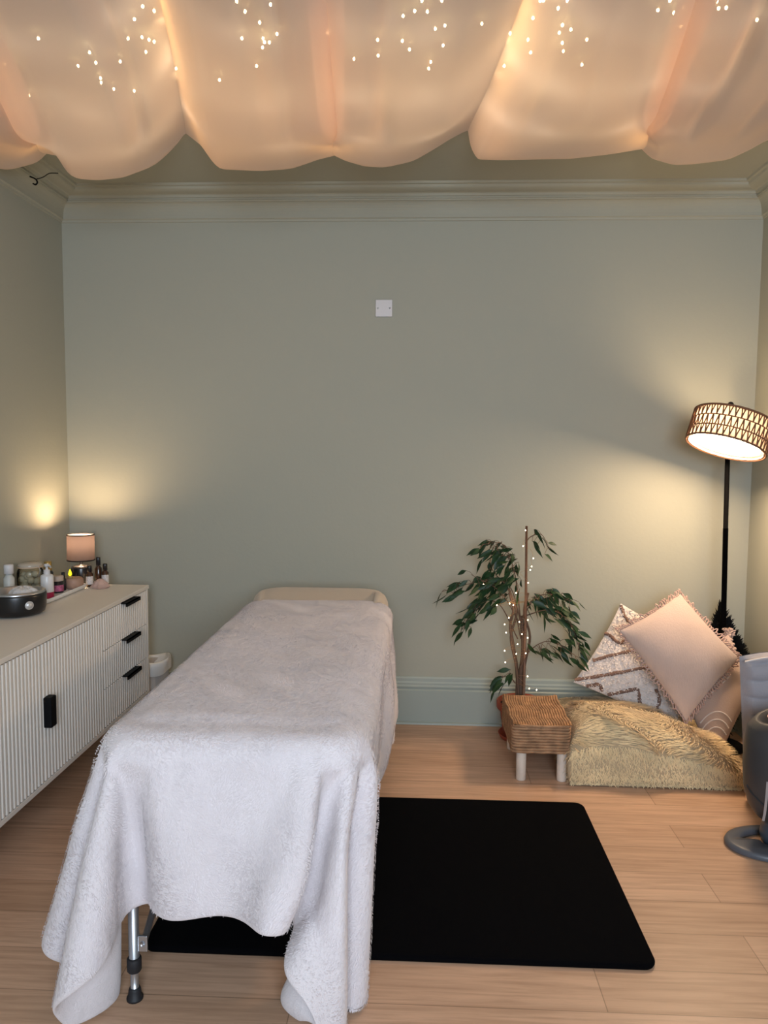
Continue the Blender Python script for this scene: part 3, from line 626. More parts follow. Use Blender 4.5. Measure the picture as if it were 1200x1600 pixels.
[-3216,7787,781,19,-5,100,17,-5,102,15,-3,104,15,-3,105,15,-3,106,14,-3,107,14,-3,107,13,-3,108,9,-3,108,5,-3,104,3,-2,98,-10,-3,95,-1,-1,96,-4,-2,96,-3,-1,95,-3,0,97,-4,-1,96,-7,1,97,-5,2,99,40,-1,107,72,-1,68,93,0,32,97,1,13,94,1,25,96,1,2,97,1,1,96,1,2,97,1,0,96,1,0,97,1,0,96,1,-1,97,1,-1,96,1,-2,96,0,-2,97,1,-3,96,1,-2,97,1,-3,96,1,-2,97,1,-2,96,1,-2,97,1,-1,96,1,-1,97,1,0,96,1,0,96,1,-16,96,2,-21,86,3,-49,50,3,-85,9,3,-103,-63,5,-87,-20,2,-99,-28,3,-98,-28,2,-98,-31,3,-98,-27,3,-96,-23,3,-97,-21,3,-96,-19,4,-105,-18,4,-176,-16,5,-175,-18,4,-173,-20,5,-172,-22,5,-170,-21,5,-163,-20,5,-151,-19,5,-137,-19,5,-122,-16,6,-110],
[-3182,7877,828,17,-4,97,14,-4,99,15,-3,99,13,-2,100,11,-3,102,10,-2,102,8,-2,102,8,-2,102,7,-3,103,0,-2,100,1,-3,97,-13,-3,95,-7,-1,95,-2,-2,96,-3,-1,96,-2,0,96,3,-1,97,2,1,98,-8,0,100,34,1,104,72,-1,68,93,0,31,96,1,14,94,1,25,96,1,1,97,1,2,96,1,1,97,1,1,96,0,0,97,1,-1,96,1,-1,97,1,-1,96,1,-2,96,1,-2,97,1,-2,96,1,-2,97,1,-2,96,1,-3,97,1,-2,96,1,-1,97,1,-1,96,1,-1,97,1,-1,96,1,0,96,1,-15,95,2,-22,85,2,-48,51,3,-84,10,3,-104,-55,5,-87,-26,3,-97,-24,3,-98,-25,2,-99,-27,3,-97,-24,3,-97,-25,3,-96,-22,3,-96,-22,4,-100,-20,4,-153,-19,5,-151,-20,4,-150,-18,5,-149,-17,4,-147,-18,5,-143,-20,5,-134,-22,6,-122,-25,5,-105,-24,6,-92],
[-3171,7973,856,12,-4,97,11,-3,96,10,-3,97,8,-4,97,3,-3,98,10,-2,99,6,-2,98,10,-3,99,6,-2,99,0,-2,97,1,-3,97,-3,-2,96,-3,-1,96,-1,-1,96,-2,-1,96,0,-1,96,-2,0,97,-3,-1,98,-2,0,100,35,1,102,71,0,69,94,0,32,96,1,12,94,0,25,96,1,2,97,1,1,96,1,1,97,1,1,96,1,0,97,1,-1,96,1,0,97,1,-2,96,1,-1,97,1,-2,96,1,-2,96,1,-2,97,1,-2,96,1,-2,97,1,-2,96,1,-1,97,1,-2,96,1,0,97,1,-1,96,1,0,95,1,-17,95,2,-20,84,2,-49,52,3,-83,12,2,-101,-42,5,-91,-8,-1,-99,-25,3,-98,-17,0,-98,-28,4,-96,-17,0,-98,-31,6,-95,-16,1,-97,-31,8,-96,-21,4,-131,-21,4,-129,-21,5,-127,-21,5,-125,-24,6,-122,-23,6,-120,-22,6,-117,-24,5,-108,-25,6,-100,-20,4,-98],
[-3199,8066,861,15,-3,96,8,-5,97,12,-3,97,15,-1,97,13,-2,98,8,-3,98,10,-2,98,10,-2,98,10,-2,98,10,-2,97,5,-3,98,5,-3,96,2,-2,97,1,-2,96,-1,-1,96,-1,-1,96,-5,0,97,-11,1,96,-16,0,99,34,1,101,69,1,68,94,0,33,98,1,11,93,0,25,96,1,2,97,1,1,96,1,1,97,1,0,96,1,0,97,1,0,96,1,-1,97,1,-1,96,1,-1,97,1,-2,96,1,-1,97,1,-2,96,1,-2,96,1,-2,97,1,-1,96,1,-1,97,1,-1,96,1,-1,97,1,0,96,1,0,95,1,-18,96,2,-20,83,2,-50,53,2,-81,15,2,-98,-15,1,-98,-21,2,-97,-24,3,-97,-12,0,-98,-27,4,-96,-10,-2,-98,-29,6,-95,-13,0,-97,-32,7,-96,-16,2,-112,-28,7,-109,-15,3,-110,-23,5,-107,-22,6,-106,-19,3,-107,-19,4,-105,-24,6,-102,-26,7,-96,-22,5,-97],
[-3240,8153,863,15,-3,97,14,-2,96,14,-2,97,13,-3,97,9,-3,97,7,-4,97,17,1,98,7,-3,98,18,1,97,12,-1,98,11,-1,97,6,-2,97,6,-2,97,4,-2,96,2,-1,96,1,0,97,0,0,96,-9,0,97,-17,0,98,34,1,100,70,1,69,93,0,33,98,1,10,93,0,25,96,1,2,97,1,1,96,1,0,97,1,1,96,1,0,97,1,0,96,1,-1,97,1,-1,96,1,-1,97,1,-1,96,1,-2,97,1,-1,96,1,-1,96,1,-2,97,1,-1,96,1,-1,97,0,-1,96,1,-1,97,1,0,96,1,0,95,2,-19,96,1,-19,84,2,-50,53,2,-82,18,2,-97,-6,1,-98,-13,1,-98,-16,1,-97,-15,1,-97,-18,1,-97,-14,0,-97,-20,3,-96,-15,1,-97,-25,4,-96,-16,2,-100,-26,6,-98,-16,2,-99,-25,7,-97,-24,6,-97,-26,7,-95,-18,3,-98,-22,5,-96,-14,1,-98,-18,3,-97],
[-3296,8231,865,16,-2,97,16,-1,96,16,-1,97,16,-1,97,15,0,97,20,2,97,20,1,97,9,-2,97,18,1,97,9,-2,97,14,0,98,7,-1,96,9,-1,97,6,-1,97,6,0,96,4,0,97,3,-1,97,-3,0,96,-15,0,99,33,1,97,70,0,70,93,1,34,97,0,10,94,1,25,96,1,0,97,1,1,96,1,1,97,1,0,96,1,0,97,1,0,96,1,-1,97,1,0,96,1,-1,97,1,-1,96,0,-1,97,1,-1,96,1,-1,97,1,-1,96,1,-1,96,1,-1,97,1,0,96,1,-1,97,1,0,96,1,0,95,2,-20,96,1,-20,84,2,-49,52,2,-83,19,1,-96,-18,1,-98,-9,2,-97,-14,1,-97,-6,1,-97,-17,2,-97,-1,-1,-97,-17,2,-96,-10,1,-97,-21,2,-97,-14,2,-96,-22,4,-96,-17,3,-97,-21,4,-97,-17,4,-97,-21,4,-96,-17,2,-97,-18,3,-97,-21,6,-97,-15,1,-97],
[-3340,8317,868,19,-1,96,17,0,97,23,1,96,20,1,97,15,-1,96,12,-1,97,18,1,97,15,-1,96,13,0,97,11,0,97,11,-1,97,9,0,96,9,0,97,8,0,97,8,0,97,8,1,96,7,0,97,6,1,97,3,1,99,31,0,96,69,1,70,93,1,34,97,0,12,94,1,23,97,1,0,96,1,1,96,1,0,97,1,0,96,1,0,97,0,0,96,1,0,97,1,-1,96,1,0,97,1,-1,96,1,0,97,1,-1,96,1,-1,97,1,0,96,1,-1,96,1,0,97,1,-1,96,1,0,97,1,0,96,1,0,95,2,-22,96,1,-18,84,2,-50,54,2,-83,17,1,-96,-22,1,-97,-1,2,-97,-9,1,-97,-8,1,-97,-9,2,-97,-13,1,-97,-10,1,-97,-12,1,-96,-13,2,-97,-14,2,-97,-15,2,-96,-16,3,-97,-20,3,-96,-21,4,-97,-14,3,-96,-13,1,-97,-14,2,-97,-8,0,-96,-14,1,-97],
[-3372,8408,870,22,1,96,21,0,96,22,1,97,21,0,96,22,1,96,24,1,96,18,0,97,17,0,96,15,0,97,12,0,97,13,0,96,10,0,97,11,0,97,9,0,97,13,0,96,8,1,97,11,0,97,4,0,97,-9,1,99,30,0,95,69,1,70,93,0,34,97,1,13,94,0,22,97,1,0,96,1,0,96,1,0,97,1,0,96,1,0,97,1,0,96,1,0,97,1,0,96,1,0,97,1,-1,96,1,0,97,1,0,96,1,0,97,1,0,96,1,-1,97,1,0,96,1,0,96,1,0,97,1,0,96,1,0,94,1,-24,97,2,-17,84,2,-50,55,1,-82,17,1,-97,-27,1,-97,-10,2,-97,-5,2,-97,-7,2,-96,-6,1,-97,-7,2,-97,-9,1,-97,-11,2,-96,-10,2,-97,-11,1,-97,-9,2,-97,-13,2,-96,-8,1,-97,-14,1,-96,-12,1,-97,-13,1,-96,-9,1,-96,-10,1,-97,-13,1,-97],
[-3366,8506,869,23,0,97,24,0,96,24,0,96,20,1,96,17,1,97,18,0,96,19,0,97,17,0,96,14,1,97,14,0,96,12,1,97,12,0,97,10,0,97,12,0,96,9,1,97,11,-1,97,8,0,97,6,0,97,-12,0,98,30,0,95,68,0,70,93,1,35,97,1,13,94,0,21,97,1,-1,96,1,0,97,1,0,96,1,0,96,1,0,97,1,0,96,1,0,97,1,0,96,1,0,97,1,1,96,1,0,97,1,0,96,1,0,97,1,0,96,1,1,97,1,0,96,1,0,97,1,0,96,1,0,96,1,0,94,1,-26,97,2,-17,84,1,-49,56,2,-82,17,1,-97,-31,1,-96,0,2,-97,-5,2,-97,-6,2,-96,-8,2,-97,-9,2,-97,-8,2,-97,-9,2,-97,-10,1,-96,-10,2,-97,-12,1,-97,-12,2,-97,-12,0,-96,-13,1,-97,-11,1,-97,-9,1,-96,-12,1,-97,-6,1,-96,-5,1,-96],
[-3339,8601,867,23,0,96,22,1,97,22,-1,96,21,0,96,22,-1,97,23,-1,96,14,1,97,16,1,97,11,1,97,15,1,97,10,1,96,14,0,97,10,1,97,11,0,97,7,1,97,7,0,97,4,0,97,-5,0,96,-17,0,98,30,0,95,69,0,70,92,1,37,96,1,12,95,0,20,97,1,-1,96,1,0,97,1,-1,96,1,0,96,1,0,97,1,0,96,1,0,97,1,1,96,1,0,97,1,1,96,1,0,97,1,1,96,1,1,97,1,0,96,1,1,97,1,0,96,1,1,97,0,0,96,1,0,96,1,0,93,2,-28,97,1,-16,86,2,-49,55,1,-82,18,2,-97,-34,1,-95,-9,1,-97,-8,2,-97,-5,3,-97,-7,2,-97,-5,3,-97,-9,2,-97,-9,2,-96,-10,1,-97,-10,2,-97,-10,1,-97,-12,1,-97,-11,1,-96,-11,0,-97,-8,1,-97,-7,1,-96,-8,1,-97,-6,2,-96,-10,0,-97],
[-3288,8687,863,19,1,96,20,1,97,18,1,96,18,1,97,18,0,97,10,2,97,8,2,97,17,1,98,6,2,97,17,1,97,4,2,97,16,0,97,1,2,97,14,0,96,1,1,97,9,0,97,-1,-1,96,1,0,97,-17,-1,98,30,-1,96,68,1,70,92,0,36,97,1,11,94,1,21,97,1,-1,96,1,-1,97,1,0,96,1,-1,97,1,0,96,1,0,96,1,1,97,1,0,96,1,1,97,1,1,96,1,1,97,1,1,96,0,1,97,1,1,96,1,1,97,1,1,96,1,0,97,1,1,96,1,0,97,1,0,92,2,-30,96,1,-16,87,1,-47,55,2,-82,19,2,-98,-37,1,-94,-9,1,-97,-5,2,-97,-7,3,-97,-10,3,-98,-8,2,-96,-8,3,-97,-9,2,-97,-10,2,-97,-9,1,-96,-12,1,-97,-12,0,-97,-12,0,-97,-13,0,-98,-18,-1,-97,-5,1,-97,-16,-1,-97,-9,0,-97,-12,0,-97],
[-3253,8779,859,18,2,97,21,1,96,10,2,97,17,1,98,15,0,97,15,1,98,6,3,97,10,2,98,5,2,97,12,2,98,6,2,97,9,1,97,6,1,96,7,2,97,2,0,97,1,0,96,-1,-1,97,-4,-1,96,-14,-2,98,33,0,97,68,1,70,91,0,37,97,1,9,94,1,21,97,1,-1,96,1,-1,97,1,-1,96,1,0,97,1,-1,96,1,1,97,0,0,96,1,1,96,1,1,97,1,1,96,1,2,97,1,1,96,1,1,97,1,2,96,1,1,97,1,1,96,1,1,97,1,0,96,1,1,97,1,-1,92,1,-29,96,2,-18,87,1,-47,54,2,-81,21,1,-97,-39,1,-94,-13,2,-98,-12,1,-97,-17,2,-97,-15,1,-97,-3,4,-97,-13,1,-98,0,5,-96,-9,2,-97,-10,1,-96,-10,1,-97,-12,0,-97,-11,0,-98,-12,0,-97,-11,-1,-98,-8,1,-98,-17,-1,-97,-6,1,-98,-20,-2,-97],
[-3225,8874,856,18,1,97,16,2,97,14,1,97,12,2,97,-4,2,97,14,0,98,-1,2,98,18,3,98,8,2,98,8,2,98,2,2,97,5,2,97,1,1,96,0,0,97,-10,-3,94,2,0,97,-4,-1,97,9,1,97,2,0,98,37,0,98,67,0,71,89,1,38,98,1,7,94,1,21,97,1,-2,96,0,-1,97,1,-1,96,1,0,97,1,0,96,1,0,97,1,1,96,1,1,96,1,1,97,1,2,96,1,1,97,1,2,96,1,2,97,1,1,96,1,2,97,1,1,96,1,1,97,1,1,96,1,0,97,1,0,92,1,-29,96,1,-20,86,2,-46,54,1,-82,24,2,-96,-39,1,-94,-20,2,-97,-18,1,-98,-9,2,-98,-22,1,-97,-18,1,-97,-11,2,-97,-10,1,-97,-9,2,-96,3,5,-96,-12,0,-97,-2,2,-97,-14,-1,-98,-4,1,-98,-17,-2,-98,-11,0,-98,-11,0,-98,-11,0,-98,-14,0,-98],
[-3211,8970,854,19,2,96,12,1,97,16,1,97,3,2,97,7,1,98,-4,1,97,10,2,99,11,3,98,-6,0,97,8,3,99,-5,1,96,5,2,98,-6,-1,96,6,3,96,-11,-4,95,3,1,97,0,-1,97,9,1,97,14,1,98,43,0,98,66,0,72,89,1,39,97,1,8,94,0,19,97,1,-2,96,1,-1,97,1,-1,96,1,0,97,1,0,96,1,0,97,1,1,96,1,1,97,1,1,96,1,2,96,1,2,97,1,2,96,1,2,97,1,2,96,1,2,97,1,1,96,1,1,97,1,1,96,1,0,97,1,0,92,1,-28,95,1,-21,87,1,-46,54,2,-81,26,2,-97,-37,1,-94,-20,1,-98,-20,2,-98,-25,1,-97,-21,1,-97,-18,1,-97,-18,1,-97,-11,1,-97,-13,0,-96,-4,3,-97,-9,0,-97,-2,2,-97,-9,0,-98,0,2,-98,-5,1,-98,-10,0,-99,-11,0,-99,1,1,-97,-16,0,-99],
[-3196,9067,851,20,1,96,15,1,97,10,1,98,-3,2,96,-13,0,96,8,2,99,-3,0,98,13,3,100,-12,0,96,8,3,99,-11,-1,96,3,2,98,-10,-1,95,3,1,97,-5,-1,96,7,1,97,11,2,97,18,1,97,15,0,97,45,0,101,65,1,72,89,1,39,97,0,6,94,1,21,97,1,-2,96,1,-2,97,1,-1,96,1,0,97,1,-1,96,1,1,97,1,1,96,1,1,97,1,2,96,1,2,96,1,2,97,1,2,96,1,2,97,1,2,96,1,2,97,1,2,96,1,1,97,1,1,96,0,1,97,1,-1,92,2,-28,95,1,-22,87,1,-46,56,1,-79,26,2,-97,-33,2,-95,-21,1,-99,-20,2,-98,-23,1,-97,-17,1,-98,-24,1,-97,-20,1,-96,-21,1,-96,-15,0,-96,-12,1,-97,-3,1,-97,-6,1,-97,-2,2,-98,-6,0,-98,-2,1,-99,-5,1,-99,-5,1,-99,-11,0,-99,-4,1,-98],
[-3184,9163,849,21,1,96,9,1,97,6,1,97,-13,1,95,1,1,98,-6,1,98,6,1,99,2,2,100,-17,-1,96,0,2,98,-11,0,96,1,1,98,-1,1,96,-1,0,97,7,1,96,19,1,96,12,2,98,21,1,96,4,0,99,47,0,101,65,1,72,88,0,39,97,1,9,94,1,18,97,1,-2,96,1,-1,97,1,-2,96,1,0,97,1,0,96,1,0,97,1,1,96,1,1,97,1,2,96,1,2,97,1,3,96,1,2,96,1,2,97,0,3,96,1,2,97,1,2,96,1,1,97,1,1,96,1,0,97,1,0,92,1,-29,95,2,-22,87,1,-45,58,1,-78,27,2,-98,-27,1,-97,-16,1,-99,-16,1,-99,-22,1,-97,-28,3,-97,-23,2,-96,-21,0,-97,-28,1,-95,-19,0,-96,-18,0,-96,-3,2,-97,-10,0,-98,1,1,-98,-8,1,-99,2,1,-98,-6,1,-100,1,1,-98,-5,1,-99,-4,0,-99],
[-3172,9259,847,19,1,96,10,1,97,0,1,97,-14,1,95,-2,1,98,-9,1,98,4,1,99,-9,1,98,-7,0,98,-7,1,98,-2,0,97,-3,1,97,-4,1,97,5,1,96,4,1,97,17,1,97,12,1,97,18,1,97,12,0,98,50,1,101,65,1,73,88,0,39,97,1,6,94,1,21,97,1,-2,96,1,-2,97,1,-1,96,1,-1,97,1,0,96,1,1,97,1,1,96,0,1,97,1,2,96,1,2,97,1,2,96,1,3,97,1,3,96,1,2,96,1,2,97,1,2,96,1,2,97,1,0,96,1,1,97,1,0,92,1,-29,95,1,-22,87,1,-45,58,2,-77,30,1,-98,-20,2,-99,-16,1,-99,-14,0,-99,-20,1,-99,-13,0,-98,-21,1,-97,-22,1,-97,-29,2,-94,-24,1,-96,-38,2,-92,-13,1,-97,-3,1,-98,6,1,-97,-10,1,-100,7,1,-98,-8,1,-100,4,1,-99,-11,1,-100,-1,0,-98],
[-3161,9355,846,19,1,96,8,1,97,-8,0,96,-13,2,95,-6,1,98,-6,1,98,2,1,100,-11,0,98,3,1,99,-15,1,97,2,0,98,-7,1,96,5,1,97,-3,0,96,15,1,96,18,1,96,11,1,97,16,1,98,3,1,99,50,0,102,64,1,72,88,1,40,97,1,8,95,1,19,96,1,-2,96,1,-2,97,0,-1,96,1,-1,97,1,0,96,1,0,97,1,1,96,1,2,97,1,2,96,1,2,97,1,2,96,1,3,97,1,3,96,1,2,96,1,2,97,1,2,96,1,2,97,1,1,96,1,0,97,1,0,92,1,-29,95,1,-21,87,1,-46,59,1,-76,31,2,-98,-11,1,-100,-13,1,-99,-16,0,-100,-17,1,-99,-19,1,-98,-22,1,-96,-26,2,-96,-23,1,-95,-37,0,-92,-20,2,-96,-17,1,-97,-15,2,-97,2,1,-98,-5,1,-99,4,1,-99,-4,1,-100,2,1,-99,-1,0,-99,-1,1,-98],
[-3150,9451,845,17,0,96,7,1,97,-9,1,96,-15,1,95,-4,1,98,-10,2,98,-1,0,99,-8,1,99,4,1,99,-13,1,97,2,0,98,-10,1,96,-1,1,97,-1,0,97,8,1,96,14,1,97,12,0,97,16,1,97,14,1,98,49,1,102,64,1,73,88,1,39,97,1,7,95,0,21,96,1,-2,96,1,-2,97,1,-1,96,1,-1,97,1,0,96,1,1,97,1,1,96,1,1,97,1,2,96,1,2,97,1,3,96,1,2,97,1,3,96,1,2,97,1,2,96,1,2,96,1,1,97,1,1,96,1,1,97,1,0,92,1,-29,95,1,-21,88,1,-45,59,1,-77,29,1,-97,-23,0,-99,-11,2,-99,-11,1,-100,-10,1,-99,-20,1,-98,-16,1,-97,-23,2,-96,-29,1,-95,-37,0,-92,-21,2,-96,-11,1,-97,-1,1,-97,7,-1,-97,-9,2,-99,5,2,-99,-8,1,-100,3,1,-99,-6,1,-99,-3,1,-99],
[-3140,9547,845,14,0,96,3,1,97,0,1,97,-14,1,95,-5,1,98,-9,1,97,-2,1,99,-8,1,99,-9,1,97,-2,0,99,-9,1,96,0,1,98,1,0,97,-1,1,96,9,0,96,20,0,96,9,1,97,15,1,97,3,1,99,45,2,102,64,1,73,88,1,40,97,1,9,95,0,19,96,1,-2,97,1,-1,96,1,-1,96,1,-1,97,1,0,96,1,0,97,1,1,96,1,1,97,1,2,96,1,2,97,1,3,96,1,2,97,1,2,96,1,3,97,1,2,96,1,2,97,1,1,96,1,1,96,1,0,97,1,0,92,1,-29,96,1,-20,87,1,-45,59,1,-76,28,0,-98,-26,1,-97,-11,1,-99,-11,1,-100,-15,2,-98,-18,1,-98,-22,0,-96,-29,0,-95,-26,1,-95,-17,3,-96,-12,2,-96,-3,0,-97,4,0,-97,-8,2,-98,3,0,-98,-9,3,-99,-8,1,-100,3,1,-99,-2,1,-98,-2,1,-99],
[-3131,9644,845,11,-1,97,4,1,97,-12,1,95,9,1,98,-6,0,97,-12,2,97,-5,1,99,0,0,99,-13,1,97,5,-1,98,-13,2,97,-1,1,97,-8,2,96,6,0,96,10,-1,97,2,2,97,5,0,97,12,1,97,14,1,97,42,2,102,65,1,72,87,1,41,97,0,9,95,1,21,96,1,-2,97,1,-2,96,1,-1,96,1,0,97,1,0,96,1,0,97,1,1,96,1,1,97,1,2,96,1,2,97,1,2,96,1,2,97,1,2,96,1,2,97,0,2,96,1,2,97,1,1,96,1,1,96,1,0,97,1,0,92,1,-29,96,2,-18,88,1,-45,59,1,-77,26,0,-98,-28,1,-96,-15,1,-98,-14,0,-99,-18,1,-97,-19,1,-98,-19,1,-96,-10,1,-97,-21,1,-96,-13,3,-96,-7,1,-96,-2,0,-97,3,0,-97,4,0,-98,-10,3,-98,0,1,-98,-11,2,-99,2,1,-99,-6,1,-99,-5,2,-98],
[-3120,9740,846,8,0,97,5,0,97,-9,1,95,8,1,98,-12,0,97,4,1,99,-14,1,96,3,0,99,-13,2,97,2,-1,98,-8,1,97,9,-1,97,-6,1,96,8,0,97,-7,3,95,4,1,97,8,0,97,6,2,98,3,1,98,39,2,100,65,1,72,87,1,41,97,0,11,95,1,20,96,1,-1,97,1,-2,96,1,-1,97,1,0,96,1,0,96,1,0,97,1,1,96,1,1,97,1,1,96,0,2,97,1,2,96,1,2,97,1,2,96,1,2,97,1,2,96,1,1,97,1,1,96,1,1,97,1,0,96,1,0,92,1,-29,96,1,-17,88,2,-44,59,0,-78,26,1,-97,-28,0,-96,-11,1,-98,-10,1,-99,-18,1,-97,-14,1,-97,-20,1,-97,-14,2,-96,-3,-1,-97,-3,0,-96,-5,0,-97,-8,2,-96,1,0,-97,-10,3,-98,-13,3,-98,0,1,-98,-10,2,-99,1,1,-98,-1,1,-98,-5,2,-98],
[-3108,9837,847,3,0,97,3,0,96,-2,0,97,7,1,98,-11,0,96,4,1,98,-12,1,97,7,-1,98,-9,1,97,-4,1,97,0,0,98,2,-1,97,-9,2,96,7,0,96,7,0,97,3,1,96,5,1,97,4,2,97,-12,2,98,32,2,99,65,2,73,88,0,42,96,1,11,95,1,21,96,1,-1,97,1,-2,96,1,0,97,0,-1,96,1,0,97,1,0,96,1,1,96,1,1,97,1,1,96,1,2,97,1,1,96,1,2,97,1,2,96,1,1,97,1,2,96,1,1,97,1,1,96,1,1,97,1,0,96,1,0,92,1,-31,97,1,-13,87,1,-46,61,1,-77,24,0,-97,-28,1,-96,-10,1,-97,-8,1,-98,-12,1,-98,-9,0,-97,0,-1,-97,-14,1,-97,1,-1,-96,-12,2,-97,-7,1,-96,-7,2,-97,-2,1,-97,-2,1,-97,-11,2,-98,-6,2,-98,-9,2,-97,-1,2,-98,-6,2,-98,-5,2,-98],
[-3096,9934,849,5,-1,97,3,0,96,-1,0,97,1,1,97,-11,0,96,4,1,98,-10,0,96,5,0,98,-8,1,97,6,0,97,-2,0,97,10,-2,97,-3,1,97,4,0,97,-6,3,96,0,1,97,3,1,96,4,2,97,-19,2,97,26,2,99,65,1,74,88,1,43,97,1,11,95,0,21,96,1,-1,97,1,-1,96,1,-1,97,1,0,96,1,0,97,1,0,96,1,0,96,1,1,97,1,1,96,1,1,97,1,2,96,1,1,97,1,1,96,1,2,97,1,1,96,1,1,97,1,1,96,1,0,97,1,0,96,1,0,92,1,-31,98,1,-11,86,1,-46,63,1,-76,23,0,-98,-27,1,-96,-4,1,-97,-4,1,-98,-5,0,-97,-4,0,-97,-3,-1,-97,-5,0,-97,-5,1,-97,-7,1,-96,-7,1,-97,-7,2,-97,-10,2,-96,-12,1,-97,-15,3,-97,-4,2,-98,-8,1,-97,-2,2,-98,-1,2,-97,-4,2,-97],
[-3096,10031,850,3,-1,96,8,1,97,-3,-1,97,4,0,97,-3,0,96,1,0,97,-4,1,97,3,0,97,-1,0,97,4,0,97,0,0,97,0,0,97,3,1,97,2,0,96,0,1,97,0,2,97,-1,1,97,-4,2,96,-27,2,96,25,2,99,64,1,74,89,1,44,98,1,10,94,0,23,96,1,-1,97,1,-1,96,1,0,97,1,0,96,1,-1,97,1,1,96,1,0,97,1,1,96,1,0,96,1,1,97,1,1,96,1,1,97,1,1,96,1,1,97,1,1,96,1,0,97,1,1,96,1,0,97,1,1,96,1,-1,92,1,-29,99,1,-10,86,1,-47,64,0,-76,22,1,-97,-27,1,-96,-4,1,-97,-3,1,-98,-4,0,-97,-4,0,-97,-5,0,-97,-4,1,-97,-5,0,-96,-6,1,-97,-7,1,-97,-7,2,-97,-8,1,-96,-8,2,-97,-4,2,-97,-5,1,-97,-7,2,-97,-5,2,-97,-4,2,-97,-4,2,-97],
[-3108,10126,850,4,0,97,4,0,96,4,0,97,1,-1,96,-5,0,97,7,1,97,-3,0,96,5,1,97,-2,0,97,5,1,97,0,0,97,5,1,97,1,0,97,1,1,96,1,1,97,1,1,97,1,1,97,-1,2,97,-32,1,96,22,2,98,66,1,75,89,1,45,98,0,8,94,1,25,96,1,-1,97,1,0,96,1,0,97,1,-1,96,1,0,97,1,0,96,1,1,97,1,0,96,1,0,96,1,1,97,1,0,96,1,1,97,1,1,96,1,0,97,1,1,96,0,0,97,1,0,96,1,1,97,1,0,96,1,0,93,1,-28,98,1,-10,87,1,-46,64,1,-77,21,1,-96,-26,1,-97,-2,1,-97,-2,1,-97,-2,0,-97,-3,1,-97,-3,0,-97,-4,1,-97,-5,1,-96,-5,1,-97,-7,1,-97,-6,1,-97,-9,1,-97,-8,2,-96,-16,0,-97,-2,2,-97,-14,1,-96,-3,2,-97,-9,1,-97,-10,2,-96],
[-3142,10215,850,7,1,97,7,1,96,11,2,97,14,2,96,2,0,97,10,1,96,2,0,97,7,1,97,0,0,96,5,1,97,0,1,97,1,1,97,2,1,97,1,1,97,0,1,97,0,1,97,-2,1,97,-3,1,96,-33,1,95,20,1,99,67,1,76,88,0,45,99,1,8,94,1,26,96,1,0,97,1,-1,96,1,0,97,1,0,96,1,0,97,1,0,96,1,0,97,1,1,96,1,0,97,1,0,96,0,0,96,1,0,97,1,0,96,1,0,97,1,0,96,1,0,97,1,1,96,1,0,97,1,0,96,1,0,93,1,-26,99,1,-10,87,1,-46,64,1,-76,21,1,-96,-25,1,-97,-1,1,-97,-3,1,-97,-4,1,-97,-4,0,-97,-5,1,-97,-5,1,-96,-5,1,-97,-5,1,-97,-5,1,-97,-5,1,-97,-7,1,-96,-7,1,-97,-5,1,-97,-4,1,-97,-19,1,-96,-7,1,-96,-19,0,-96,-16,1,-96],
[-3161,10309,850,8,1,97,11,2,96,8,1,96,12,1,97,10,2,96,11,1,97,6,1,96,8,0,97,0,2,96,4,1,97,0,1,97,5,1,97,0,1,97,1,1,97,0,1,97,0,1,96,-1,1,97,-2,1,97,-31,0,93,20,0,101,66,1,77,89,1,45,99,1,8,93,1,27,96,1,0,97,1,0,96,1,0,97,1,0,96,1,0,97,0,0,96,1,0,97,1,0,96,1,0,97,1,0,96,1,-1,97,1,0,96,1,0,96,1,-1,97,1,0,96,1,0,97,1,0,96,1,0,97,1,0,96,1,0,94,1,-25,98,1,-9,87,0,-46,64,1,-76,22,2,-95,-21,1,-98,-1,1,-96,0,1,-97,-3,1,-97,-3,1,-97,-3,1,-97,-5,1,-97,-4,2,-97,-5,1,-96,-6,0,-97,-5,1,-97,-7,1,-97,-7,0,-96,-17,1,-96,-6,0,-97,-20,1,-96,-16,0,-96,-20,0,-95,-22,0,-96],
[-3156,10407,849,12,1,96,12,1,96,13,1,96,12,1,97,12,0,96,13,1,97,2,1,97,1,1,97,4,2,97,7,1,96,-3,2,97,0,1,97,-1,2,97,0,1,97,-2,1,96,-2,0,97,-3,1,97,-4,0,97,-28,0,94,20,0,101,66,1,76,88,1,46,99,1,10,93,0,26,96,1,0,97,1,1,96,1,0,97,1,0,96,1,0,97,1,0,96,1,0,97,1,0,96,1,-1,97,1,-1,96,1,0,97,1,-1,96,1,-1,96,1,0,97,1,-1,96,1,-1,97,1,0,96,1,0,97,1,0,96,1,0,94,1,-22,98,0,-11,87,1,-45,64,1,-75,23,2,-95,-16,1,-98,2,1,-97,0,1,-97,-4,1,-97,-3,2,-97,-6,1,-96,-4,2,-97,-6,1,-97,-5,1,-96,-6,1,-97,-4,0,-97,-7,1,-96,-7,0,-97,-6,0,-97,-3,0,-97,-22,1,-96,-13,0,-97,-34,0,-94,-18,0,-96],
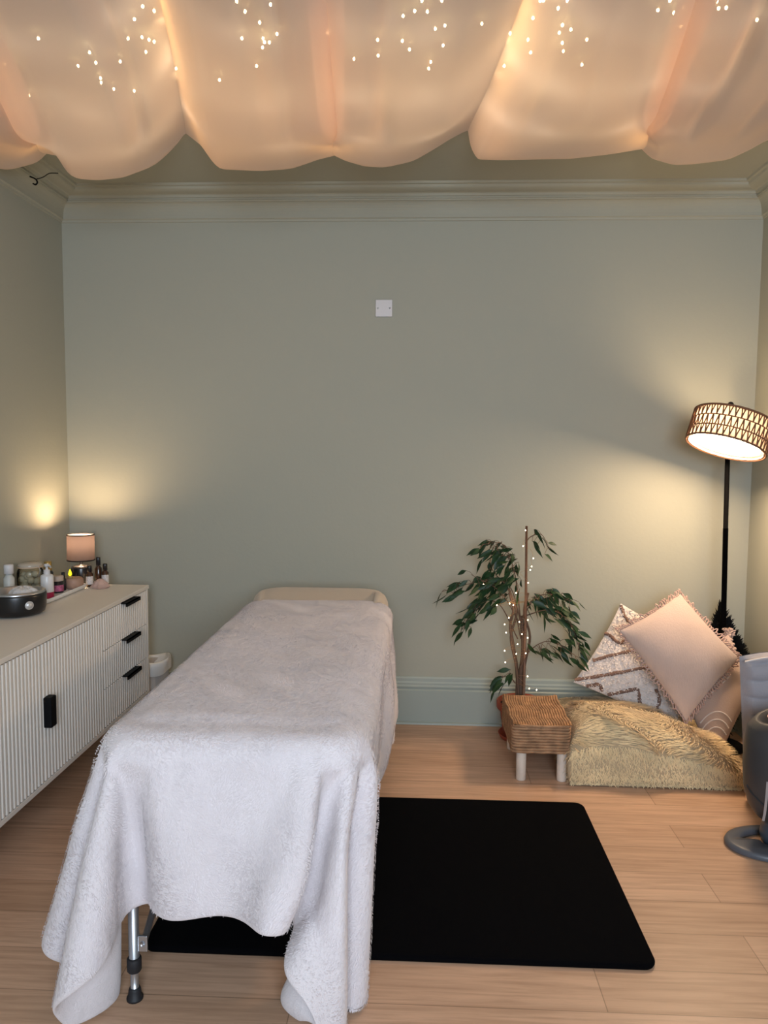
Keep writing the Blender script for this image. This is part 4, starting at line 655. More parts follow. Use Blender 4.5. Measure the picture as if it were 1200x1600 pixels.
[-3128,10502,845,9,2,96,12,1,97,15,0,96,6,1,97,2,2,97,11,0,97,-4,1,97,10,1,97,0,2,97,-5,1,97,-4,2,97,0,2,97,-3,2,97,-1,1,96,-2,1,97,-1,1,97,-2,0,97,-3,0,96,-23,-1,95,23,0,102,62,1,75,89,0,46,98,1,11,93,1,27,96,1,1,97,1,0,96,1,1,97,1,0,96,1,0,97,1,0,96,1,0,97,1,-1,96,1,-1,97,1,-1,96,1,-1,97,1,-1,96,1,-1,97,1,-1,96,1,-1,96,1,-1,97,1,-1,96,1,0,97,1,0,96,1,0,95,0,-21,97,1,-10,87,1,-44,63,1,-74,25,2,-96,-9,1,-98,3,1,-97,4,0,-98,3,1,-97,-3,2,-97,-11,3,-96,2,1,-97,-12,3,-96,0,0,-97,-13,2,-96,2,-1,-97,-14,1,-97,1,-1,-97,-16,1,-96,-3,-1,-98,-19,1,-96,-10,0,-97,-20,0,-96,-20,0,-96],
[-3098,10597,841,8,2,97,15,0,96,7,1,97,12,-1,97,0,2,97,4,1,98,-5,2,97,-10,2,97,-3,2,98,-8,2,97,3,2,97,1,2,97,-5,2,96,0,1,97,-3,1,97,-3,1,96,-6,-1,97,-3,0,97,-16,-1,97,23,0,101,61,0,76,89,1,44,97,1,12,93,1,28,97,1,1,96,1,1,96,1,0,97,1,1,96,1,0,97,1,0,96,1,-1,97,1,-1,96,1,-1,97,1,-1,96,1,-2,97,1,-1,96,1,-2,97,1,-1,96,1,-1,96,1,-1,97,1,-1,96,0,-1,97,1,0,96,1,0,95,1,-19,97,1,-10,87,1,-44,64,1,-73,25,1,-96,0,1,-98,4,1,-98,7,1,-98,5,1,-97,1,2,-98,4,0,-97,-6,3,-96,-5,2,-96,-8,2,-97,-7,1,-96,-8,0,-96,-8,0,-97,4,-1,-98,-20,1,-96,-2,-1,-98,-19,1,-96,-7,0,-98,-18,0,-97,-15,0,-97],
[-3071,10692,838,9,1,96,9,1,97,10,0,97,-1,2,97,1,1,98,-8,2,97,-3,1,98,-12,2,98,-7,2,97,-10,1,98,-15,1,96,6,3,97,-9,1,96,8,3,97,-12,-1,96,-4,0,97,1,1,97,3,1,97,-7,-1,98,25,0,102,63,0,74,87,1,45,96,1,14,93,1,27,97,1,2,96,1,1,96,1,1,97,1,0,96,1,0,97,1,0,96,1,0,97,1,-2,96,1,-1,97,1,-1,96,1,-2,97,0,-2,96,1,-2,97,1,-2,96,1,-1,97,1,-2,96,1,-1,96,1,0,97,1,0,96,1,0,95,1,-19,97,1,-9,88,1,-43,64,1,-72,25,1,-97,11,0,-98,3,2,-98,11,0,-99,-1,2,-98,18,0,-97,-3,2,-97,10,0,-97,-3,2,-97,-7,2,-96,-6,0,-96,-9,1,-96,-7,0,-97,-15,2,-97,-21,1,-96,-6,-1,-98,-21,1,-97,-7,0,-98,-13,0,-97,-13,0,-98],
[-3051,10787,835,11,1,96,9,1,97,4,1,97,3,1,98,-14,2,97,-3,2,99,-19,1,96,-16,1,98,-12,1,97,-14,1,97,-2,3,98,-10,1,97,1,3,96,-8,0,97,-4,0,96,-5,0,97,-2,1,97,5,1,97,14,1,98,25,-1,105,64,1,73,86,1,45,96,1,16,93,1,26,97,1,2,96,1,1,97,1,1,96,1,1,96,1,0,97,1,-1,96,0,0,97,1,-2,96,1,-1,97,1,-2,96,1,-2,97,1,-2,96,1,-2,97,1,-2,96,1,-2,97,1,-2,96,1,-1,97,1,0,96,1,-1,96,1,0,95,1,-17,98,1,-9,87,0,-42,65,1,-72,25,2,-97,15,0,-98,9,1,-99,7,1,-98,3,1,-99,22,0,-97,3,2,-98,13,0,-96,-8,2,-97,7,0,-97,-12,2,-95,-10,2,-96,-8,0,-97,-4,0,-98,-19,1,-96,-12,0,-98,-20,1,-98,-12,0,-98,-21,1,-97,-14,0,-97],
[-3038,10883,833,11,2,96,10,0,96,-8,1,97,2,1,98,-21,1,96,-5,2,99,-12,1,99,-18,1,97,-24,1,96,-7,2,99,-15,1,96,-7,1,97,-8,1,97,-1,2,97,-7,0,96,5,1,97,0,1,97,13,2,97,18,0,97,23,0,108,64,1,73,86,1,45,96,1,16,93,1,27,97,1,1,96,0,2,97,1,1,96,1,1,96,1,0,97,1,-1,96,1,0,97,1,-2,96,1,-1,97,1,-2,96,1,-3,97,1,-2,96,1,-2,97,1,-3,96,1,-2,97,1,-1,96,1,-2,97,1,0,96,1,-1,96,1,0,96,1,-16,97,1,-8,86,0,-42,67,1,-71,25,2,-98,24,0,-97,5,1,-100,8,1,-99,8,1,-99,19,0,-97,9,2,-98,11,0,-96,6,1,-97,-2,1,-97,-2,1,-96,-8,1,-96,-9,0,-97,-22,2,-96,-9,0,-97,-22,1,-97,-15,1,-99,-19,0,-97,-17,1,-99,-13,0,-97],
[-3026,10979,831,12,1,96,6,1,96,-3,1,98,-1,1,98,-25,1,96,-7,2,99,-25,1,96,-17,1,98,-17,1,98,-14,1,98,-7,2,98,-10,2,97,-4,1,96,-12,0,96,-3,1,97,0,1,96,9,1,97,12,1,98,16,1,97,27,0,109,63,1,74,86,0,44,96,1,17,93,1,26,97,1,2,96,1,2,97,1,1,96,1,0,97,1,1,96,1,-1,96,1,-1,97,1,-1,96,1,-2,97,1,-2,96,1,-3,97,1,-2,96,1,-3,97,1,-2,96,1,-2,97,1,-2,96,1,-1,97,1,-1,96,1,-1,97,1,1,95,1,-17,97,0,-7,86,1,-42,67,1,-70,25,1,-98,25,1,-97,9,1,-100,10,1,-99,8,1,-99,20,0,-98,12,1,-97,13,1,-97,5,1,-97,4,0,-97,2,1,-96,-13,1,-96,-12,1,-96,-6,0,-98,-9,1,-98,-20,1,-97,-16,1,-99,-23,1,-97,-24,0,-98,-18,1,-97],
[-3019,11075,829,12,1,96,9,1,97,-3,1,97,-11,1,98,-27,1,95,-13,1,99,-24,1,97,-9,2,99,-16,1,98,-15,1,98,-20,1,96,-11,2,97,-7,1,97,-6,1,97,1,1,96,13,0,96,12,1,97,13,1,97,10,1,98,20,1,111,64,0,73,86,1,45,97,1,16,92,1,27,97,1,2,96,1,2,97,1,1,96,1,1,97,1,0,96,1,-1,97,1,0,96,1,-2,96,1,-2,97,1,-2,96,1,-2,97,1,-3,96,1,-3,97,1,-2,96,1,-2,97,1,-2,96,1,-2,97,1,-1,96,0,0,97,1,0,95,1,-16,97,1,-6,87,1,-43,67,1,-69,25,1,-99,29,1,-96,14,1,-100,2,1,-100,8,0,-99,22,1,-97,18,1,-97,8,1,-98,3,1,-97,10,0,-96,-2,1,-96,-3,1,-97,-10,1,-96,-8,0,-98,-19,1,-97,-11,1,-98,-24,1,-97,-26,1,-98,-16,0,-98,-18,1,-98],
[-3013,11171,828,13,1,96,6,1,97,-1,1,98,-6,1,98,-26,1,96,-11,1,99,-27,1,96,-18,1,98,-17,2,98,-15,1,98,-11,1,98,-10,1,97,-12,1,96,-5,1,96,-8,2,96,9,0,97,8,1,97,11,0,97,21,1,97,21,1,111,64,1,73,86,1,45,95,1,19,93,1,25,97,1,2,96,1,2,97,1,1,96,1,1,97,1,0,96,1,0,97,1,-1,96,1,-2,96,1,-2,97,1,-2,96,1,-2,97,1,-3,96,1,-3,97,0,-2,96,1,-2,97,1,-2,96,1,-2,97,1,-1,96,1,0,97,1,0,95,1,-16,97,1,-6,87,1,-42,68,1,-69,25,1,-99,27,1,-97,6,1,-99,15,1,-100,7,0,-99,22,1,-97,9,1,-98,7,0,-98,18,1,-96,7,1,-96,-7,1,-96,1,1,-97,-11,1,-96,-4,0,-98,-10,1,-98,-17,1,-98,-15,0,-98,-25,1,-97,-21,1,-98,-22,1,-97],
[-3011,11267,828,10,1,96,11,1,96,0,1,98,-14,1,97,-13,0,98,-23,2,97,-12,0,99,-17,2,98,-16,1,98,-20,2,97,-17,1,96,-11,1,97,-13,2,97,-5,1,96,-1,0,97,1,1,96,7,1,98,9,0,97,24,1,96,20,1,111,63,1,73,86,1,46,96,1,16,92,1,28,97,1,2,96,1,2,97,1,1,96,1,1,97,1,0,96,1,-1,97,1,-1,96,0,-1,97,1,-2,96,1,-2,96,1,-3,97,1,-2,96,1,-3,97,1,-2,96,1,-2,97,1,-2,96,1,-1,97,1,-1,96,1,-1,97,1,0,95,1,-15,97,1,-7,87,1,-41,68,1,-70,26,0,-98,27,2,-97,13,1,-100,3,0,-99,8,1,-99,24,1,-97,17,1,-98,11,0,-97,5,1,-97,9,1,-96,-2,1,-96,-1,1,-97,-9,0,-97,-21,0,-95,-4,2,-98,-10,1,-99,-26,0,-97,-22,1,-98,-3,1,-99,-27,1,-97],
[-3011,11364,828,11,0,96,4,1,97,4,1,97,-1,1,98,-17,0,98,-22,1,96,-10,1,99,-5,-1,100,-25,3,96,-4,-1,99,-16,1,97,-8,0,97,-20,3,95,-15,3,95,-11,2,96,2,1,97,4,0,97,8,1,98,22,0,96,19,2,109,63,1,74,85,1,46,95,1,19,93,1,26,97,1,2,96,1,1,97,0,1,96,1,1,97,1,0,96,1,0,97,1,-1,96,1,-2,97,1,-1,96,1,-2,97,1,-3,96,1,-2,96,1,-2,97,1,-3,96,1,-2,97,1,-2,96,1,-1,97,1,-1,96,1,0,97,1,0,95,1,-15,97,1,-8,88,1,-40,67,1,-70,27,0,-98,21,2,-98,7,0,-99,15,1,-99,8,1,-99,9,0,-98,22,1,-97,18,1,-97,6,1,-96,3,0,-97,6,2,-97,-12,0,-95,2,1,-98,-18,0,-95,-5,2,-99,-20,0,-97,-20,1,-97,-16,1,-98,-16,1,-98,-16,1,-97],
[-3015,11460,829,9,0,96,13,1,96,0,1,98,-5,0,97,-18,1,97,-4,1,99,-9,0,98,-9,0,99,-22,2,96,-3,-1,99,-7,0,97,-12,1,97,-9,1,96,-19,4,95,-11,2,96,-6,2,96,-8,2,97,6,0,98,16,-1,97,22,3,107,63,1,74,84,1,47,96,1,17,92,0,27,97,1,2,96,1,1,97,1,1,96,1,1,97,1,0,96,1,0,97,1,-1,96,1,-1,97,1,-2,96,1,-2,97,1,-2,96,1,-2,96,1,-2,97,1,-2,96,1,-2,97,1,-2,96,1,-1,97,1,-1,96,1,0,97,1,0,95,1,-15,97,1,-10,89,1,-39,66,1,-70,28,0,-97,19,2,-98,12,0,-99,7,1,-99,6,0,-98,21,1,-98,17,1,-97,8,1,-97,11,1,-97,-4,-1,-96,1,2,-96,-5,0,-97,-10,0,-96,-21,0,-95,-1,2,-98,-10,2,-98,-21,0,-97,-16,1,-98,2,2,-99,-22,1,-97],
[-3018,11556,830,8,0,96,1,1,97,8,1,97,4,1,97,-7,0,98,-3,0,98,-16,1,98,-11,0,98,-3,0,98,-4,-1,98,-9,0,97,-7,0,97,-12,1,96,-15,4,95,-13,3,96,-10,2,96,-1,0,97,-7,3,97,-1,0,98,25,2,103,61,2,76,85,1,47,95,0,18,93,1,27,97,1,1,96,1,1,97,1,1,96,1,1,97,1,0,96,1,0,97,1,-1,96,1,-1,97,1,-2,96,1,-1,97,1,-2,96,1,-2,97,1,-2,96,1,-2,96,1,-1,97,1,-2,96,1,-1,97,1,-1,96,1,0,97,0,0,95,2,-15,97,1,-11,89,1,-39,67,0,-70,28,0,-96,8,2,-99,9,1,-98,7,1,-99,17,1,-97,8,-1,-98,17,2,-97,0,-1,-97,14,2,-97,-4,-1,-96,5,2,-97,-16,-2,-95,4,3,-97,-18,-1,-96,0,3,-98,-15,1,-97,-5,1,-98,-16,1,-97,-17,1,-97,-11,2,-97],
[-3032,11652,831,9,0,97,10,2,96,0,-1,97,3,1,97,2,1,98,-5,0,97,-4,0,98,-6,0,98,-15,1,97,1,-1,98,-11,1,97,4,-1,97,-7,1,97,-2,0,97,-10,2,96,-8,1,96,-12,4,96,-3,1,97,-25,3,96,21,3,102,57,1,78,86,1,47,97,1,17,93,1,27,96,1,1,96,1,1,97,1,1,96,1,0,97,1,1,96,1,-1,97,1,0,96,1,-1,97,1,-1,96,1,-2,97,1,-1,96,1,-2,97,1,-2,96,1,-1,96,0,-2,97,1,-1,96,1,-1,97,1,0,96,1,-1,97,1,1,95,1,-17,97,2,-11,90,1,-39,68,0,-70,28,0,-95,3,2,-99,13,1,-98,10,1,-98,13,1,-97,7,0,-98,10,1,-97,-1,-1,-97,5,1,-97,-11,-2,-95,1,1,-97,-6,0,-96,-7,1,-96,-14,0,-96,1,3,-98,-13,1,-96,-3,2,-98,-13,1,-97,3,3,-98,-19,1,-96],
[-3049,11748,833,9,0,96,3,0,97,6,0,96,10,2,97,0,0,98,7,1,97,-9,0,97,-3,0,98,-2,1,97,-1,0,98,-7,0,96,-3,0,97,-5,0,97,-6,1,97,-6,2,96,-8,2,97,-6,2,96,-6,1,97,-34,3,95,19,3,100,56,1,81,87,1,47,97,1,16,93,1,27,96,1,1,96,1,1,97,1,0,96,1,1,97,1,0,96,1,0,97,1,-1,96,1,-1,97,1,0,96,0,-2,97,1,-1,96,1,-1,97,1,-1,96,1,-1,97,1,-2,96,1,0,96,1,-1,97,1,-1,96,1,0,97,1,0,95,1,-17,97,1,-11,90,1,-39,68,1,-71,29,0,-95,-4,1,-98,4,1,-98,8,1,-97,8,0,-98,6,0,-97,4,0,-97,-1,-1,-96,0,0,-96,-3,0,-97,-2,1,-96,-2,1,-97,-1,1,-96,3,2,-97,2,2,-98,-7,2,-96,-4,1,-98,-15,2,-96,-24,0,-95,-14,2,-96],
[-3078,11841,836,12,1,96,12,2,96,-2,-2,97,13,2,96,0,0,97,12,2,96,4,1,97,-4,0,97,-8,0,97,1,1,97,-6,0,97,3,1,97,-4,1,97,0,1,97,-5,1,97,-5,2,96,-7,1,97,-9,2,97,-38,2,92,14,2,102,59,2,80,86,1,49,98,1,14,93,1,28,96,1,1,97,1,0,96,1,1,96,0,0,97,1,0,96,1,0,97,1,0,96,1,-1,97,1,-1,96,1,0,97,1,-1,96,1,-1,97,1,-1,96,1,-1,97,1,0,96,1,-1,97,1,-1,96,1,0,96,1,0,97,1,0,95,1,-18,97,1,-11,91,1,-39,68,1,-71,27,0,-95,-8,1,-99,10,1,-97,8,1,-97,4,0,-97,6,1,-97,-4,-1,-97,3,0,-97,-9,0,-96,3,0,-96,1,1,-97,2,1,-97,1,1,-97,-3,1,-96,-6,2,-96,-3,1,-97,-10,2,-96,-12,1,-96,-7,2,-97,-17,2,-96],
[-3099,11937,838,7,0,96,10,0,96,13,1,96,8,1,96,10,1,96,8,1,96,6,1,97,9,1,97,-6,1,96,0,0,97,-8,1,97,-7,1,97,-7,1,96,-3,1,97,-4,1,97,-3,2,97,-3,1,97,0,2,97,-40,2,91,13,1,102,59,1,81,86,1,49,98,1,13,93,1,29,96,1,0,97,1,1,96,1,0,96,1,0,97,1,0,96,1,0,97,1,0,96,1,0,97,1,-1,96,1,0,97,1,-1,96,1,0,97,1,0,96,1,-1,97,1,0,96,1,-1,97,1,0,96,1,0,96,1,0,97,1,0,95,1,-20,97,1,-12,92,1,-37,67,1,-72,29,0,-94,-13,1,-99,1,1,-97,5,0,-97,2,1,-96,3,0,-97,0,0,-97,2,1,-97,1,0,-96,5,1,-97,0,0,-97,4,1,-97,1,1,-97,12,1,-97,-7,1,-96,4,1,-97,-12,1,-96,-13,2,-95,-13,2,-96,-5,1,-97],
[-3082,12033,836,9,0,96,6,1,96,3,1,97,12,0,96,2,1,96,8,1,97,-1,1,96,4,1,97,-2,1,96,0,1,97,-4,1,97,4,1,97,-4,1,97,-3,2,96,-4,1,97,-4,1,97,-5,2,97,-8,1,97,-40,1,91,12,1,102,59,1,81,85,1,51,99,1,12,93,1,28,96,1,0,97,1,0,96,1,0,97,1,0,96,1,0,96,1,0,97,1,0,96,1,0,97,1,0,96,1,0,97,1,0,96,1,0,97,1,0,96,1,0,97,1,0,96,1,0,97,1,0,96,1,0,97,1,0,96,1,0,94,1,-22,97,1,-12,94,1,-36,67,0,-72,29,1,-94,-14,1,-99,6,1,-97,6,1,-97,2,0,-97,5,1,-97,0,0,-96,6,1,-97,-1,1,-97,5,0,-97,0,1,-97,5,0,-97,0,1,-96,0,1,-97,-6,0,-96,7,1,-97,-8,1,-96,10,0,-97,8,-1,-96,-1,0,-97],
[-3052,12126,833,1,3,97,4,0,96,7,1,96,2,1,97,6,0,96,2,1,97,5,0,97,1,2,97,-3,2,96,-3,1,97,-6,2,97,-10,2,96,-7,1,97,-4,1,97,-5,1,96,-4,2,97,-4,1,97,-1,1,97,-39,0,91,14,1,103,57,1,82,85,1,51,99,1,11,93,1,28,96,1,0,97,1,-1,96,1,0,97,1,0,96,1,0,97,1,0,96,1,0,96,1,1,97,1,0,96,1,0,97,1,1,96,1,0,97,1,0,96,1,1,97,1,0,96,0,0,97,1,1,96,1,0,97,1,0,96,1,0,94,1,-22,97,1,-14,94,1,-35,67,1,-72,30,1,-95,-14,1,-98,-1,1,-97,5,1,-97,1,1,-97,6,1,-97,0,1,-96,8,1,-97,-1,0,-97,9,1,-97,-1,0,-97,7,1,-97,1,0,-97,13,0,-97,-4,0,-96,11,0,-97,1,0,-97,12,-1,-96,3,0,-97,10,0,-97],
[-3006,12212,830,2,2,97,1,3,96,-1,2,97,0,2,97,-1,2,96,-3,2,97,-6,3,97,-10,2,97,-6,2,97,-5,2,96,-6,2,97,2,2,97,-4,1,97,-3,2,97,-6,1,96,-6,1,97,-7,1,97,-10,1,96,-34,-1,93,13,1,102,57,0,82,84,1,51,98,2,14,94,1,25,96,1,-1,97,1,0,96,1,-1,97,1,0,96,1,0,97,1,0,96,1,1,96,1,0,97,1,1,96,1,0,97,0,1,96,1,1,97,1,1,96,1,1,97,1,0,96,1,1,97,1,0,96,1,1,97,1,0,96,1,0,94,1,-23,97,1,-15,93,1,-34,68,1,-72,31,1,-94,-12,1,-99,4,1,-97,6,1,-97,1,1,-97,6,1,-97,-1,2,-97,8,1,-97,-1,1,-97,7,1,-97,-1,0,-96,6,0,-97,0,0,-97,5,-1,-97,-3,0,-97,16,0,-97,-1,0,-97,24,-1,-97,13,-1,-96,14,-1,-97],
[-2982,12307,827,-2,3,97,-3,3,96,-7,3,97,1,1,97,-8,3,97,-4,1,97,-4,2,97,-4,2,98,-7,3,97,-5,2,97,-7,3,96,-8,2,97,-6,2,97,-7,1,96,-8,1,96,-8,1,97,-11,0,96,-2,1,97,-27,-1,96,14,0,101,55,1,82,85,1,50,97,1,17,94,2,22,96,1,-1,97,1,-1,96,1,0,97,1,-1,96,0,0,97,1,0,96,1,1,97,1,1,96,1,1,96,1,1,97,1,1,96,1,1,97,1,1,96,1,1,97,1,1,96,1,1,97,1,1,96,1,1,97,1,0,96,1,0,94,1,-24,96,1,-16,93,1,-34,69,1,-70,32,1,-94,-11,1,-99,-1,1,-98,5,1,-97,0,1,-97,3,2,-98,-2,1,-96,3,1,-97,-2,1,-97,7,1,-97,-2,0,-96,8,0,-97,2,0,-97,16,0,-98,2,-1,-97,15,0,-97,3,-1,-98,14,0,-97,3,-1,-97,19,0,-97],
[-2967,12403,824,3,2,96,-2,3,97,-5,2,97,-5,2,97,-8,2,98,-10,3,97,-13,2,97,-16,2,97,-12,2,97,-6,2,97,-2,4,97,-7,2,97,-8,2,96,-6,2,97,-11,0,96,-4,2,97,-9,0,96,-3,0,97,-22,-1,96,20,0,102,53,1,82,84,1,49,97,1,18,94,1,22,96,1,-1,97,1,-1,96,1,-1,97,1,0,96,1,0,97,1,0,96,1,0,97,1,1,96,1,2,96,1,1,97,1,1,96,1,2,97,1,2,96,1,1,97,1,2,96,1,1,97,1,1,96,1,0,97,1,0,96,1,0,93,1,-25,97,0,-16,92,1,-33,70,1,-69,34,2,-95,-8,1,-99,4,0,-98,10,1,-98,-2,2,-98,9,1,-97,-10,3,-96,1,1,-97,-4,2,-97,0,0,-96,-3,0,-97,5,0,-97,2,-1,-97,5,-1,-97,2,-1,-98,19,0,-98,7,0,-98,27,0,-97,8,0,-98,12,-1,-97],
[-2967,12500,820,-2,2,97,1,2,96,-7,3,97,-6,2,97,-8,1,98,-17,2,97,-10,3,98,-7,2,98,-16,2,97,-13,2,97,-6,3,97,-6,3,97,-20,-1,95,-11,1,96,-10,0,96,-3,2,97,-9,0,97,3,2,97,-7,1,98,27,0,102,54,1,82,84,1,49,96,1,19,94,1,21,96,1,-1,97,1,-1,96,1,-1,97,1,-1,96,1,0,97,1,0,96,1,1,97,1,1,96,1,2,97,1,1,96,1,2,96,1,2,97,1,2,96,1,2,97,1,1,96,1,2,97,1,1,96,1,1,97,1,0,96,1,0,94,0,-25,95,1,-18,92,1,-33,70,1,-68,36,2,-94,-3,0,-100,-1,1,-98,14,1,-99,0,2,-98,14,1,-97,-8,3,-97,6,1,-97,-7,2,-96,2,0,-97,-7,1,-96,0,-1,-97,-7,0,-96,-1,-2,-98,2,-1,-98,16,0,-98,8,-1,-99,22,0,-98,6,0,-98,25,0,-97],
[-2963,12596,817,8,2,96,0,2,97,-9,2,97,-10,3,98,-22,1,96,-18,2,97,-11,2,98,-19,1,97,-16,2,98,-10,3,97,-6,3,98,-17,0,96,-17,0,95,-3,3,97,-14,0,96,3,2,97,-4,1,97,1,1,98,0,1,98,33,1,104,53,1,82,84,1,48,95,1,20,95,1,21,96,1,-2,97,1,-1,96,1,-1,97,1,-1,96,1,0,97,1,0,96,1,1,97,1,1,96,1,2,97,1,2,96,1,2,97,1,2,96,1,2,96,1,2,97,1,2,96,1,2,97,1,1,96,0,1,97,1,0,96,1,0,93,1,-26,96,1,-18,92,1,-32,70,1,-68,38,1,-94,0,1,-99,5,1,-99,17,0,-99,7,1,-99,8,2,-98,8,1,-97,7,0,-98,-4,2,-96,4,0,-97,-7,1,-96,-2,0,-97,-7,-1,-96,-9,1,-98,-23,0,-96,7,0,-99,9,-1,-99,19,0,-98,25,0,-98,16,0,-98],
[-2959,12692,814,9,2,96,-5,2,97,-17,2,96,-14,2,97,-13,2,98,-22,2,96,-15,1,98,-17,2,98,-12,2,99,-8,3,98,-20,2,96,-13,1,97,-17,0,95,-7,1,97,-6,2,96,-1,1,97,-4,1,97,4,2,98,6,1,99,38,1,104,51,1,82,84,1,48,95,1,22,95,1,19,96,1,-2,97,1,-1,96,1,-1,97,1,-1,96,1,0,97,1,0,96,1,1,97,1,2,96,1,1,97,1,2,96,1,3,97,0,2,96,1,2,96,1,3,97,1,2,96,1,1,97,1,2,96,1,1,97,1,0,96,1,0,94,1,-26,95,1,-19,93,1,-30,68,1,-69,41,1,-93,-4,1,-100,5,0,-100,19,1,-99,8,1,-99,21,1,-98,5,1,-98,4,1,-97,7,1,-97,3,0,-97,-7,1,-96,2,-1,-97,-15,1,-96,-2,-1,-98,-25,1,-96,-15,0,-98,2,0,-99,28,0,-99,26,0,-98,18,1,-98],
[-2956,12789,812,10,1,96,-6,2,96,-21,2,96,-10,2,98,-25,2,96,-10,2,99,-30,1,96,-12,2,99,-19,1,97,-14,2,98,-18,2,97,-11,1,97,-15,1,96,4,2,97,-6,2,96,1,1,97,1,1,97,6,2,98,-2,1,99,40,1,104,51,1,83,84,1,49,94,1,22,95,1,19,96,1,-2,97,1,-2,96,1,-1,97,1,-1,96,1,0,97,1,1,96,0,1,97,1,1,96,1,2,97,1,2,96,1,3,97,1,2,96,1,3,97,1,2,96,1,2,96,1,2,97,1,1,96,1,1,97,1,1,96,1,-1,94,1,-25,95,1,-20,93,1,-30,69,1,-68,42,1,-93,-7,0,-100,11,1,-100,17,1,-99,14,1,-99,15,1,-99,10,1,-98,8,1,-97,3,0,-97,2,1,-97,-3,0,-96,-6,0,-96,-9,0,-97,-12,0,-97,-12,1,-98,-23,0,-96,5,0,-100,17,0,-99,27,0,-99,23,1,-98],
[-2954,12885,809,9,1,96,-8,2,97,-27,2,94,-15,1,97,-13,2,99,-18,2,98,-19,2,98,-19,2,98,-12,1,99,-10,2,98,-20,2,97,-9,1,97,-19,2,95,-7,1,96,-5,1,97,-2,1,97,0,2,97,3,1,98,11,1,98,41,1,105,50,1,84,84,2,48,94,1,23,95,1,19,97,0,-2,96,1,-2,96,1,-1,97,1,-1,96,1,0,97,1,0,96,1,1,97,1,2,96,1,2,97,1,2,96,1,2,97,1,3,96,1,3,97,1,2,96,1,2,97,1,2,96,1,2,96,1,1,97,1,0,96,1,0,94,1,-26,95,1,-20,93,1,-29,70,0,-69,43,1,-92,-9,1,-100,7,1,-100,16,1,-100,14,1,-99,13,1,-99,16,1,-97,3,0,-98,7,1,-96,-3,0,-96,-2,1,-97,-11,0,-95,-7,0,-97,-18,-1,-97,-5,2,-98,-19,0,-98,4,0,-100,27,0,-99,29,0,-98,20,1,-99],
[-2954,12981,808,9,1,96,-7,1,97,-23,3,94,-9,1,99,-26,2,95,-16,2,99,-21,2,98,-11,1,99,-22,2,97,-13,2,99,-16,1,97,-14,2,96,-13,2,97,1,1,96,-3,1,97,-5,1,96,6,1,98,1,1,98,2,2,98,41,1,105,49,1,84,84,1,49,94,1,23,95,1,19,97,1,-2,96,1,-2,96,1,-1,97,1,-1,96,1,0,97,1,1,96,1,0,97,1,2,96,1,2,97,1,2,96,1,2,97,1,3,96,1,3,97,1,2,96,1,2,97,1,2,96,1,2,96,1,1,97,1,0,96,1,0,94,1,-26,95,0,-19,94,1,-30,69,1,-68,44,1,-92,-7,1,-100,13,0,-100,15,1,-99,13,1,-100,12,1,-98,8,1,-98,4,1,-98,1,1,-96,-4,0,-96,-5,0,-96,-10,0,-96,-9,0,-97,-17,0,-96,-16,0,-98,-2,1,-99,24,1,-100,18,0,-99,25,0,-99,23,1,-98],
[-2957,13077,807,11,1,96,-3,1,97,-13,2,97,-21,2,95,-21,2,97,-13,1,99,-15,2,99,-17,2,98,-11,0,99,-11,1,98,-21,3,96,-13,1,97,-14,2,96,-11,2,96,-6,2,96,-4,1,97,-2,1,97,0,1,98,10,1,98,38,2,106,50,1,83,83,1,50,95,1,22,94,1,20,97,1,-2,96,1,-2,97,1,-1,96,1,0,96,1,-1,97,1,1,96,1,1,97,1,1,96,1,2,97,1,2,96,1,3,97,1,2,96,1,3,97,1,2,96,1,2,97,1,2,96,1,1,97,1,1,96,0,1,96,1,-1,94,1,-25,95,1,-19,94,1,-29,69,1,-69,45,1,-91,-9,0,-100,7,1,-100,18,1,-99,12,1,-99,7,1,-99,4,0,-98,-6,-1,-96,4,1,-97,-12,-1,-95,-5,0,-96,-10,1,-96,-7,1,-97,-8,1,-97,10,1,-99,2,1,-99,16,1,-100,32,-1,-98,21,1,-99,16,0,-98],
[-2961,13173,807,9,1,96,2,1,97,-4,1,97,-14,2,97,-18,1,97,-16,2,98,-11,1,99,-17,2,98,-16,1,98,-16,2,97,-19,2,96,-12,2,97,-5,0,97,-11,2,96,-6,1,96,-8,2,97,-1,1,97,-3,2,97,-2,2,99,34,2,105,50,1,84,83,1,50,95,1,22,94,1,20,97,1,-1,96,1,-2,97,1,-1,96,1,-1,97,1,0,96,1,1,96,1,0,97,1,2,96,1,1,97,1,2,96,1,3,97,1,2,96,0,2,97,1,3,96,1,2,97,1,1,96,1,2,97,1,1,96,1,0,96,1,0,94,1,-26,95,1,-18,94,1,-29,70,1,-68,43,0,-91,-6,1,-100,8,1,-100,12,1,-99,1,0,-99,4,0,-98,1,0,-98,-7,-1,-96,2,1,-97,-11,-1,-95,1,1,-96,-8,1,-97,-3,1,-97,-1,2,-98,7,1,-98,19,1,-99,33,-1,-98,14,1,-99,16,1,-99,16,0,-98],
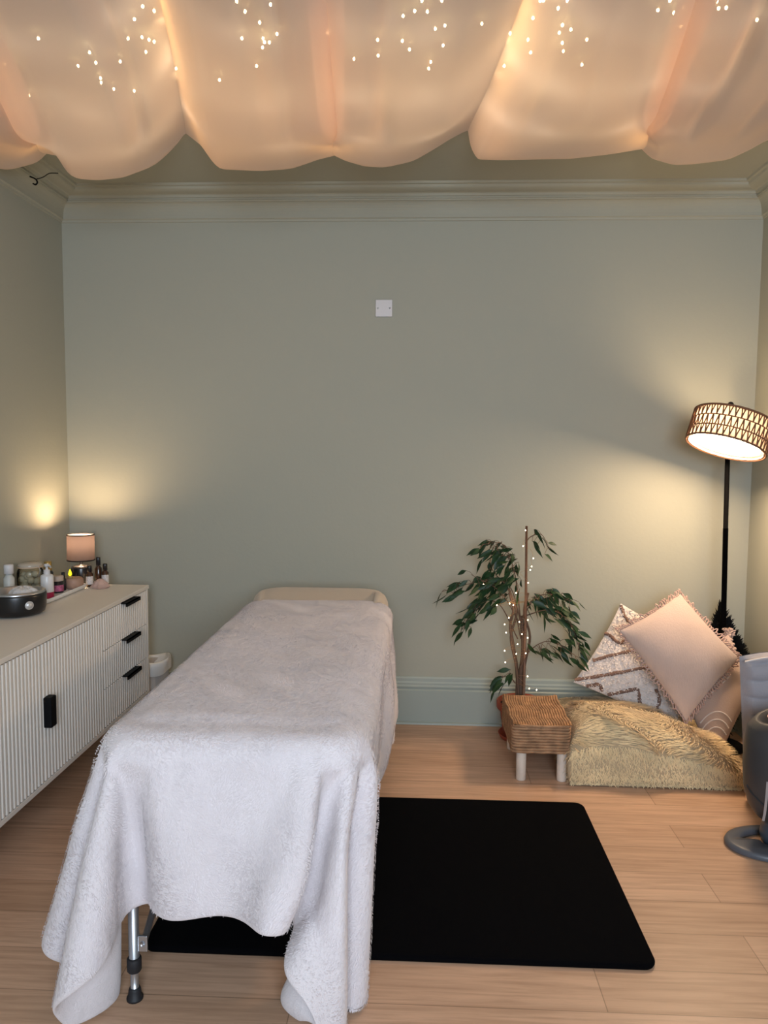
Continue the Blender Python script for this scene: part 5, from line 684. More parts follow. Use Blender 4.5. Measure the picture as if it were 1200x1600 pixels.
[-2967,13269,807,8,1,96,8,2,97,-7,0,97,-3,1,98,-14,2,98,-10,1,98,-17,1,98,-4,0,99,-18,2,97,-9,0,98,-18,2,96,-7,0,98,-21,5,94,-11,2,96,-7,1,97,-4,1,96,-8,3,97,7,-1,97,-18,4,97,24,2,106,49,2,84,84,1,51,95,1,22,94,1,21,97,1,-2,96,1,-1,97,1,-1,96,1,-1,97,1,0,96,1,0,96,1,1,97,0,1,96,1,2,97,1,2,96,1,2,97,1,2,96,1,2,97,1,2,96,1,2,97,1,2,96,1,1,97,1,1,96,1,0,97,1,0,93,1,-24,96,1,-18,94,1,-30,70,1,-68,42,0,-91,-12,0,-100,-2,0,-98,9,1,-99,-2,-1,-99,2,0,-98,-4,0,-97,-1,0,-97,-3,0,-96,0,1,-96,0,1,-97,3,2,-97,6,2,-97,15,0,-98,17,0,-98,18,1,-98,15,1,-99,21,0,-98,15,1,-98,8,1,-99],
[-2976,13365,807,7,1,97,4,1,96,0,1,98,0,2,97,-8,0,98,-6,1,98,-12,1,98,-9,1,98,-8,0,98,-13,1,97,-12,2,97,-9,0,97,-9,2,96,-9,2,97,-10,2,96,-4,1,96,-3,1,97,-5,2,97,-31,5,95,15,3,106,50,2,84,83,1,53,96,1,21,94,1,22,97,1,-2,96,1,-1,97,0,-1,96,1,-1,97,1,0,96,1,1,97,1,0,96,1,1,96,1,2,97,1,1,96,1,2,97,1,2,96,1,2,97,1,2,96,1,1,97,1,2,96,1,1,97,1,0,96,1,1,97,1,-1,93,1,-25,96,1,-15,94,1,-29,72,0,-68,39,1,-92,-11,0,-100,0,0,-98,-1,0,-98,3,0,-98,-4,0,-98,3,0,-97,-3,1,-97,5,0,-97,-1,1,-97,9,1,-97,3,1,-97,16,0,-97,6,2,-98,22,-1,-97,12,2,-98,29,-1,-97,7,2,-99,12,1,-98,1,1,-98],
[-2986,13462,808,4,0,96,7,2,97,-5,0,97,3,1,97,-5,1,98,0,1,98,-9,1,98,-2,0,98,-10,1,97,-4,1,98,-11,1,97,-5,1,97,-11,1,96,-4,1,97,-12,3,96,-4,1,97,-10,2,97,-5,1,97,-40,6,93,9,3,105,50,2,85,83,1,54,96,1,22,95,0,21,97,1,-1,96,1,-1,97,1,-1,96,1,0,97,1,0,96,1,0,97,1,1,96,1,1,96,1,1,97,1,1,96,1,2,97,1,1,96,1,2,97,1,1,96,1,1,97,1,1,96,1,1,97,1,1,96,1,0,97,1,0,93,1,-24,97,1,-14,94,0,-30,72,1,-66,39,0,-93,-10,1,-101,0,0,-98,2,0,-98,5,0,-97,0,0,-98,5,0,-97,1,1,-97,7,-1,-97,4,1,-97,10,0,-97,8,1,-97,12,1,-97,13,0,-97,11,1,-98,16,0,-97,12,2,-98,9,1,-98,4,2,-97,1,2,-98],
[-3005,13557,809,4,1,96,1,0,97,0,0,97,1,1,97,0,1,97,0,2,97,-2,1,97,-2,1,98,-3,1,97,-3,1,98,-5,1,97,-5,2,97,-6,1,97,-6,1,97,-6,2,97,-7,1,97,-6,2,97,-7,1,97,-46,6,91,2,3,104,48,2,87,84,1,54,97,0,24,95,1,21,97,1,-1,96,1,0,97,1,-1,96,1,0,97,1,0,96,1,0,97,1,0,96,1,1,97,1,1,96,1,1,96,1,1,97,1,1,96,1,1,97,1,1,96,1,1,97,1,1,96,1,1,97,1,0,96,1,0,97,0,0,93,1,-24,97,1,-12,95,1,-30,72,1,-65,38,0,-94,-6,1,-101,3,0,-98,8,-1,-97,7,0,-98,7,0,-97,7,-1,-98,8,0,-97,8,0,-97,8,0,-97,9,0,-97,10,0,-97,9,1,-97,9,1,-97,7,2,-97,8,1,-97,5,2,-97,5,2,-98,0,2,-97,-2,2,-96],
]
BNX, BNY = 68, 86
q = np.cumsum(np.array(BLANKET_ROWS).reshape(BNY + 1, BNX + 1, 3), axis=1)
bv = q.reshape(BNY + 1, BNX + 1, 3).astype(float) / 4000
M_blanket = mat('plush_fleece', (.77, .715, .73), .9, (26, .35, .010, (1, 1, 1)), var=(5, .045), sheen=.35, spec=.15)
nt = M_blanket.node_tree            # fine ruffled nap on top of the soft mottling
tc = nt.nodes.new('ShaderNodeTexCoord')
n3 = nt.nodes.new('ShaderNodeTexNoise')
n3.inputs['Scale'].default_value = 120
n3.inputs['Detail'].default_value = 3
n3.inputs['Distortion'].default_value = 2.5
nt.links.new(tc.outputs['Object'], n3.inputs['Vector'])
b3 = nt.nodes.new('ShaderNodeBump')
b3.inputs['Strength'].default_value = .6
b3.inputs['Distance'].default_value = .0035
nt.links.new(n3.outputs['Fac'], b3.inputs['Height'])
old = [n for n in nt.nodes if n.type == 'BUMP' and n != b3][0]
nt.links.new(old.outputs[0], b3.inputs['Normal'])
nt.links.new(b3.outputs[0], nt.nodes['Principled BSDF'].inputs['Normal'])
bl = MB().grid([[tuple(p) for p in r] for r in bv]).build('blanket', M_blanket, solid=.012, sub=2)
def blanket_pile(count):
    g = np.random.RandomState(4)
    a, b = g.uniform(.35, BNX - .35, count), g.uniform(.4, BNY - .2, count)
    i, j = np.minimum(a.astype(int), BNX - 1), np.minimum(b.astype(int), BNY - 1)
    f, h = (a - i)[:, None], (b - j)[:, None]
    A, B, C, D = bv[j, i], bv[j, i + 1], bv[j + 1, i], bv[j + 1, i + 1]
    p = (A * (1 - f) + B * f) * (1 - h) + (C * (1 - f) + D * f) * h
    # smooth normals and tangents from the grid
    du, dv = np.gradient(bv, axis=1), np.gradient(bv, axis=0)
    pick = lambda G: (G[j, i] * (1 - f) + G[j, i + 1] * f) * (1 - h) + (G[j + 1, i] * (1 - f) + G[j + 1, i + 1] * f) * h
    un = lambda v: v / np.maximum(np.linalg.norm(v, axis=1, keepdims=True), 1e-9)
    tu, tv = un(pick(du)), un(pick(dv))
    n = un(np.cross(tu, tv))
    x, y = a * .022, b * .022          # metres along the cloth
    ang = -1.5 + 1.1 * np.sin(x * 9 + 2 * np.sin(y * 6)) + .9 * np.sin(y * 13 + 1.5 * np.sin(x * 11)) + .8 * np.sin(x * 31 + y * 23) + g.normal(0, .35, count)
    t = tu * np.cos(ang)[:, None] + tv * np.sin(ang)[:, None]
    sd = np.cross(t, n)
    L = g.uniform(.005, .010, count)[:, None]
    w = g.uniform(.0006, .0010, count)[:, None]
    o = p + n * .0065
    rows = []
    for s_, up, k in ((0, 0, 1), (.45, .0014, .9), (1, .0020, .15)):
        c = o + t * L * s_ + n * up
        rows += [c - sd * w * k, c + sd * w * k]
    V = np.stack(rows, 1).reshape(-1, 3)
    base = np.arange(count)[:, None] * 6
    F = np.concatenate([base + np.array([0, 1, 3, 2]), base + np.array([2, 3, 5, 4])])
    me = bpy.data.meshes.new('pile')
    me.vertices.add(len(V))
    me.vertices.foreach_set('co', V.astype(np.float32).ravel())
    me.loops.add(F.size)
    me.loops.foreach_set('vertex_index', F.astype(np.int32).ravel())
    me.polygons.add(len(F))
    me.polygons.foreach_set('loop_start', np.arange(0, F.size, 4, dtype=np.int32))
    me.update()
    me.validate()
    me.materials.append(M_pile)
    o_ = bpy.data.objects.new('pile', me)
    COL.objects.link(o_)
    o_.parent = bl
M_pile = mat('plush_pile', (.78, .725, .74), .85, var=(7, .06), sheen=.3, spec=.15)
blanket_pile(150000)
tag(bl, 'pale pinkish white plush fleece blanket draped over the massage table', 'blanket')

# ------------------------------------------------------------------ sideboard
SX0, SX1, SY0, SY1, SZ0, SZ1 = -1.775, -1.312, 2.05, 3.652, .212, .75
M_cab = mat('cream_lacquer', (.77, .72, .65), .5, spec=.35)
sb = thing('sideboard', 'cream fluted sideboard with black handles against the left wall', 'sideboard', (-1.54, 2.85, 0))
bd = MB()
bd.box(SX0, SX1 - .014, SY0 + .018, SY1 - .018, SZ0 + .018, SZ1 - .022)
bd.box(SX0, SX1, SY1 - .018, SY1, SZ0, SZ1 - .018).box(SX0, SX1, SY0, SY0 + .018, SZ0, SZ1 - .018).box(SX0, SX1, SY0 + .018, SY1 - .018, SZ0, SZ0 + .018)
bd.build('carcass', M_cab, sb, bevel=.0015)
MB().box(SX0 - .032, SX1 + .004, SY0 - .003, SY1 + .003, SZ1 - .018, SZ1).build('top', M_cab, sb, bevel=.002)
def fluted(y0, y1, z0, z1, pitch=.0235):
    n = max(1, round((y1 - y0) / pitch))
    p = (y1 - y0) / n
    prof = []
    for k in range(n):
        for t, h in ((0, 0), (.13, 0), (.17, .010), (.30, .013), (.70, .013), (.83, .010), (.87, 0)):
            prof.append((y0 + p * (k + t), SX1 - .013 + h))
    prof.append((y1, SX1 - .013))
    return MB().grid([[(x, y, z0) for y, x in prof], [(x, y, z1) for y, x in prof]]).grid([[(SX1 - .014, y, z1) for y, x in prof], [(x, y, z1) for y, x in prof]], flip=True)
def edge_pull(y0, y1, z):
    return MB().box(SX1 - .004, SX1 + .028, y0, y1, z - .004, z).box(SX1 + .022, SX1 + .028, y0, y1, z - .016, z)
dz = (SZ1 - .022 - SZ0 - .020) / 3
for k in range(3):
    z1 = SZ1 - .023 - dz * k
    d = fluted(3.115, SY1 - .022, z1 - dz + .003, z1).build('drawer', M_cab, sb, smooth=False)
    edge_pull(3.31, 3.475, z1 + .001).build('handle', M_black, d, smooth=False)
for y0, y1 in ((2.588, 3.111), (2.070, 2.584)):
    d = fluted(y0, y1, SZ0 + .021, SZ1 - .023).build('door', M_cab, sb, smooth=False)
    if y0 > 2.5:
        MB().box(SX1 - .004, SX1 + .026, 2.592, 2.634, .425, .535).build('handle', M_black, d, bevel=.004)
for x in (SX0 + .06, SX1 - .06):
    for y in (SY0 + .12, SY1 - .12):
        MB().lathe([(.0001, 0), (.012, 0), (.020, SZ0), (.0001, SZ0)], (x, y, 0), 14).build('leg', M_black, sb)
CT = SZ1   # top surface

# ------------------------------------------------------------------ things on the sideboard
lx, ly = -1.645, 3.66
tl = thing('table_lamp', 'small lit table lamp with translucent grey drum shade on the sideboard corner', 'lamp', (lx, ly, CT))
MB().lathe([(.0001, 0), (.044, 0), (.047, .008), (.047, .078), (.044, .088), (.036, .091), (.010, .093), (.008, .100), (.008, .125), (.0001, .125)], (lx, ly, CT), 28).build('base', mat('dark_ceramic', (.012, .012, .014), .25), tl)
def translucent(name, col, tcol, f=.5):
    m = bpy.data.materials.new(name)
    m.use_nodes = True
    nt = m.node_tree
    nt.nodes.remove(nt.nodes['Principled BSDF'])
    d = nt.nodes.new('ShaderNodeBsdfDiffuse')
    d.inputs[0].default_value = (*col, 1)
    t = nt.nodes.new('ShaderNodeBsdfTranslucent')
    t.inputs[0].default_value = (*tcol, 1)
    a = nt.nodes.new('ShaderNodeMixShader')
    a.inputs[0].default_value = f
    nt.links.new(d.outputs[0], a.inputs[1])
    nt.links.new(t.outputs[0], a.inputs[2])
    nt.links.new(a.outputs[0], nt.nodes['Material Output'].inputs['Surface'])
    return m
sz0, sz1 = .868, .992
sh = MB().lathe([(.064, sz0), (.064, sz1)], (lx, ly, 0), 40).build('shade', translucent('grey_organza', (.20, .16, .15), (.019, .0138, .0130), .55), tl)
for z in (sz0, sz1):
    MB().lathe([(.0655, z - .0025), (.0655, z + .0025), (.0625, z + .0025), (.0625, z - .0025), (.0655, z - .0025)], (lx, ly, 0), 40).build('shade_ring', M_black, sh)
MB().ball((lx, ly, .925), .016, 12, 8, 1.4).build('bulb', mat('lamp_bulb', (1, .9, .7), .4, emit=((1, .72, .40), 25)), tl)
lamp('lamp_glow', 'POINT', (0, 0, .957 - CT), TABLE_LAMP_W, (1, .70, .42), .028, parent=tl)

# wax heater pot
hx_, hy_ = -1.600, 2.965
wp = thing('wax_heater', 'round black wax warming pot with silver dial nearest on the sideboard', 'wax heater', (hx_, hy_, CT))
MB().lathe([(.0001, .004), (.092, .004), (.104, .012), (.110, .030), (.112, .080), (.110, .088), (.100, .092)], (hx_, hy_, CT), 40).build('body', mat('black_gloss', (.008, .008, .009), .3), wp)
MB().lathe([(.108, .088), (.108, .096), (.098, .098), (.090, .094), (.088, .070), (.0001, .070)], (hx_, hy_, CT), 40).build('inner_bowl', mat('silver_bowl', (.45, .45, .46), .3, metal=.8), wp)
dm = Matrix.Rotation(PI / 2, 3, 'Y') @ Matrix.Identity(3)
dm = Matrix.Rotation(math.radians(-38), 3, 'Z') @ Matrix.Rotation(PI / 2, 3, 'Y')
dn = Vector((math.cos(math.radians(-38)), math.sin(math.radians(-38)), 0))
dc = Vector((hx_, hy_, CT + .050)) + dn * .108
MB().lathe([(.0001, .007), (.012, .007), (.0125, .005), (.0135, .006), (.0165, .005), (.017, 0)], dc, 22, mtx=dm).build('dial', mat('silver_dial', (.6, .6, .6), .35, metal=.5), wp)
def cloth_pile():
    P = []
    for j in range(9):
        row = []
        for i in range(24):
            a = 2 * PI * i / 24
            f = math.sin(PI / 2 * j / 8)
            r = .060 * math.cos(PI / 2 * j / 8 * .98) * (1 + .10 * math.sin(3 * a + 1) + .05 * math.sin(7 * a))
            row.append((hx_ + .022 + r * math.cos(a), hy_ + .01 + r * .8 * math.sin(a), CT + .074 + .036 * f * (1 + .12 * math.sin(2 * a))))
        P.append(row)
    return MB().grid(P, closed_u=True)
tag(cloth_pile().build('cotton_bundle', mat('white_cotton', (.62, .60, .59), .9, (45, .8, .02))), 'white cotton bundle heaped inside the round black wax pot', 'cotton')

# clip top glass jar
jx, jy = -1.738, 3.345
jr = thing('glass_jar', 'clear clip-top glass jar behind the black wax pot', 'jar', (jx, jy, CT))
M_glass = glassy('clear_glass', (.93, .95, .93))
MB().lathe([(.0001, .002), (.051, .002), (.056, .012), (.056, .105), (.053, .118), (.048, .124), (.048, .132)], (jx, jy, CT), 32).build('glass', M_glass, jr)
MB().lathe([(.052, .132), (.054, .138), (.050, .146), (.040, .151), (.0001, .152)], (jx, jy, CT), 32).build('lid', mat('jar_lid_glass', (.62, .55, .46), .15, trans=.3), jr)
MB().lathe([(.0505, .128), (.055, .129), (.055, .134), (.0505, .135), (.0505, .128)], (jx, jy, CT), 32).build('seal', mat('rubber_seal', (.55, .42, .30), .6), jr)
MB().tube(smooth_path([(jx + .055, jy - .034, CT + .138), (jx + .066, jy - .04, CT + .12), (jx + .056, jy - .038, CT + .09), (jx + .060, jy - .030, CT + .115)], 5), .002, 6).build('wire_clip', M_steel, jr)
rj = random.Random(3)
cb = MB()
for k in range(26):
    a, rr = rj.uniform(0, 2 * PI), .036 * math.sqrt(rj.random())
    cb.ball((jx + rr * math.cos(a), jy + rr * math.sin(a), CT + .018 + .085 * rj.random()), .016, 8, 5)
o = cb.build('filling', mat('cotton_balls', (.42, .36, .25), .9), jr)

# frosted spray bottle
bx, by = -1.735, 3.16
fb = thing('frosted_bottle', 'tall slim frosted bottle with white cap behind the wax pot, left of the glass jar', 'bottle', (bx, by, CT))
MB().lathe([(.0001, 0), (.020, 0), (.022, .004), (.022, .110), (.014, .122), (.012, .130), (.0001, .130)], (bx, by, CT), 24).build('bottle', mat('frosted_plastic', (.48, .49, .46), .4), fb)
MB().lathe([(.0145, .128), (.0195, .130), (.0195, .165), (.017, .169), (.0001, .170)], (bx, by, CT), 24).build('cap', M_white, fb)

# tray
def tray():
    # along Y from 3.09 to 3.57
    m = MB()
    x0, x1, y0, y1 = -1.672, -1.560, 3.14, 3.545
    zs = [(.012, .004), (.004, .010), (0, .025), (.003, .026), (.006, .024), (.012, .012), (.020, .010)]
    slab(m, lambda i: rounded_rect(x0 + i, x1 - i, y0 + i, y1 - i, .022), [(a, CT + b - .002) for a, b in zs])
    return m
tag(tray().build('tray', mat('white_tray', (.76, .75, .73), .35)), 'long shallow white tray of toiletries on the sideboard', 'tray')
TZ = CT + .008

def bottle(name, label, x, y, z, prof_body, m_body, prof_cap, m_cap, lab=None, group=None, cat='bottle', n=24, labname='label'):
    t = thing(name, label, cat, (x, y, z), group)
    MB().lathe(prof_body, (x, y, z), n).build('body', m_body, t)
    c = MB().lathe(prof_cap, (x, y, z), n).build('cap', m_cap, t)
    if lab:
        MB().lathe(lab[0], (x, y, z), n).build(labname, lab[1], t)
    return t
M_amber = mat('amber_glass', (.055, .020, .008), .12, coat=.3)
M_dark = mat('dark_plastic', (.010, .010, .013), .3)
M_gold = mat('gold_cap', (.45, .30, .10), .3, metal=.8)
M_label = mat('white_label', (.62, .58, .56), .6, var=(220, .25))
M_pink = mat('pink_label', (.42, .10, .20), .5, var=(90, .4))
bottle('lotion_bottle', 'dark bottle with a shiny gold cap standing in the white tray', -1.634, 3.30, TZ,
       [(.0001, 0), (.020, 0), (.022, .004), (.022, .105), (.012, .118), (.0001, .118)], M_dark,
       [(.0125, .112), (.0165, .114), (.0165, .152), (.014, .155), (.0001, .155)], M_gold)
pb = thing('pump_bottle', 'white pump bottle with a crimson band at the bottom, front of the tray', 'bottle', (-1.612, 3.245, TZ))
px_, py_ = -1.612, 3.245
MB().lathe([(.0001, 0), (.025, 0), (.027, .003), (.027, .098), (.024, .104), (.013, .108), (.012, .114), (.0001, .114)], (px_, py_, TZ), 28).build('body', mat('white_bottle', (.66, .66, .66), .3), pb)
MB().lathe([(.0274, .003), (.0274, .030)], (px_, py_, TZ), 28).build('band', mat('crimson_band', (.34, .01, .06), .35), pb)
MB().lathe([(.0135, .108), (.0135, .126), (.006, .128), (.005, .140), (.011, .141), (.011, .152), (.0001, .153)], (px_, py_, TZ), 20).build('pump', M_white, pb)
MB().tube([(px_, py_, TZ + .147), (px_ + .022, py_ - .016, TZ + .146), (px_ + .027, py_ - .020, TZ + .140)], .0045, 8).build('spout', M_white, pb)
bottle('cosmetic_jar', 'short black jar with a pink label in the tray beside the white pump bottle', -1.634, 3.385, TZ,
       [(.0001, 0), (.024, 0), (.026, .004), (.026, .052), (.0001, .054)], M_dark,
       [(.0265, .054), (.027, .056), (.027, .074), (.024, .077), (.0001, .077)], mat('pale_lid', (.45, .36, .30), .4),
       ([(.0264, .008), (.0264, .036)], M_pink), cat='jar')
bottle('oil_bottle', 'tiny black capped bottle between the pink labelled jar and tea light', -1.632, 3.440, TZ,
       [(.0001, 0), (.011, 0), (.012, .003), (.012, .052), (.006, .060), (.0001, .060)], M_dark,
       [(.0065, .058), (.0085, .060), (.0085, .084), (.0001, .085)], M_dark)
bw = thing('wooden_box', 'small round pinkish wooden box at the far end of the tray', 'box', (-1.605, 3.490, TZ))
M_wood = mat('pink_wood', (.38, .23, .16), .55, (40, .2, .01, (1, 1, 6)), var=(30, .2))
MB().lathe([(.0001, 0), (.030, 0), (.038, .008), (.042, .022), (.042, .030)], (-1.605, 3.490, TZ), 28).build('base', M_wood, bw)
MB().lathe([(.0425, .030), (.043, .034), (.041, .046), (.034, .052), (.0001, .054)], (-1.605, 3.490, TZ), 28).build('lid', M_wood, bw)
tea = thing('tea_light', 'tea light with a bright yellow flame tip standing on the wooden box', 'candle', (-1.612, 3.466, TZ + .053))
MB().lathe([(.0001, 0), (.012, 0), (.012, .008), (.0001, .009)], (-1.612, 3.466, TZ + .053), 16).build('cup', mat('tea_cup', (.4, .28, .1), .4), tea)
MB().lathe([(.0001, .009), (.0070, .013), (.0082, .020), (.005, .032), (.0001, .043)], (-1.612, 3.466, TZ + .053), 14).build('flame', mat('flame', (.9, .8, .0), .4, emit=((1, .85, .02), 1.3)), tea)

# three amber bottles beside the lamp
def amber(label, x, y, h, cap_h, r, lab=True):
    return bottle('amber_bottle', label, x, y, CT, [(.0001, 0), (r - .002, 0), (r, .003), (r, h * .60), (r * .5, h * .70), (r * .48, h * .76), (.0001, h * .76)], M_amber,
                  [(r * .58, h * .70), (r * .68, h * .705), (r * .66, h - .004), (r * .56, h), (.0001, h)], M_dark,
                  ([(r + .0004, h * .12), (r + .0004, h * .5)], M_label) if lab else None, 'amber bottles beside the small lamp')
amber('amber dropper bottle with pale label, in front of the small lamp base', -1.572, 3.585, .102, .03, .0165)
amber('tallest amber bottle with long black cap, right of the small lamp', -1.545, 3.625, .138, .055, .0165, False)
amber('amber bottle with pale label, nearest the right end of the sideboard', -1.508, 3.615, .108, .034, .0165)

def crystal():
    r4 = random.Random(11)
    m = MB()
    P = []
    for j in range(6):
        row = []
        for i in range(9):
            a = 2 * PI * i / 9
            r = [.040, .046, .040, .028, .013, .001][j] * (1 + r4.uniform(-.16, .16))
            row.append((-1.506 + r * math.cos(a) * .95, 3.55 + r * .8 * math.sin(a), CT + [.001, .010, .022, .033, .043, .046][j]))
        P.append(row)
    m.grid(P, closed_u=True)
    return m
tag(crystal().build('rose_quartz', mat('rose_quartz', (.62, .42, .36), .35, (30, .4, .01), trans=.15), smooth=False), 'rough pale pink quartz stone on the sideboard before the amber bottles', 'crystal')

# ------------------------------------------------------------------ waste bin behind the sideboard
wb = thing('waste_bin', 'small bin with a white liner between the sideboard end and back wall', 'bin', (-1.335, 3.775, 0))
MB().lathe([(.0001, .002), (.062, .002), (.064, .01), (.078, .335), (.075, .335), (.060, .02), (.0001, .02)], (-1.335, 3.775, 0), 28).build('bin', mat('grey_bin', (.30, .29, .28), .5), wb)
lr = MB()
P = []
for j, (r, z) in enumerate([(.060, .20), (.070, .30), (.074, .355), (.082, .362), (.088, .350), (.088, .325), (.084, .29)]):
    P.append([(-1.335 + (r + .006 * math.sin(5 * 2 * PI * i / 28 + j)) * math.cos(2 * PI * i / 28), 3.775 + (r + .006 * math.sin(3 * 2 * PI * i / 28 + j)) * math.sin(2 * PI * i / 28), z + .012 * math.sin(2 * 2 * PI * i / 28 + .8)) for i in range(28)])
lr.grid(P, closed_u=True)
lr.build('liner', mat('bin_liner', (.58, .58, .56), .5), wb, sub=1)

# ------------------------------------------------------------------ stool
st = thing('footstool', 'low seagrass woven footstool with pale log legs before the plant', 'stool', (.545, 3.42, 0))
KX0, KX1, KY0, KY1 = .412, .668, 3.222, 3.625
M_rope = mat('seagrass_rope', (.40, .225, .12), .8, (120, .6, .004, (1, 6, 6)), var=(26, .35))
rs = random.Random(5)
seat = MB()
def dip(x, y):
    u, v = (x - KX0) / (KX1 - KX0) * 2 - 1, (y - KY0) / (KY1 - KY0) * 2 - 1
    return .004 - .012 * (1 - u * u) + .006 * v * v
n = 23
for i in range(n):
    x = KX0 + .007 + (KX1 - KX0 - .014) * i / (n - 1)
    pts = []
    for k in range(15):
        y = KY0 + (KY1 - KY0) * k / 14
        e = min(k, 14 - k)
        z = .252 + dip(x, y) - (.012 if e == 0 else .003 if e == 1 else 0) + rs.uniform(-.001, .001)
        pts.append((x + .010 * math.sin(k * .9 + 2) * (1 if k % 2 else .4) * .5, y, z))
    seat.tube(pts, .0058, 6)
for j in range(10):
    z = .130 + (.243 - .130) * j / 9
    ring = rounded_rect(KX0 + .006, KX1 - .006, KY0 + .004, KY1 - .004, .018, 4)
    pts = []
    for i in range(len(ring)):
        a, b = Vector(ring[i]), Vector(ring[(i + 1) % len(ring)])
        m_ = max(1, int((b - a).length / .03))
        for k in range(m_):
            p = a + (b - a) * k / m_
            pts.append((p[0] + rs.uniform(-.001, .001), p[1] + rs.uniform(-.001, .001), z + rs.uniform(-.0015, .0015) - (.006 * (1 - (j / 13)) * 0)))
    pts.append(pts[0])
    seat.tube(pts, .0064, 6)
slab(seat, lambda i: rounded_rect(KX0 + .009 + i, KX1 - .009 - i, KY0 + .009 + i, KY1 - .009 - i, .014), [(.004, .124), (0, .130), (0, .238), (.006, .240)])
seat.build('seat', M_rope, st)
M_log = mat('pale_log', (.66, .56, .47), .6, (30, .3, .006, (6, 6, 1)), var=(14, .16))
for x in (KX0 + .046, KX1 - .036):
    for y in (KY0 + .022, KY1 - .04):
        MB().lathe([(.0001, 0), (.020, 0), (.0215, .004), (.0215, .13), (.0001, .13)], (x, y, 0), 16).build('leg', M_log, st)

# ------------------------------------------------------------------ potted weeping fig
pot = thing('potted_fig', 'weeping fig with drooping dark leaves in a terracotta pot behind the stool', 'plant', (.515, 3.715, 0))
PX, PY = .518, 3.735
M_terra = mat('terracotta', (.34, .065, .030), .6, (60, .2, .004), var=(12, .15))
MB().lathe([(.0001, .004), (.078, .004), (.082, .012), (.102, .145), (.114, .147), (.118, .153), (.118, .184), (.112, .188), (.106, .184), (.102, .16), (.0001, .158)], (PX, PY, 0), 36).build('pot', M_terra, pot)
MB().lathe([(.0001, .0), (.096, 0), (.108, .022), (.104, .024), (.094, .006), (.0001, .006)], (PX, PY, 0), 36).build('saucer', M_terra, pot)
MB().lathe([(.102, .165), (.07, .171), (.0001, .175)], (PX, PY, 0), 24).build('soil', mat('potting_soil', (.03, .02, .014), .95, (90, .8, .01)), pot)
M_bark = mat('fig_bark', (.12, .07, .045), .8, (50, .5, .005, (3, 3, .6)), var=(20, .25))
tk = MB()
tk.tube(smooth_path([(PX, PY, .17), (.513, 3.72, .30), (.522, 3.70, .45), (.505, 3.68, .62)], 6), [.017 - .0004 * i for i in range(19)], 8)
tk.tube(smooth_path([(PX - .02, PY - .01, .17), (.495, 3.71, .33), (.468, 3.68, .48), (.450, 3.66, .58), (.462, 3.655, .66), (.44, 3.65, .74)], 6), [.010 - .00018 * i for i in range(31)], 7)
tk.tube(smooth_path([(PX - .01, PY - .02, .17), (.488, 3.69, .36), (.455, 3.67, .52), (.478, 3.66, .64), (.438, 3.65, .76)], 6), .006, 7)
tk.tube(smooth_path([(PX + .01, PY - .01, .17), (.528, 3.70, .36), (.548, 3.68, .52), (.515, 3.665, .64), (.53, 3.65, .74)], 6), .006, 7)
tk.build('trunk', M_bark, pot)
MB().tube([(.530, 3.715, .17), (.522, 3.655, .62), (.515, 3.645, 1.062)], [.0065, .0065, .0055], 8).build('support_cane', mat('cane', (.17, .085, .05), .6, var=(25, .2)), pot)
BR = [([(.506, .558), (.467, .821), (.403, .974), (.303, .979)], 26), ([(.503, .589), (.438, .774), (.301, .794), (.118, .748)], 34),
      ([(.489, .511), (.394, .681), (.287, .679), (.219, .553)], 28), ([(.515, .976), (.545, 1.006), (.599, 1.013), (.643, .941)], 8),
      ([(.508, .605), (.561, .715), (.636, .744), (.721, .717)], 28), ([(.511, .621), (.638, .654), (.736, .594), (.789, .454)], 32),
      ([(.504, .37), (.557, .466), (.648, .505), (.78, .429)], 22), ([(.482, .291), (.456, .322), (.42, .321), (.389, .295)], 9),
      ([(.504, .511), (.454, .728), (.36, .85), (.373, .974)], 18), ([(.503, .574), (.424, .712), (.362, .773), (.254, .833)], 14),
      ([(.50, .60), (.47, .80), (.44, .90), (.40, .93)], 14), ([(.51, .62), (.54, .68), (.58, .70), (.62, .66)], 12)]
lr_ = random.Random(21)
twig, leaf = MB(), MB()
def add_leaf(p, d, L, W, side):
    d = d.normalized()
    u = d.cross(side)
    u = u.normalized() if u.length > 1e-4 else Vector((1, 0, 0))
    nrm = u.cross(d)
    rows = []
    for k, (t, w) in enumerate([(0, .03), (.12, .35), (.32, .92), (.5, 1), (.7, .72), (.88, .26), (1, .01)]):
        c = p + d * (L * t) + nrm * (-.10 * L * t * t) + Vector((0, 0, -.12 * L * t * t))
        e = u * (W * w * .5)
        up = nrm * (.14 * W * w)
        rows.append([tuple(c - e + up), tuple(c), tuple(c + e + up)])
    leaf.grid(rows)
for path, nl in BR:
    y1 = 3.655 + lr_.uniform(-.10, .10)
    pts = []
    for k, (x, z) in enumerate(path):
        pts.append((x, 3.675 + (y1 - 3.675) * k / 3, z))
    sp = smooth_path(pts, 8)
    twig.tube(sp, [.0032 - .0022 * i / len(sp) for i in range(len(sp))], 5)
    nl = int(nl * 1.35)
    for q in range(nl):
        f = .36 + .64 * (q + lr_.random() * .6) / nl
        i = min(len(sp) - 2, int(f * (len(sp) - 1)))
        p = Vector(sp[i])
        d = (sp[i + 1] - sp[i]).normalized()
        # short side twig, then the hanging leaf
        off = Vector((lr_.uniform(-.035, .035), lr_.uniform(-.05, .05), lr_.uniform(-.05, .03)))
        p2 = p + off
        twig.tube([p, p + off * .5 + Vector((0, 0, .006)), p2], .0010, 4)
        dd = Vector((d.x * .55 + (.22 if p.x > .5 else -.22) + lr_.uniform(-.5, .5), lr_.uniform(-.5, .35), -.8 + lr_.uniform(-.2, .75)))
        add_leaf(p2, dd, lr_.uniform(.048, .084), lr_.uniform(.017, .028), Vector((lr_.uniform(-1, 1), lr_.uniform(-1, .2), lr_.uniform(-.2, .6))).normalized())
twig.build('branches', M_bark, pot)
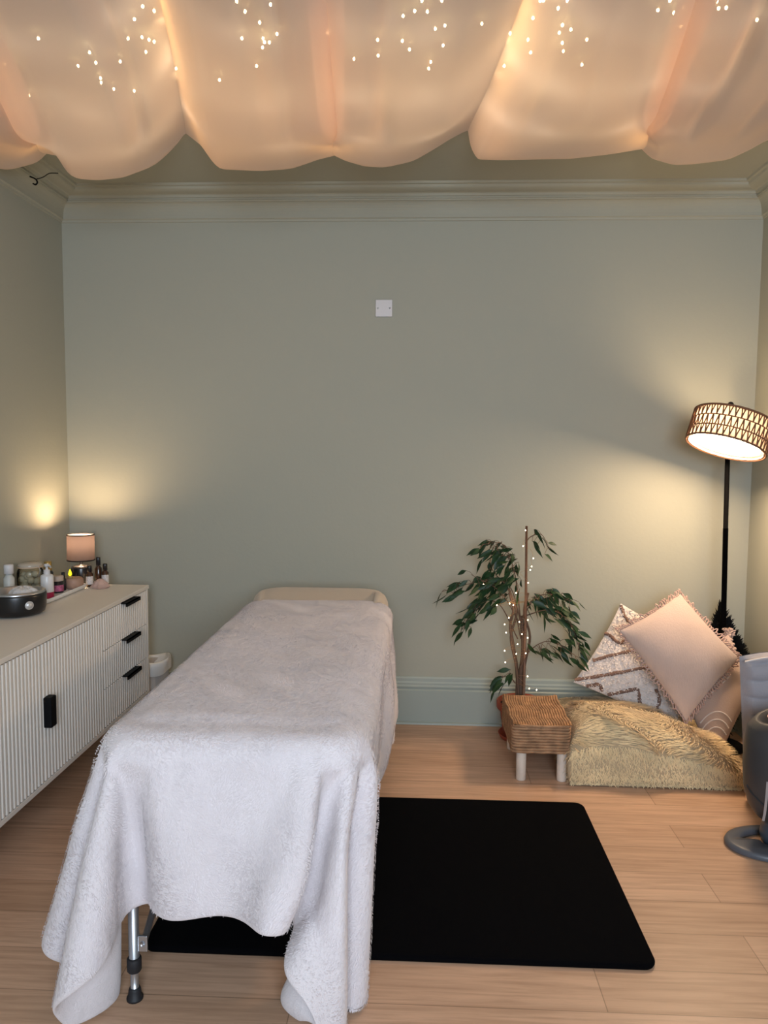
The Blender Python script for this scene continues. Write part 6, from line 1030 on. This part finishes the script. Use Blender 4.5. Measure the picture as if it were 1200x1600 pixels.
M_leaf = mat('fig_leaf', (.016, .045, .016), .45, spec=.3, var=(30, .35))
leaf.build('foliage', M_leaf, pot)

pf = thing('plant_fairy_lights', 'string of warm fairy lights wound round the weeping fig stem', 'string lights', (.5, 3.63, .21))
PB = [(.504, 1.046), (.537, .876), (.542, .916), (.496, .97), (.532, .858), (.468, .747), (.436, .70), (.379, .687), (.313, .787), (.434, .632), (.486, .608), (.424, .558), (.524, .538), (.479, .503), (.474, .456), (.517, .463), (.42, .468), (.424, .412), (.528, .352), (.539, .289), (.575, .281), (.52, .80), (.455, .69), (.50, .55), (.415, .60), (.525, .62)]
PB.sort(key=lambda a: -a[1])
M_pbulb = mat('plant_bulb', (1, .85, .6), .4, emit=((1, .80, .52), 9))
wirepts = []
for i, (x, z) in enumerate(PB):
    y = 3.60 + .012 * math.sin(i * 2.1)
    wirepts.append((x, y + .006, z + .004))
    if i < len(PB) - 1:
        wirepts.append((.52 + .03 * math.sin(i), 3.70, (z + PB[i + 1][1]) / 2))
MB().tube(smooth_path(wirepts, 4), .0006, 4).build('wire', M_wire, pf)
for i, (x, z) in enumerate(PB):
    ob = bulb0.copy()
    if i == 0:
        ob.data = bulb0.data.copy()
        ob.data.materials[0] = M_pbulb
        pdat = ob.data
    ob.data = pdat
    COL.objects.link(ob)
    ob.parent = pf
    ob.location = (x - .5, 3.60 + .012 * math.sin(i * 2.1) - 3.63, z - .21)
    ob.scale = (.68, .68, .68)
for z in (.45, .70):
    lamp('glow', 'POINT', (-.03, -.03, z - .21), .16, (1, .74, .44), .03, parent=pf)

# ------------------------------------------------------------------ fur floor cushion
FX0, FX1, FY0, FY1 = .660, 1.385, 3.19, 3.82
def fur_height(u, v):
    """u,v in 0..1"""
    crown = float(np.interp(u, [0, .12, .35, .6, .8, 1], [.262, .286, .285, .245, .185, .115]))
    return crown - .075 * sm(.30, .85, v) * (crown / .28)
def fur_pt(u, v, w=None):
    """top sheet with rounded rim; w in 0..1 goes down the side when outside"""
    x, y = FX0 + (FX1 - FX0) * u, FY0 + (FY1 - FY0) * v
    e = min(u * (FX1 - FX0), (1 - u) * (FX1 - FX0), v * (FY1 - FY0), (1 - v) * (FY1 - FY0))
    h = fur_height(u, v)
    r = .13
    if e < r:
        h -= min(.11, h * .42) * (1 - math.sqrt(max(0, 1 - (1 - e / r) ** 2)))
    return Vector((x, y, h + .006 * math.sin(u * 9) * math.sin(v * 7)))
fc = thing('floor_cushion', 'low fluffy olive beige faux fur floor cushion in the right corner', 'cushion', ((FX0 + FX1) / 2, (FY0 + FY1) / 2, 0))
core = MB()
N1, N2 = 30, 24
core.grid([[tuple(fur_pt(i / N1, j / N2)) for i in range(N1 + 1)] for j in range(N2 + 1)])
rim = [(i / N1, 0) for i in range(N1)] + [(1, j / N2) for j in range(N2)] + [(1 - i / N1, 1) for i in range(N1)] + [(0, 1 - j / N2) for j in range(N2)]
side = []
for t in (0, .25, .5, .75, 1):
    row = []
    for u, v in rim:
        p = fur_pt(u, v)
        b = .012 * math.sin(PI * t)
        row.append((p.x + (u - .5) * 2 * b * (u in (0, 1)), p.y + (v - .5) * 2 * b * (v in (0, 1)), p.z * (1 - t) + .004 * t))
    side.append(row)
core.grid(side, closed_u=True, flip=True)
M_furc = mat('fur_base', (.48, .37, .23), .95)
M_fur = mat('fur_strands', (.80, .62, .36), .75, var=(9, .18), sheen=.3, spec=.2)
core.build('padding', M_furc, fc)
rf = random.Random(9)
fur = MB()
def strand(p, nrm, flow, L, w):
    t = flow.normalized()
    sd = t.cross(nrm)
    sd = sd.normalized() if sd.length > 1e-4 else Vector((1, 0, 0))
    rows = []
    for s, k in ((0, 1), (.35, 1), (.7, .7), (1, .1)):
        c = p + nrm * (L * .42 * math.sin(s * PI * .62)) + t * (L * s)
        rows.append([tuple(c - sd * w * k), tuple(c + sd * w * k)])
    fur.grid(rows)
for _ in range(15000):
    if rf.random() < .60:
        u, v = rf.random(), rf.random() ** 1.25
        p = fur_pt(u, v)
        p1, p2 = fur_pt(min(1, u + .01), v), fur_pt(u, min(1, v + .01))
        nrm = Vector((0, 0, 1)) if u > .98 or v > .98 else (p1 - p).cross(p2 - p).normalized()
        ang = 4 * math.sin(u * 7 + 2 * math.sin(v * 9)) * .35 - PI / 2 + 1.1 * math.sin(v * 11 + u * 5) * .6
        flow = Vector((math.cos(ang), math.sin(ang), -.15))
        L = rf.uniform(.025, .045)
    else:
        if rf.random() < .72:
            u, v = rf.random(), 0
            nrm = Vector((0, -1, .15)).normalized()
        else:
            u, v = 0, rf.random()
            nrm = Vector((-1, 0, .15)).normalized()
        p = fur_pt(u, v)
        p.z *= rf.random() * .93 + .07
        flow = Vector((rf.uniform(-.7, .7), rf.uniform(-.2, .2), -1))
        L = rf.uniform(.02, .038)
        if p.z < .045:
            L *= .5
            flow.z = -.4
    strand(p, nrm, flow, L, .0016)
fo = fur.build('fur', M_fur, fc)

# ------------------------------------------------------------------ scatter cushions
def pillow_fn(T, L, B, R, thick, pinch=.10):
    T, L, B, R = map(Vector, (T, L, B, R))
    n = (T - B).cross(R - L).normalized()
    if n.y > 0:
        n = -n
    def f(u, v, side=1):
        """u,v in -1..1; corners T(-1,-1) R(1,-1) B(1,1) L(-1,1)"""
        uu = u * (1 - pinch * (1 - v * v) * 1)
        vv = v * (1 - pinch * (1 - u * u) * 1)
        a, b = (uu + 1) / 2, (vv + 1) / 2
        p = (T * (1 - a) + R * a) * (1 - b) + (L * (1 - a) + B * a) * b
        h = thick * (max(0, 1 - u * u) ** .55) * (max(0, 1 - v * v) ** .55)
        return p + n * h * side
    return f, n
def pillow_mesh(f, N=26, noise=0):
    m = MB()
    g = [math.sin(PI / 2 * (2 * i / N - 1)) for i in range(N + 1)]
    m.grid([[tuple(f(u, v, 1)) for u in g] for v in g])
    m.grid([[tuple(f(u, v, -1)) for u in g] for v in g], flip=True)
    return m
def edge_points(f, n=26):
    P = []
    for k in range(n):
        P.append(f(-1 + 2 * k / n, -1))
    for k in range(n):
        P.append(f(1, -1 + 2 * k / n))
    for k in range(n):
        P.append(f(1 - 2 * k / n, 1))
    for k in range(n):
        P.append(f(-1, 1 - 2 * k / n))
    return P

# pink chenille cushion standing on its corner, in front
fA, nA = pillow_fn((1.228, 3.600, 0.757), (0.932, 3.520, 0.597), (1.222, 3.440, 0.204), (1.469, 3.500, 0.484), .070, .045)
cA = thing('scatter_cushion', 'plain dusty pink cushion with looped edging balanced on one corner in front', 'cushion', (1.19, 3.335, .23), 'scatter cushions in the right corner')
pillow_mesh(fA).build('cover', mat('pink_chenille', (.52, .395, .34), .9, (220, .5, .003, (1, 1, .25)), var=(7, .07), sheen=.3), cA)
ec = fA(0, 0, 0)
fringe = MB()
rq = random.Random(2)
ep = edge_points(fA, 30)
for i, p in enumerate(ep):
    a, b = ep[i], ep[(i + 1) % len(ep)]
    o = (a - ec).normalized()
    tdir = (b - a)
    big = (1.25 if rq.random() < .5 else .6)
    pts = []
    for k in range(7):
        t = k / 6
        pts.append(a + tdir * (t * 1.5 - .25) + o * (.021 * big * math.sin(PI * t)) + nA * (rq.uniform(-.004, .004)))
    fringe.tube(pts, .0030, 5)
fringe.build('fringe', mat('pink_fringe', (.50, .34, .29), .9, (150, .5, .003)), cA)

# cream tufted cushion with brown zigzags
fB, nB = pillow_fn((1.003, 3.780, 0.671), (0.758, 3.660, 0.307), (1.220, 3.600, 0.106), (1.475, 3.790, 0.437), .062, .05)
cB = thing('scatter_cushion', 'shaggy cream cushion with raised brown zigzag lines, leaning at the left', 'cushion', (1.0, 3.5, .2), 'scatter cushions in the right corner')
pillow_mesh(fB, 30).build('cover', mat('cream_tufted', (.74, .66, .61), .95, (75, .8, .010), var=(26, .06), sheen=.2), cB)
M_brown = mat('brown_tuft', (.21, .125, .095), .95, (160, .8, .006))
def cord_on(f, uv, r, mb, wob=0, n=7, lift=.2):
    P3 = [(a, b, 0) for a, b in uv]
    pts = []
    for q in smooth_path(P3, n) if len(uv) > 2 else [Vector(P3[0]).lerp(Vector(P3[1]), k / 14) for k in range(15)]:
        p = f(max(-1, min(1, q.x)), max(-1, min(1, q.y)))
        nn = nB
        pts.append(p + nn * (r * lift + rq.uniform(-wob, wob)) + Vector((rq.uniform(-wob, wob), 0, rq.uniform(-wob, wob))))
    mb.tube(pts, [r * rq.uniform(1 - 120 * wob, 1 + 120 * wob) for _ in pts], 7)
zz = MB()
# u runs from the top corner towards the right, v from the top towards the lower left
for ab in ([(.0, .975), (.2, .80), (.42, .60), (.62, .42)], [(.03, .71), (.16, .56), (.30, .43), (.5, .3)], [(.326, .99), (.42, .9), (.51, .81), (.58, .90), (.65, .99)],
           [(.01, .02), (.08, .12), (.19, .19)], [(.0, .37), (.14, .42), (.20, .30), (.29, .17), (.42, .12)], [(.66, .72), (.74, .80), (.78, .95)], [(.8, .55), (.86, .7), (.95, .74)], [(.12, .99), (.2, .93), (.26, .98)]):
    cord_on(fB, [(2 * a - 1, 2 * b - 1) for a, b in ab], .0085, zz, .0018)
zz.build('zigzag_tufting', M_brown, cB)
tf = MB()
for _ in range(2600):
    u, v = rq.uniform(-.97, .97), rq.uniform(-.97, .97)
    p = fB(u, v)
    d = (Vector((rq.uniform(-1, 1), -.2, rq.uniform(-1, .5)))).normalized()
    sd = d.cross(nB).normalized() * .0022
    e = p + nB * rq.uniform(.006, .012) + d * .009
    tf.grid([[tuple(p - sd), tuple(p + sd)], [tuple(p + nB * .006 - sd + d * .003), tuple(p + nB * .006 + sd + d * .003)], [tuple(e - sd * .6), tuple(e + sd * .6)]])
tf.build('pile', mat('cream_pile', (.78, .70, .65), .95), cB)

# pink cushion with white corded arches and knit corner
fC, nC = pillow_fn((1.472, 3.640, 0.578), (1.249, 3.580, 0.284), (1.346, 3.420, -0.017), (1.541, 3.500, 0.355), .058, .05)
nB_keep = nB
cC = thing('scatter_cushion', 'pinkish cushion with white corded arcs, squeezed beside the grey chair', 'cushion', (1.37, 3.4, .14), 'scatter cushions in the right corner')
pillow_mesh(fC).build('cover', mat('mauve_cotton', (.50, .37, .31), .9, (200, .3, .003)), cC)
nB = nC
cd = MB()
for k in range(3):
    o = .10 * k
    cord_on(fC, [(-.75 + o, .95), (-.62 + o, .55), (-.45 + o, .2), (-.3 + o, -.2), (-.2 + o, -.5)], .0030, cd)
for k in range(6):
    r = .28 + .145 * k
    cord_on(fC, [(.98 - r * math.cos(a) * 1.05, 1.0 - r * math.sin(a) * 1.0) for a in np.linspace(.12, 1.45, 7)], .0032, cd)
cd.build('cording', mat('white_cord', (.74, .66, .62), .8), cC)
nB = nB_keep
tz = MB()
for k in range(60):
    a = rq.uniform(-.9, .9)
    b0 = fC(-1, -1) + Vector((rq.uniform(-.02, .02), rq.uniform(-.01, .01), rq.uniform(-.035, .0)))
    pts = [b0 + Vector((math.sin(a) * .028 * t, -.006 * t, .030 * t - .018 * t * t)) for t in (0, .4, .8, 1)]
    tz.tube(pts, .0032, 5)
for k in range(26):
    p = fC(-.98, -1 + 2 * k / 26) if k % 2 else fC(-1 + 2 * k / 26, -.99)
    tz.ball(p, .008, 6, 4)
tz.build('knit_edging', mat('pink_knit', (.55, .40, .34), .95), cC)

# black shaggy cushion in the corner behind the lamp
BKX, BKY = 1.49, 3.72
fK, nK = pillow_fn((1.50, 3.83, .655), (1.365, 3.76, .33), (1.49, 3.71, .004), (1.64, 3.78, .35), .045, .04)
cK = thing('fur_cushion', 'black shaggy faux fur cushion jammed in the corner behind the lamp pole', 'cushion', (1.487, 3.66, 0))
pillow_mesh(fK, 18).build('cover', mat('black_fur_base', (.004, .004, .005), .95), cK)
kf = MB()
for _ in range(3200):
    u, v = rq.uniform(-1, 1), rq.uniform(-1, 1)
    if rq.random() < .35:
        if rq.random() < .5:
            u = rq.choice((-1, 1))
        else:
            v = rq.choice((-1, 1))
    p = fK(u, v)
    o = (p - fK(0, 0, 0)).normalized()
    d = (o * 1.0 + Vector((rq.uniform(-.5, .5), -.3, rq.uniform(-.6, .4)))).normalized()
    sd = d.cross(nK).normalized() * .003
    L = rq.uniform(.02, .042)
    e = p + d * L + nK * .012
    if e.z < .006 or e.x > XR - .01:
        continue
    kf.grid([[tuple(p - sd), tuple(p + sd)], [tuple(p + d * L * .5 + nK * .012 - sd), tuple(p + d * L * .5 + nK * .012 + sd)], [tuple(e - sd * .2), tuple(e + sd * .2)]])
kf.build('fur', mat('black_fur', (.006, .006, .007), .85, spec=.2), cK)

# ------------------------------------------------------------------ floor lamp
M_pole = mat('matt_black_pole', (.0016, .0016, .0018), .8, spec=.03)
FLX, FLY = 1.462, 3.675
fl = thing('floor_lamp', 'tall black floor lamp with a tilted lit woven drum shade', 'lamp', (FLX, FLY, 0))
MB().lathe([(.0001, 0), (.115, 0), (.118, .006), (.115, .014), (.03, .022), (.014, .04), (.0001, .04)], (FLX, FLY, 0), 36).build('base', M_black, fl)
MB().tube([(FLX, FLY, .03), (FLX - .001, FLY, .62), (FLX - .010, FLY, 1.06)], .0122, 14).build('lower_pole', M_pole, fl)
MB().tube([(FLX - .010, FLY, 1.05), (FLX - .018, FLY, 1.53)], .0112, 14).build('upper_pole', M_pole, fl)
SHC = Vector((1.378, 3.49, 1.503))       # centre of the drum
axis = Vector((.34, .18, 1)).normalized()    # leans right at the bottom edge and opens towards the room
zx = Vector((1, 0, 0))
ux = (zx - axis * zx.dot(axis)).normalized()
uy = axis.cross(ux)
SR, SH2 = .168, .068
def drum(a, h, r):
    return SHC + axis * h + (ux * math.cos(a) + uy * math.sin(a)) * r
NS = 72
shd = MB().grid([[tuple(drum(2 * PI * k / NS, h, SR - .010)) for k in range(NS)] for h in (-SH2, -SH2 / 2, 0, SH2 / 2, SH2)], closed_u=True)
lin = shd.build('shade_lining', translucent('cream_lining', (.80, .68, .55), (.50, .385, .29), .45), fl)
wv = MB()
for band in range(3):
    h0, h1 = -SH2 + 2 * SH2 * band / 3, -SH2 + 2 * SH2 * (band + 1) / 3
    n = 42
    for k in range(n):
        a0 = 2 * PI * (k + .5 * (band % 2)) / n
        w_ = PI / n
        for s_ in (-1, 1):
            pts = []
            for q in range(7):
                t = q / 6
                # each loop is a narrow pointed arch
                pts.append(drum(a0 + s_ * w_ * (.96 - .62 * t ** 1.5 if band % 2 == 0 else .34 + .62 * t ** .7), h0 + (h1 - h0) * t, SR + .002))
            wv.tube(pts, .0030, 5, cap=False)
for h, r_ in ((-SH2, .0048), (-SH2 / 3, .0026), (SH2 / 3, .0026), (SH2, .0048)):
    pts = [drum(2 * PI * k / 60, h, SR + .001) for k in range(61)]
    wv.tube(pts, r_, 6, cap=False)
wv.build('woven_shade', mat('rattan_weave', (.17, .075, .035), .7), fl)
sp_ = MB()
for k in range(3):
    sp_.tube([drum(2 * PI * k / 3 + .4, SH2 - .012, .010), drum(2 * PI * k / 3 + .4, SH2 - .004, SR - .004)], .0022, 6)
sp_.tube([SHC + axis * (SH2 - .03), SHC + axis * (SH2 + .03)], .006, 8)
sp_.tube(smooth_path([SHC + axis * (SH2 + .006), SHC + axis * (SH2 + .012) + Vector((.03, .06, 0)), Vector((FLX - .018, FLY, 1.525))], 6), .007, 8)
sp_.build('shade_spider', M_black, fl)
fin = SHC + axis * (SH2 + .02)
MB().tube([(FLX - .018, FLY, 1.52), (FLX - .012, FLY, 1.632)], .007, 10).ball((FLX - .012, FLY, 1.638), .014, 14, 8).build('finial', M_black, fl)
DR = SR - .024
dsk = MB().grid([[tuple(SHC + axis * (-SH2 + h) + (ux * math.cos(2 * PI * k / 48) + uy * math.sin(2 * PI * k / 48)) * r) for k in range(48)] for r, h in ((.0008, .012), (DR * .5, .012), (DR, .012))], closed_u=True)
dsk.build('diffuser', mat('lamp_diffuser', (.9, .85, .75), .5, emit=((1, .71, .45), FLOOR_LAMP_W)), fl)
MB().grid([[tuple(SHC + axis * (-SH2 + h) + (ux * math.cos(2 * PI * k / 48) + uy * math.sin(2 * PI * k / 48)) * r) for k in range(48)] for r, h in ((DR, .0125), (DR, .018), (DR * .5, .018), (.0008, .018))], closed_u=True).build('upward_light_block', M_white, fl)  # unseen opaque disc added to cut the diffuser's upward light
ll = lamp('bulb_glow', 'POINT', (0, 0, 0), 10, WARM, .045, parent=fl)
ll.location = (SHC + axis * .0) - Vector((FLX, FLY, 0)) - ux * .05
MB().tube([SHC + axis * (.035), SHC + axis * (SH2 - .02)], .016, 10).build('socket', M_black, fl)

# ------------------------------------------------------------------ grey quilted chair at the right edge
ch = thing('quilted_chair', 'pale grey quilted padded chair back cut off by the right edge', 'chair', (1.48, 3.06, 0))
M_quilt = mat('grey_quilting', (.325, .315, .345), .85, (120, .35, .004), sheen=.2)
def quilt_panel():
    m = MB()
    rows = []
    X0_, X1_ = 1.285, 1.62
    NZ, NX = 110, 30
    def P(i, j, side):
        u, v = i / NX, j / NZ
        zt = .600 + .030 * math.sin(PI * min(1, u * 1.0 + .08))
        z = .05 + (zt - .05) * v
        x = X0_ + (X1_ - X0_) * u + .045 * (1 - v) * (1 - u)
        # quilting: horizontal channels and a long wave
        e = min(u, 1 - u) * (X1_ - X0_)
        ev = min((1 - v) * .5, 1)
        fat = .04 * (1 - math.exp(-e / .02)) * (1 - math.exp(-ev / .015) * .9)
        ch_ = .020 * abs(math.sin(PI * (v * 8.2 + .25 * math.sin(u * 7)))) ** .4
        return (x, 3.06 + side * (-fat - ch_ * (1 if fat > .02 else 0)), z)
    m.grid([[P(i, j, 1) for i in range(NX + 1)] for j in range(NZ + 1)])
    m.grid([[P(i, j, -1) for i in range(NX + 1)] for j in range(NZ + 1)], flip=True)
    return m
quilt_panel().build('backrest', M_quilt, ch)
ptop = [(1.285 + .335 * k / 20, 3.01, .592 + .030 * math.sin(PI * min(1, k / 20 + .08))) for k in range(21)]
MB().tube(ptop, .004, 6).build('piping', mat('pale_piping', (.6, .56, .56), .8), ch)
slab(MB(), lambda i: rounded_rect(1.47 + i, 1.64 - i, 3.125 + i, 3.30 - i, .03), [(.01, .05), (0, .06), (0, .18), (.01, .20)]).build('seat', M_quilt, ch)
for x, y in ((1.43, 3.06), (1.60, 3.06), (1.50, 3.27), (1.61, 3.27)):
    if True:
        MB().tube([(x, y, 0), (x, y, .06)], .013, 10).build('foot', M_black, ch)

# ------------------------------------------------------------------ dark grey heater with ring base
HX, HY_ = 1.325, 2.72
ht = thing('tower_heater', 'dark grey rounded tower heater on a flat ring base at the right edge', 'heater', (HX, HY_, 0))
M_hgrey = mat('charcoal_plastic', (.040, .042, .046), .42)
M_hring = mat('slate_plastic', (.085, .095, .115), .4)
rows = []
for z, rx, ry, ox in ((.105, .088, .072, .012), (.12, .105, .085, .008), (.16, .128, .10, .003), (.22, .141, .112, 0), (.30, .147, .118, 0), (.38, .146, .118, 0), (.44, .140, .112, .002), (.475, .132, .106, .004), (.492, .120, .096, .006), (.495, .105, .084, .006), (.480, .092, .072, .006), (.470, .002, .002, .006)):
    rows.append([(HX + ox + rx * math.cos(2 * PI * k / 44), HY_ + ry * math.sin(2 * PI * k / 44), z + (.028 * math.cos(2 * PI * k / 44 + PI) * -1 if z > .46 else 0)) for k in range(44)])
MB().grid(rows, closed_u=True).build('body', M_hgrey, ht)
MB().lathe([(.060, .0), (.072, .004), (.078, .03), (.074, .055), (.066, .068), (.070, .085), (.090, .108), (.0001, .108)], (HX, HY_, .018), 32).build('neck', mat('blue_slate', (.045, .065, .095), .35), ht)
ring = MB()
RXo, RYo = .200, .128
pro = []
for k in range(64):
    a = 2 * PI * k / 64
    c_, s_ = math.cos(a), math.sin(a)
    row = []
    for (f, z) in ((1, .004), (1.01, .012), (.985, .022), (.93, .025)):
        row.append((HX + RXo * f * c_, HY_ + RYo * f * s_, z))
    inner = .70 if s_ > .12 else .36
    fin_ = inner + (0 if abs(s_ - .12) > .12 else .0)
    for (f, z) in ((inner + .05, .025), (inner, .018), (inner, .004)):
        row.append((HX + RXo * f * c_, HY_ + RYo * f * s_, z))
    row.append(row[0])
    pro.append(row)
pro.append(pro[0])
ring.grid(pro, flip=True)
ring.build('ring_base', M_hring, ht)
seam = []
for k in range(16):
    a = PI + .1 + (PI / 2 - .1) * k / 15
    z = .235 - .125 * (k / 15)
    rr = float(np.interp(z, [.105, .12, .16, .22, .30], [.088, .105, .128, .141, .147]))
    ry = float(np.interp(z, [.105, .12, .16, .22, .30], [.072, .085, .10, .112, .118]))
    seam.append((HX + (rr + .001) * math.cos(a), HY_ + (ry + .001) * math.sin(a), z))
MB().tube(seam, .0025, 5).build('seam', M_rubber, ht)
sv = []
for z in (.13, .16, .20, .24, .28):
    ry = float(np.interp(z, [.12, .16, .22, .30], [.085, .10, .112, .118]))
    sv.append([(HX - o_, HY_ - ry * math.sqrt(1 - (o_ / .146) ** 2) - .003, z) for o_ in (.106, .099)])
MB().grid(sv).build('silver_strip', mat('silver_strip', (.42, .43, .46), .3, metal=.4), ht)
MB().lathe([(.0001, .004), (.078, 0)], (HX + .006, HY_, .478), 24, sy=.78).build('top_grille', mat('pinkish_top', (.42, .22, .22), .5, (60, .6, .01)), ht)
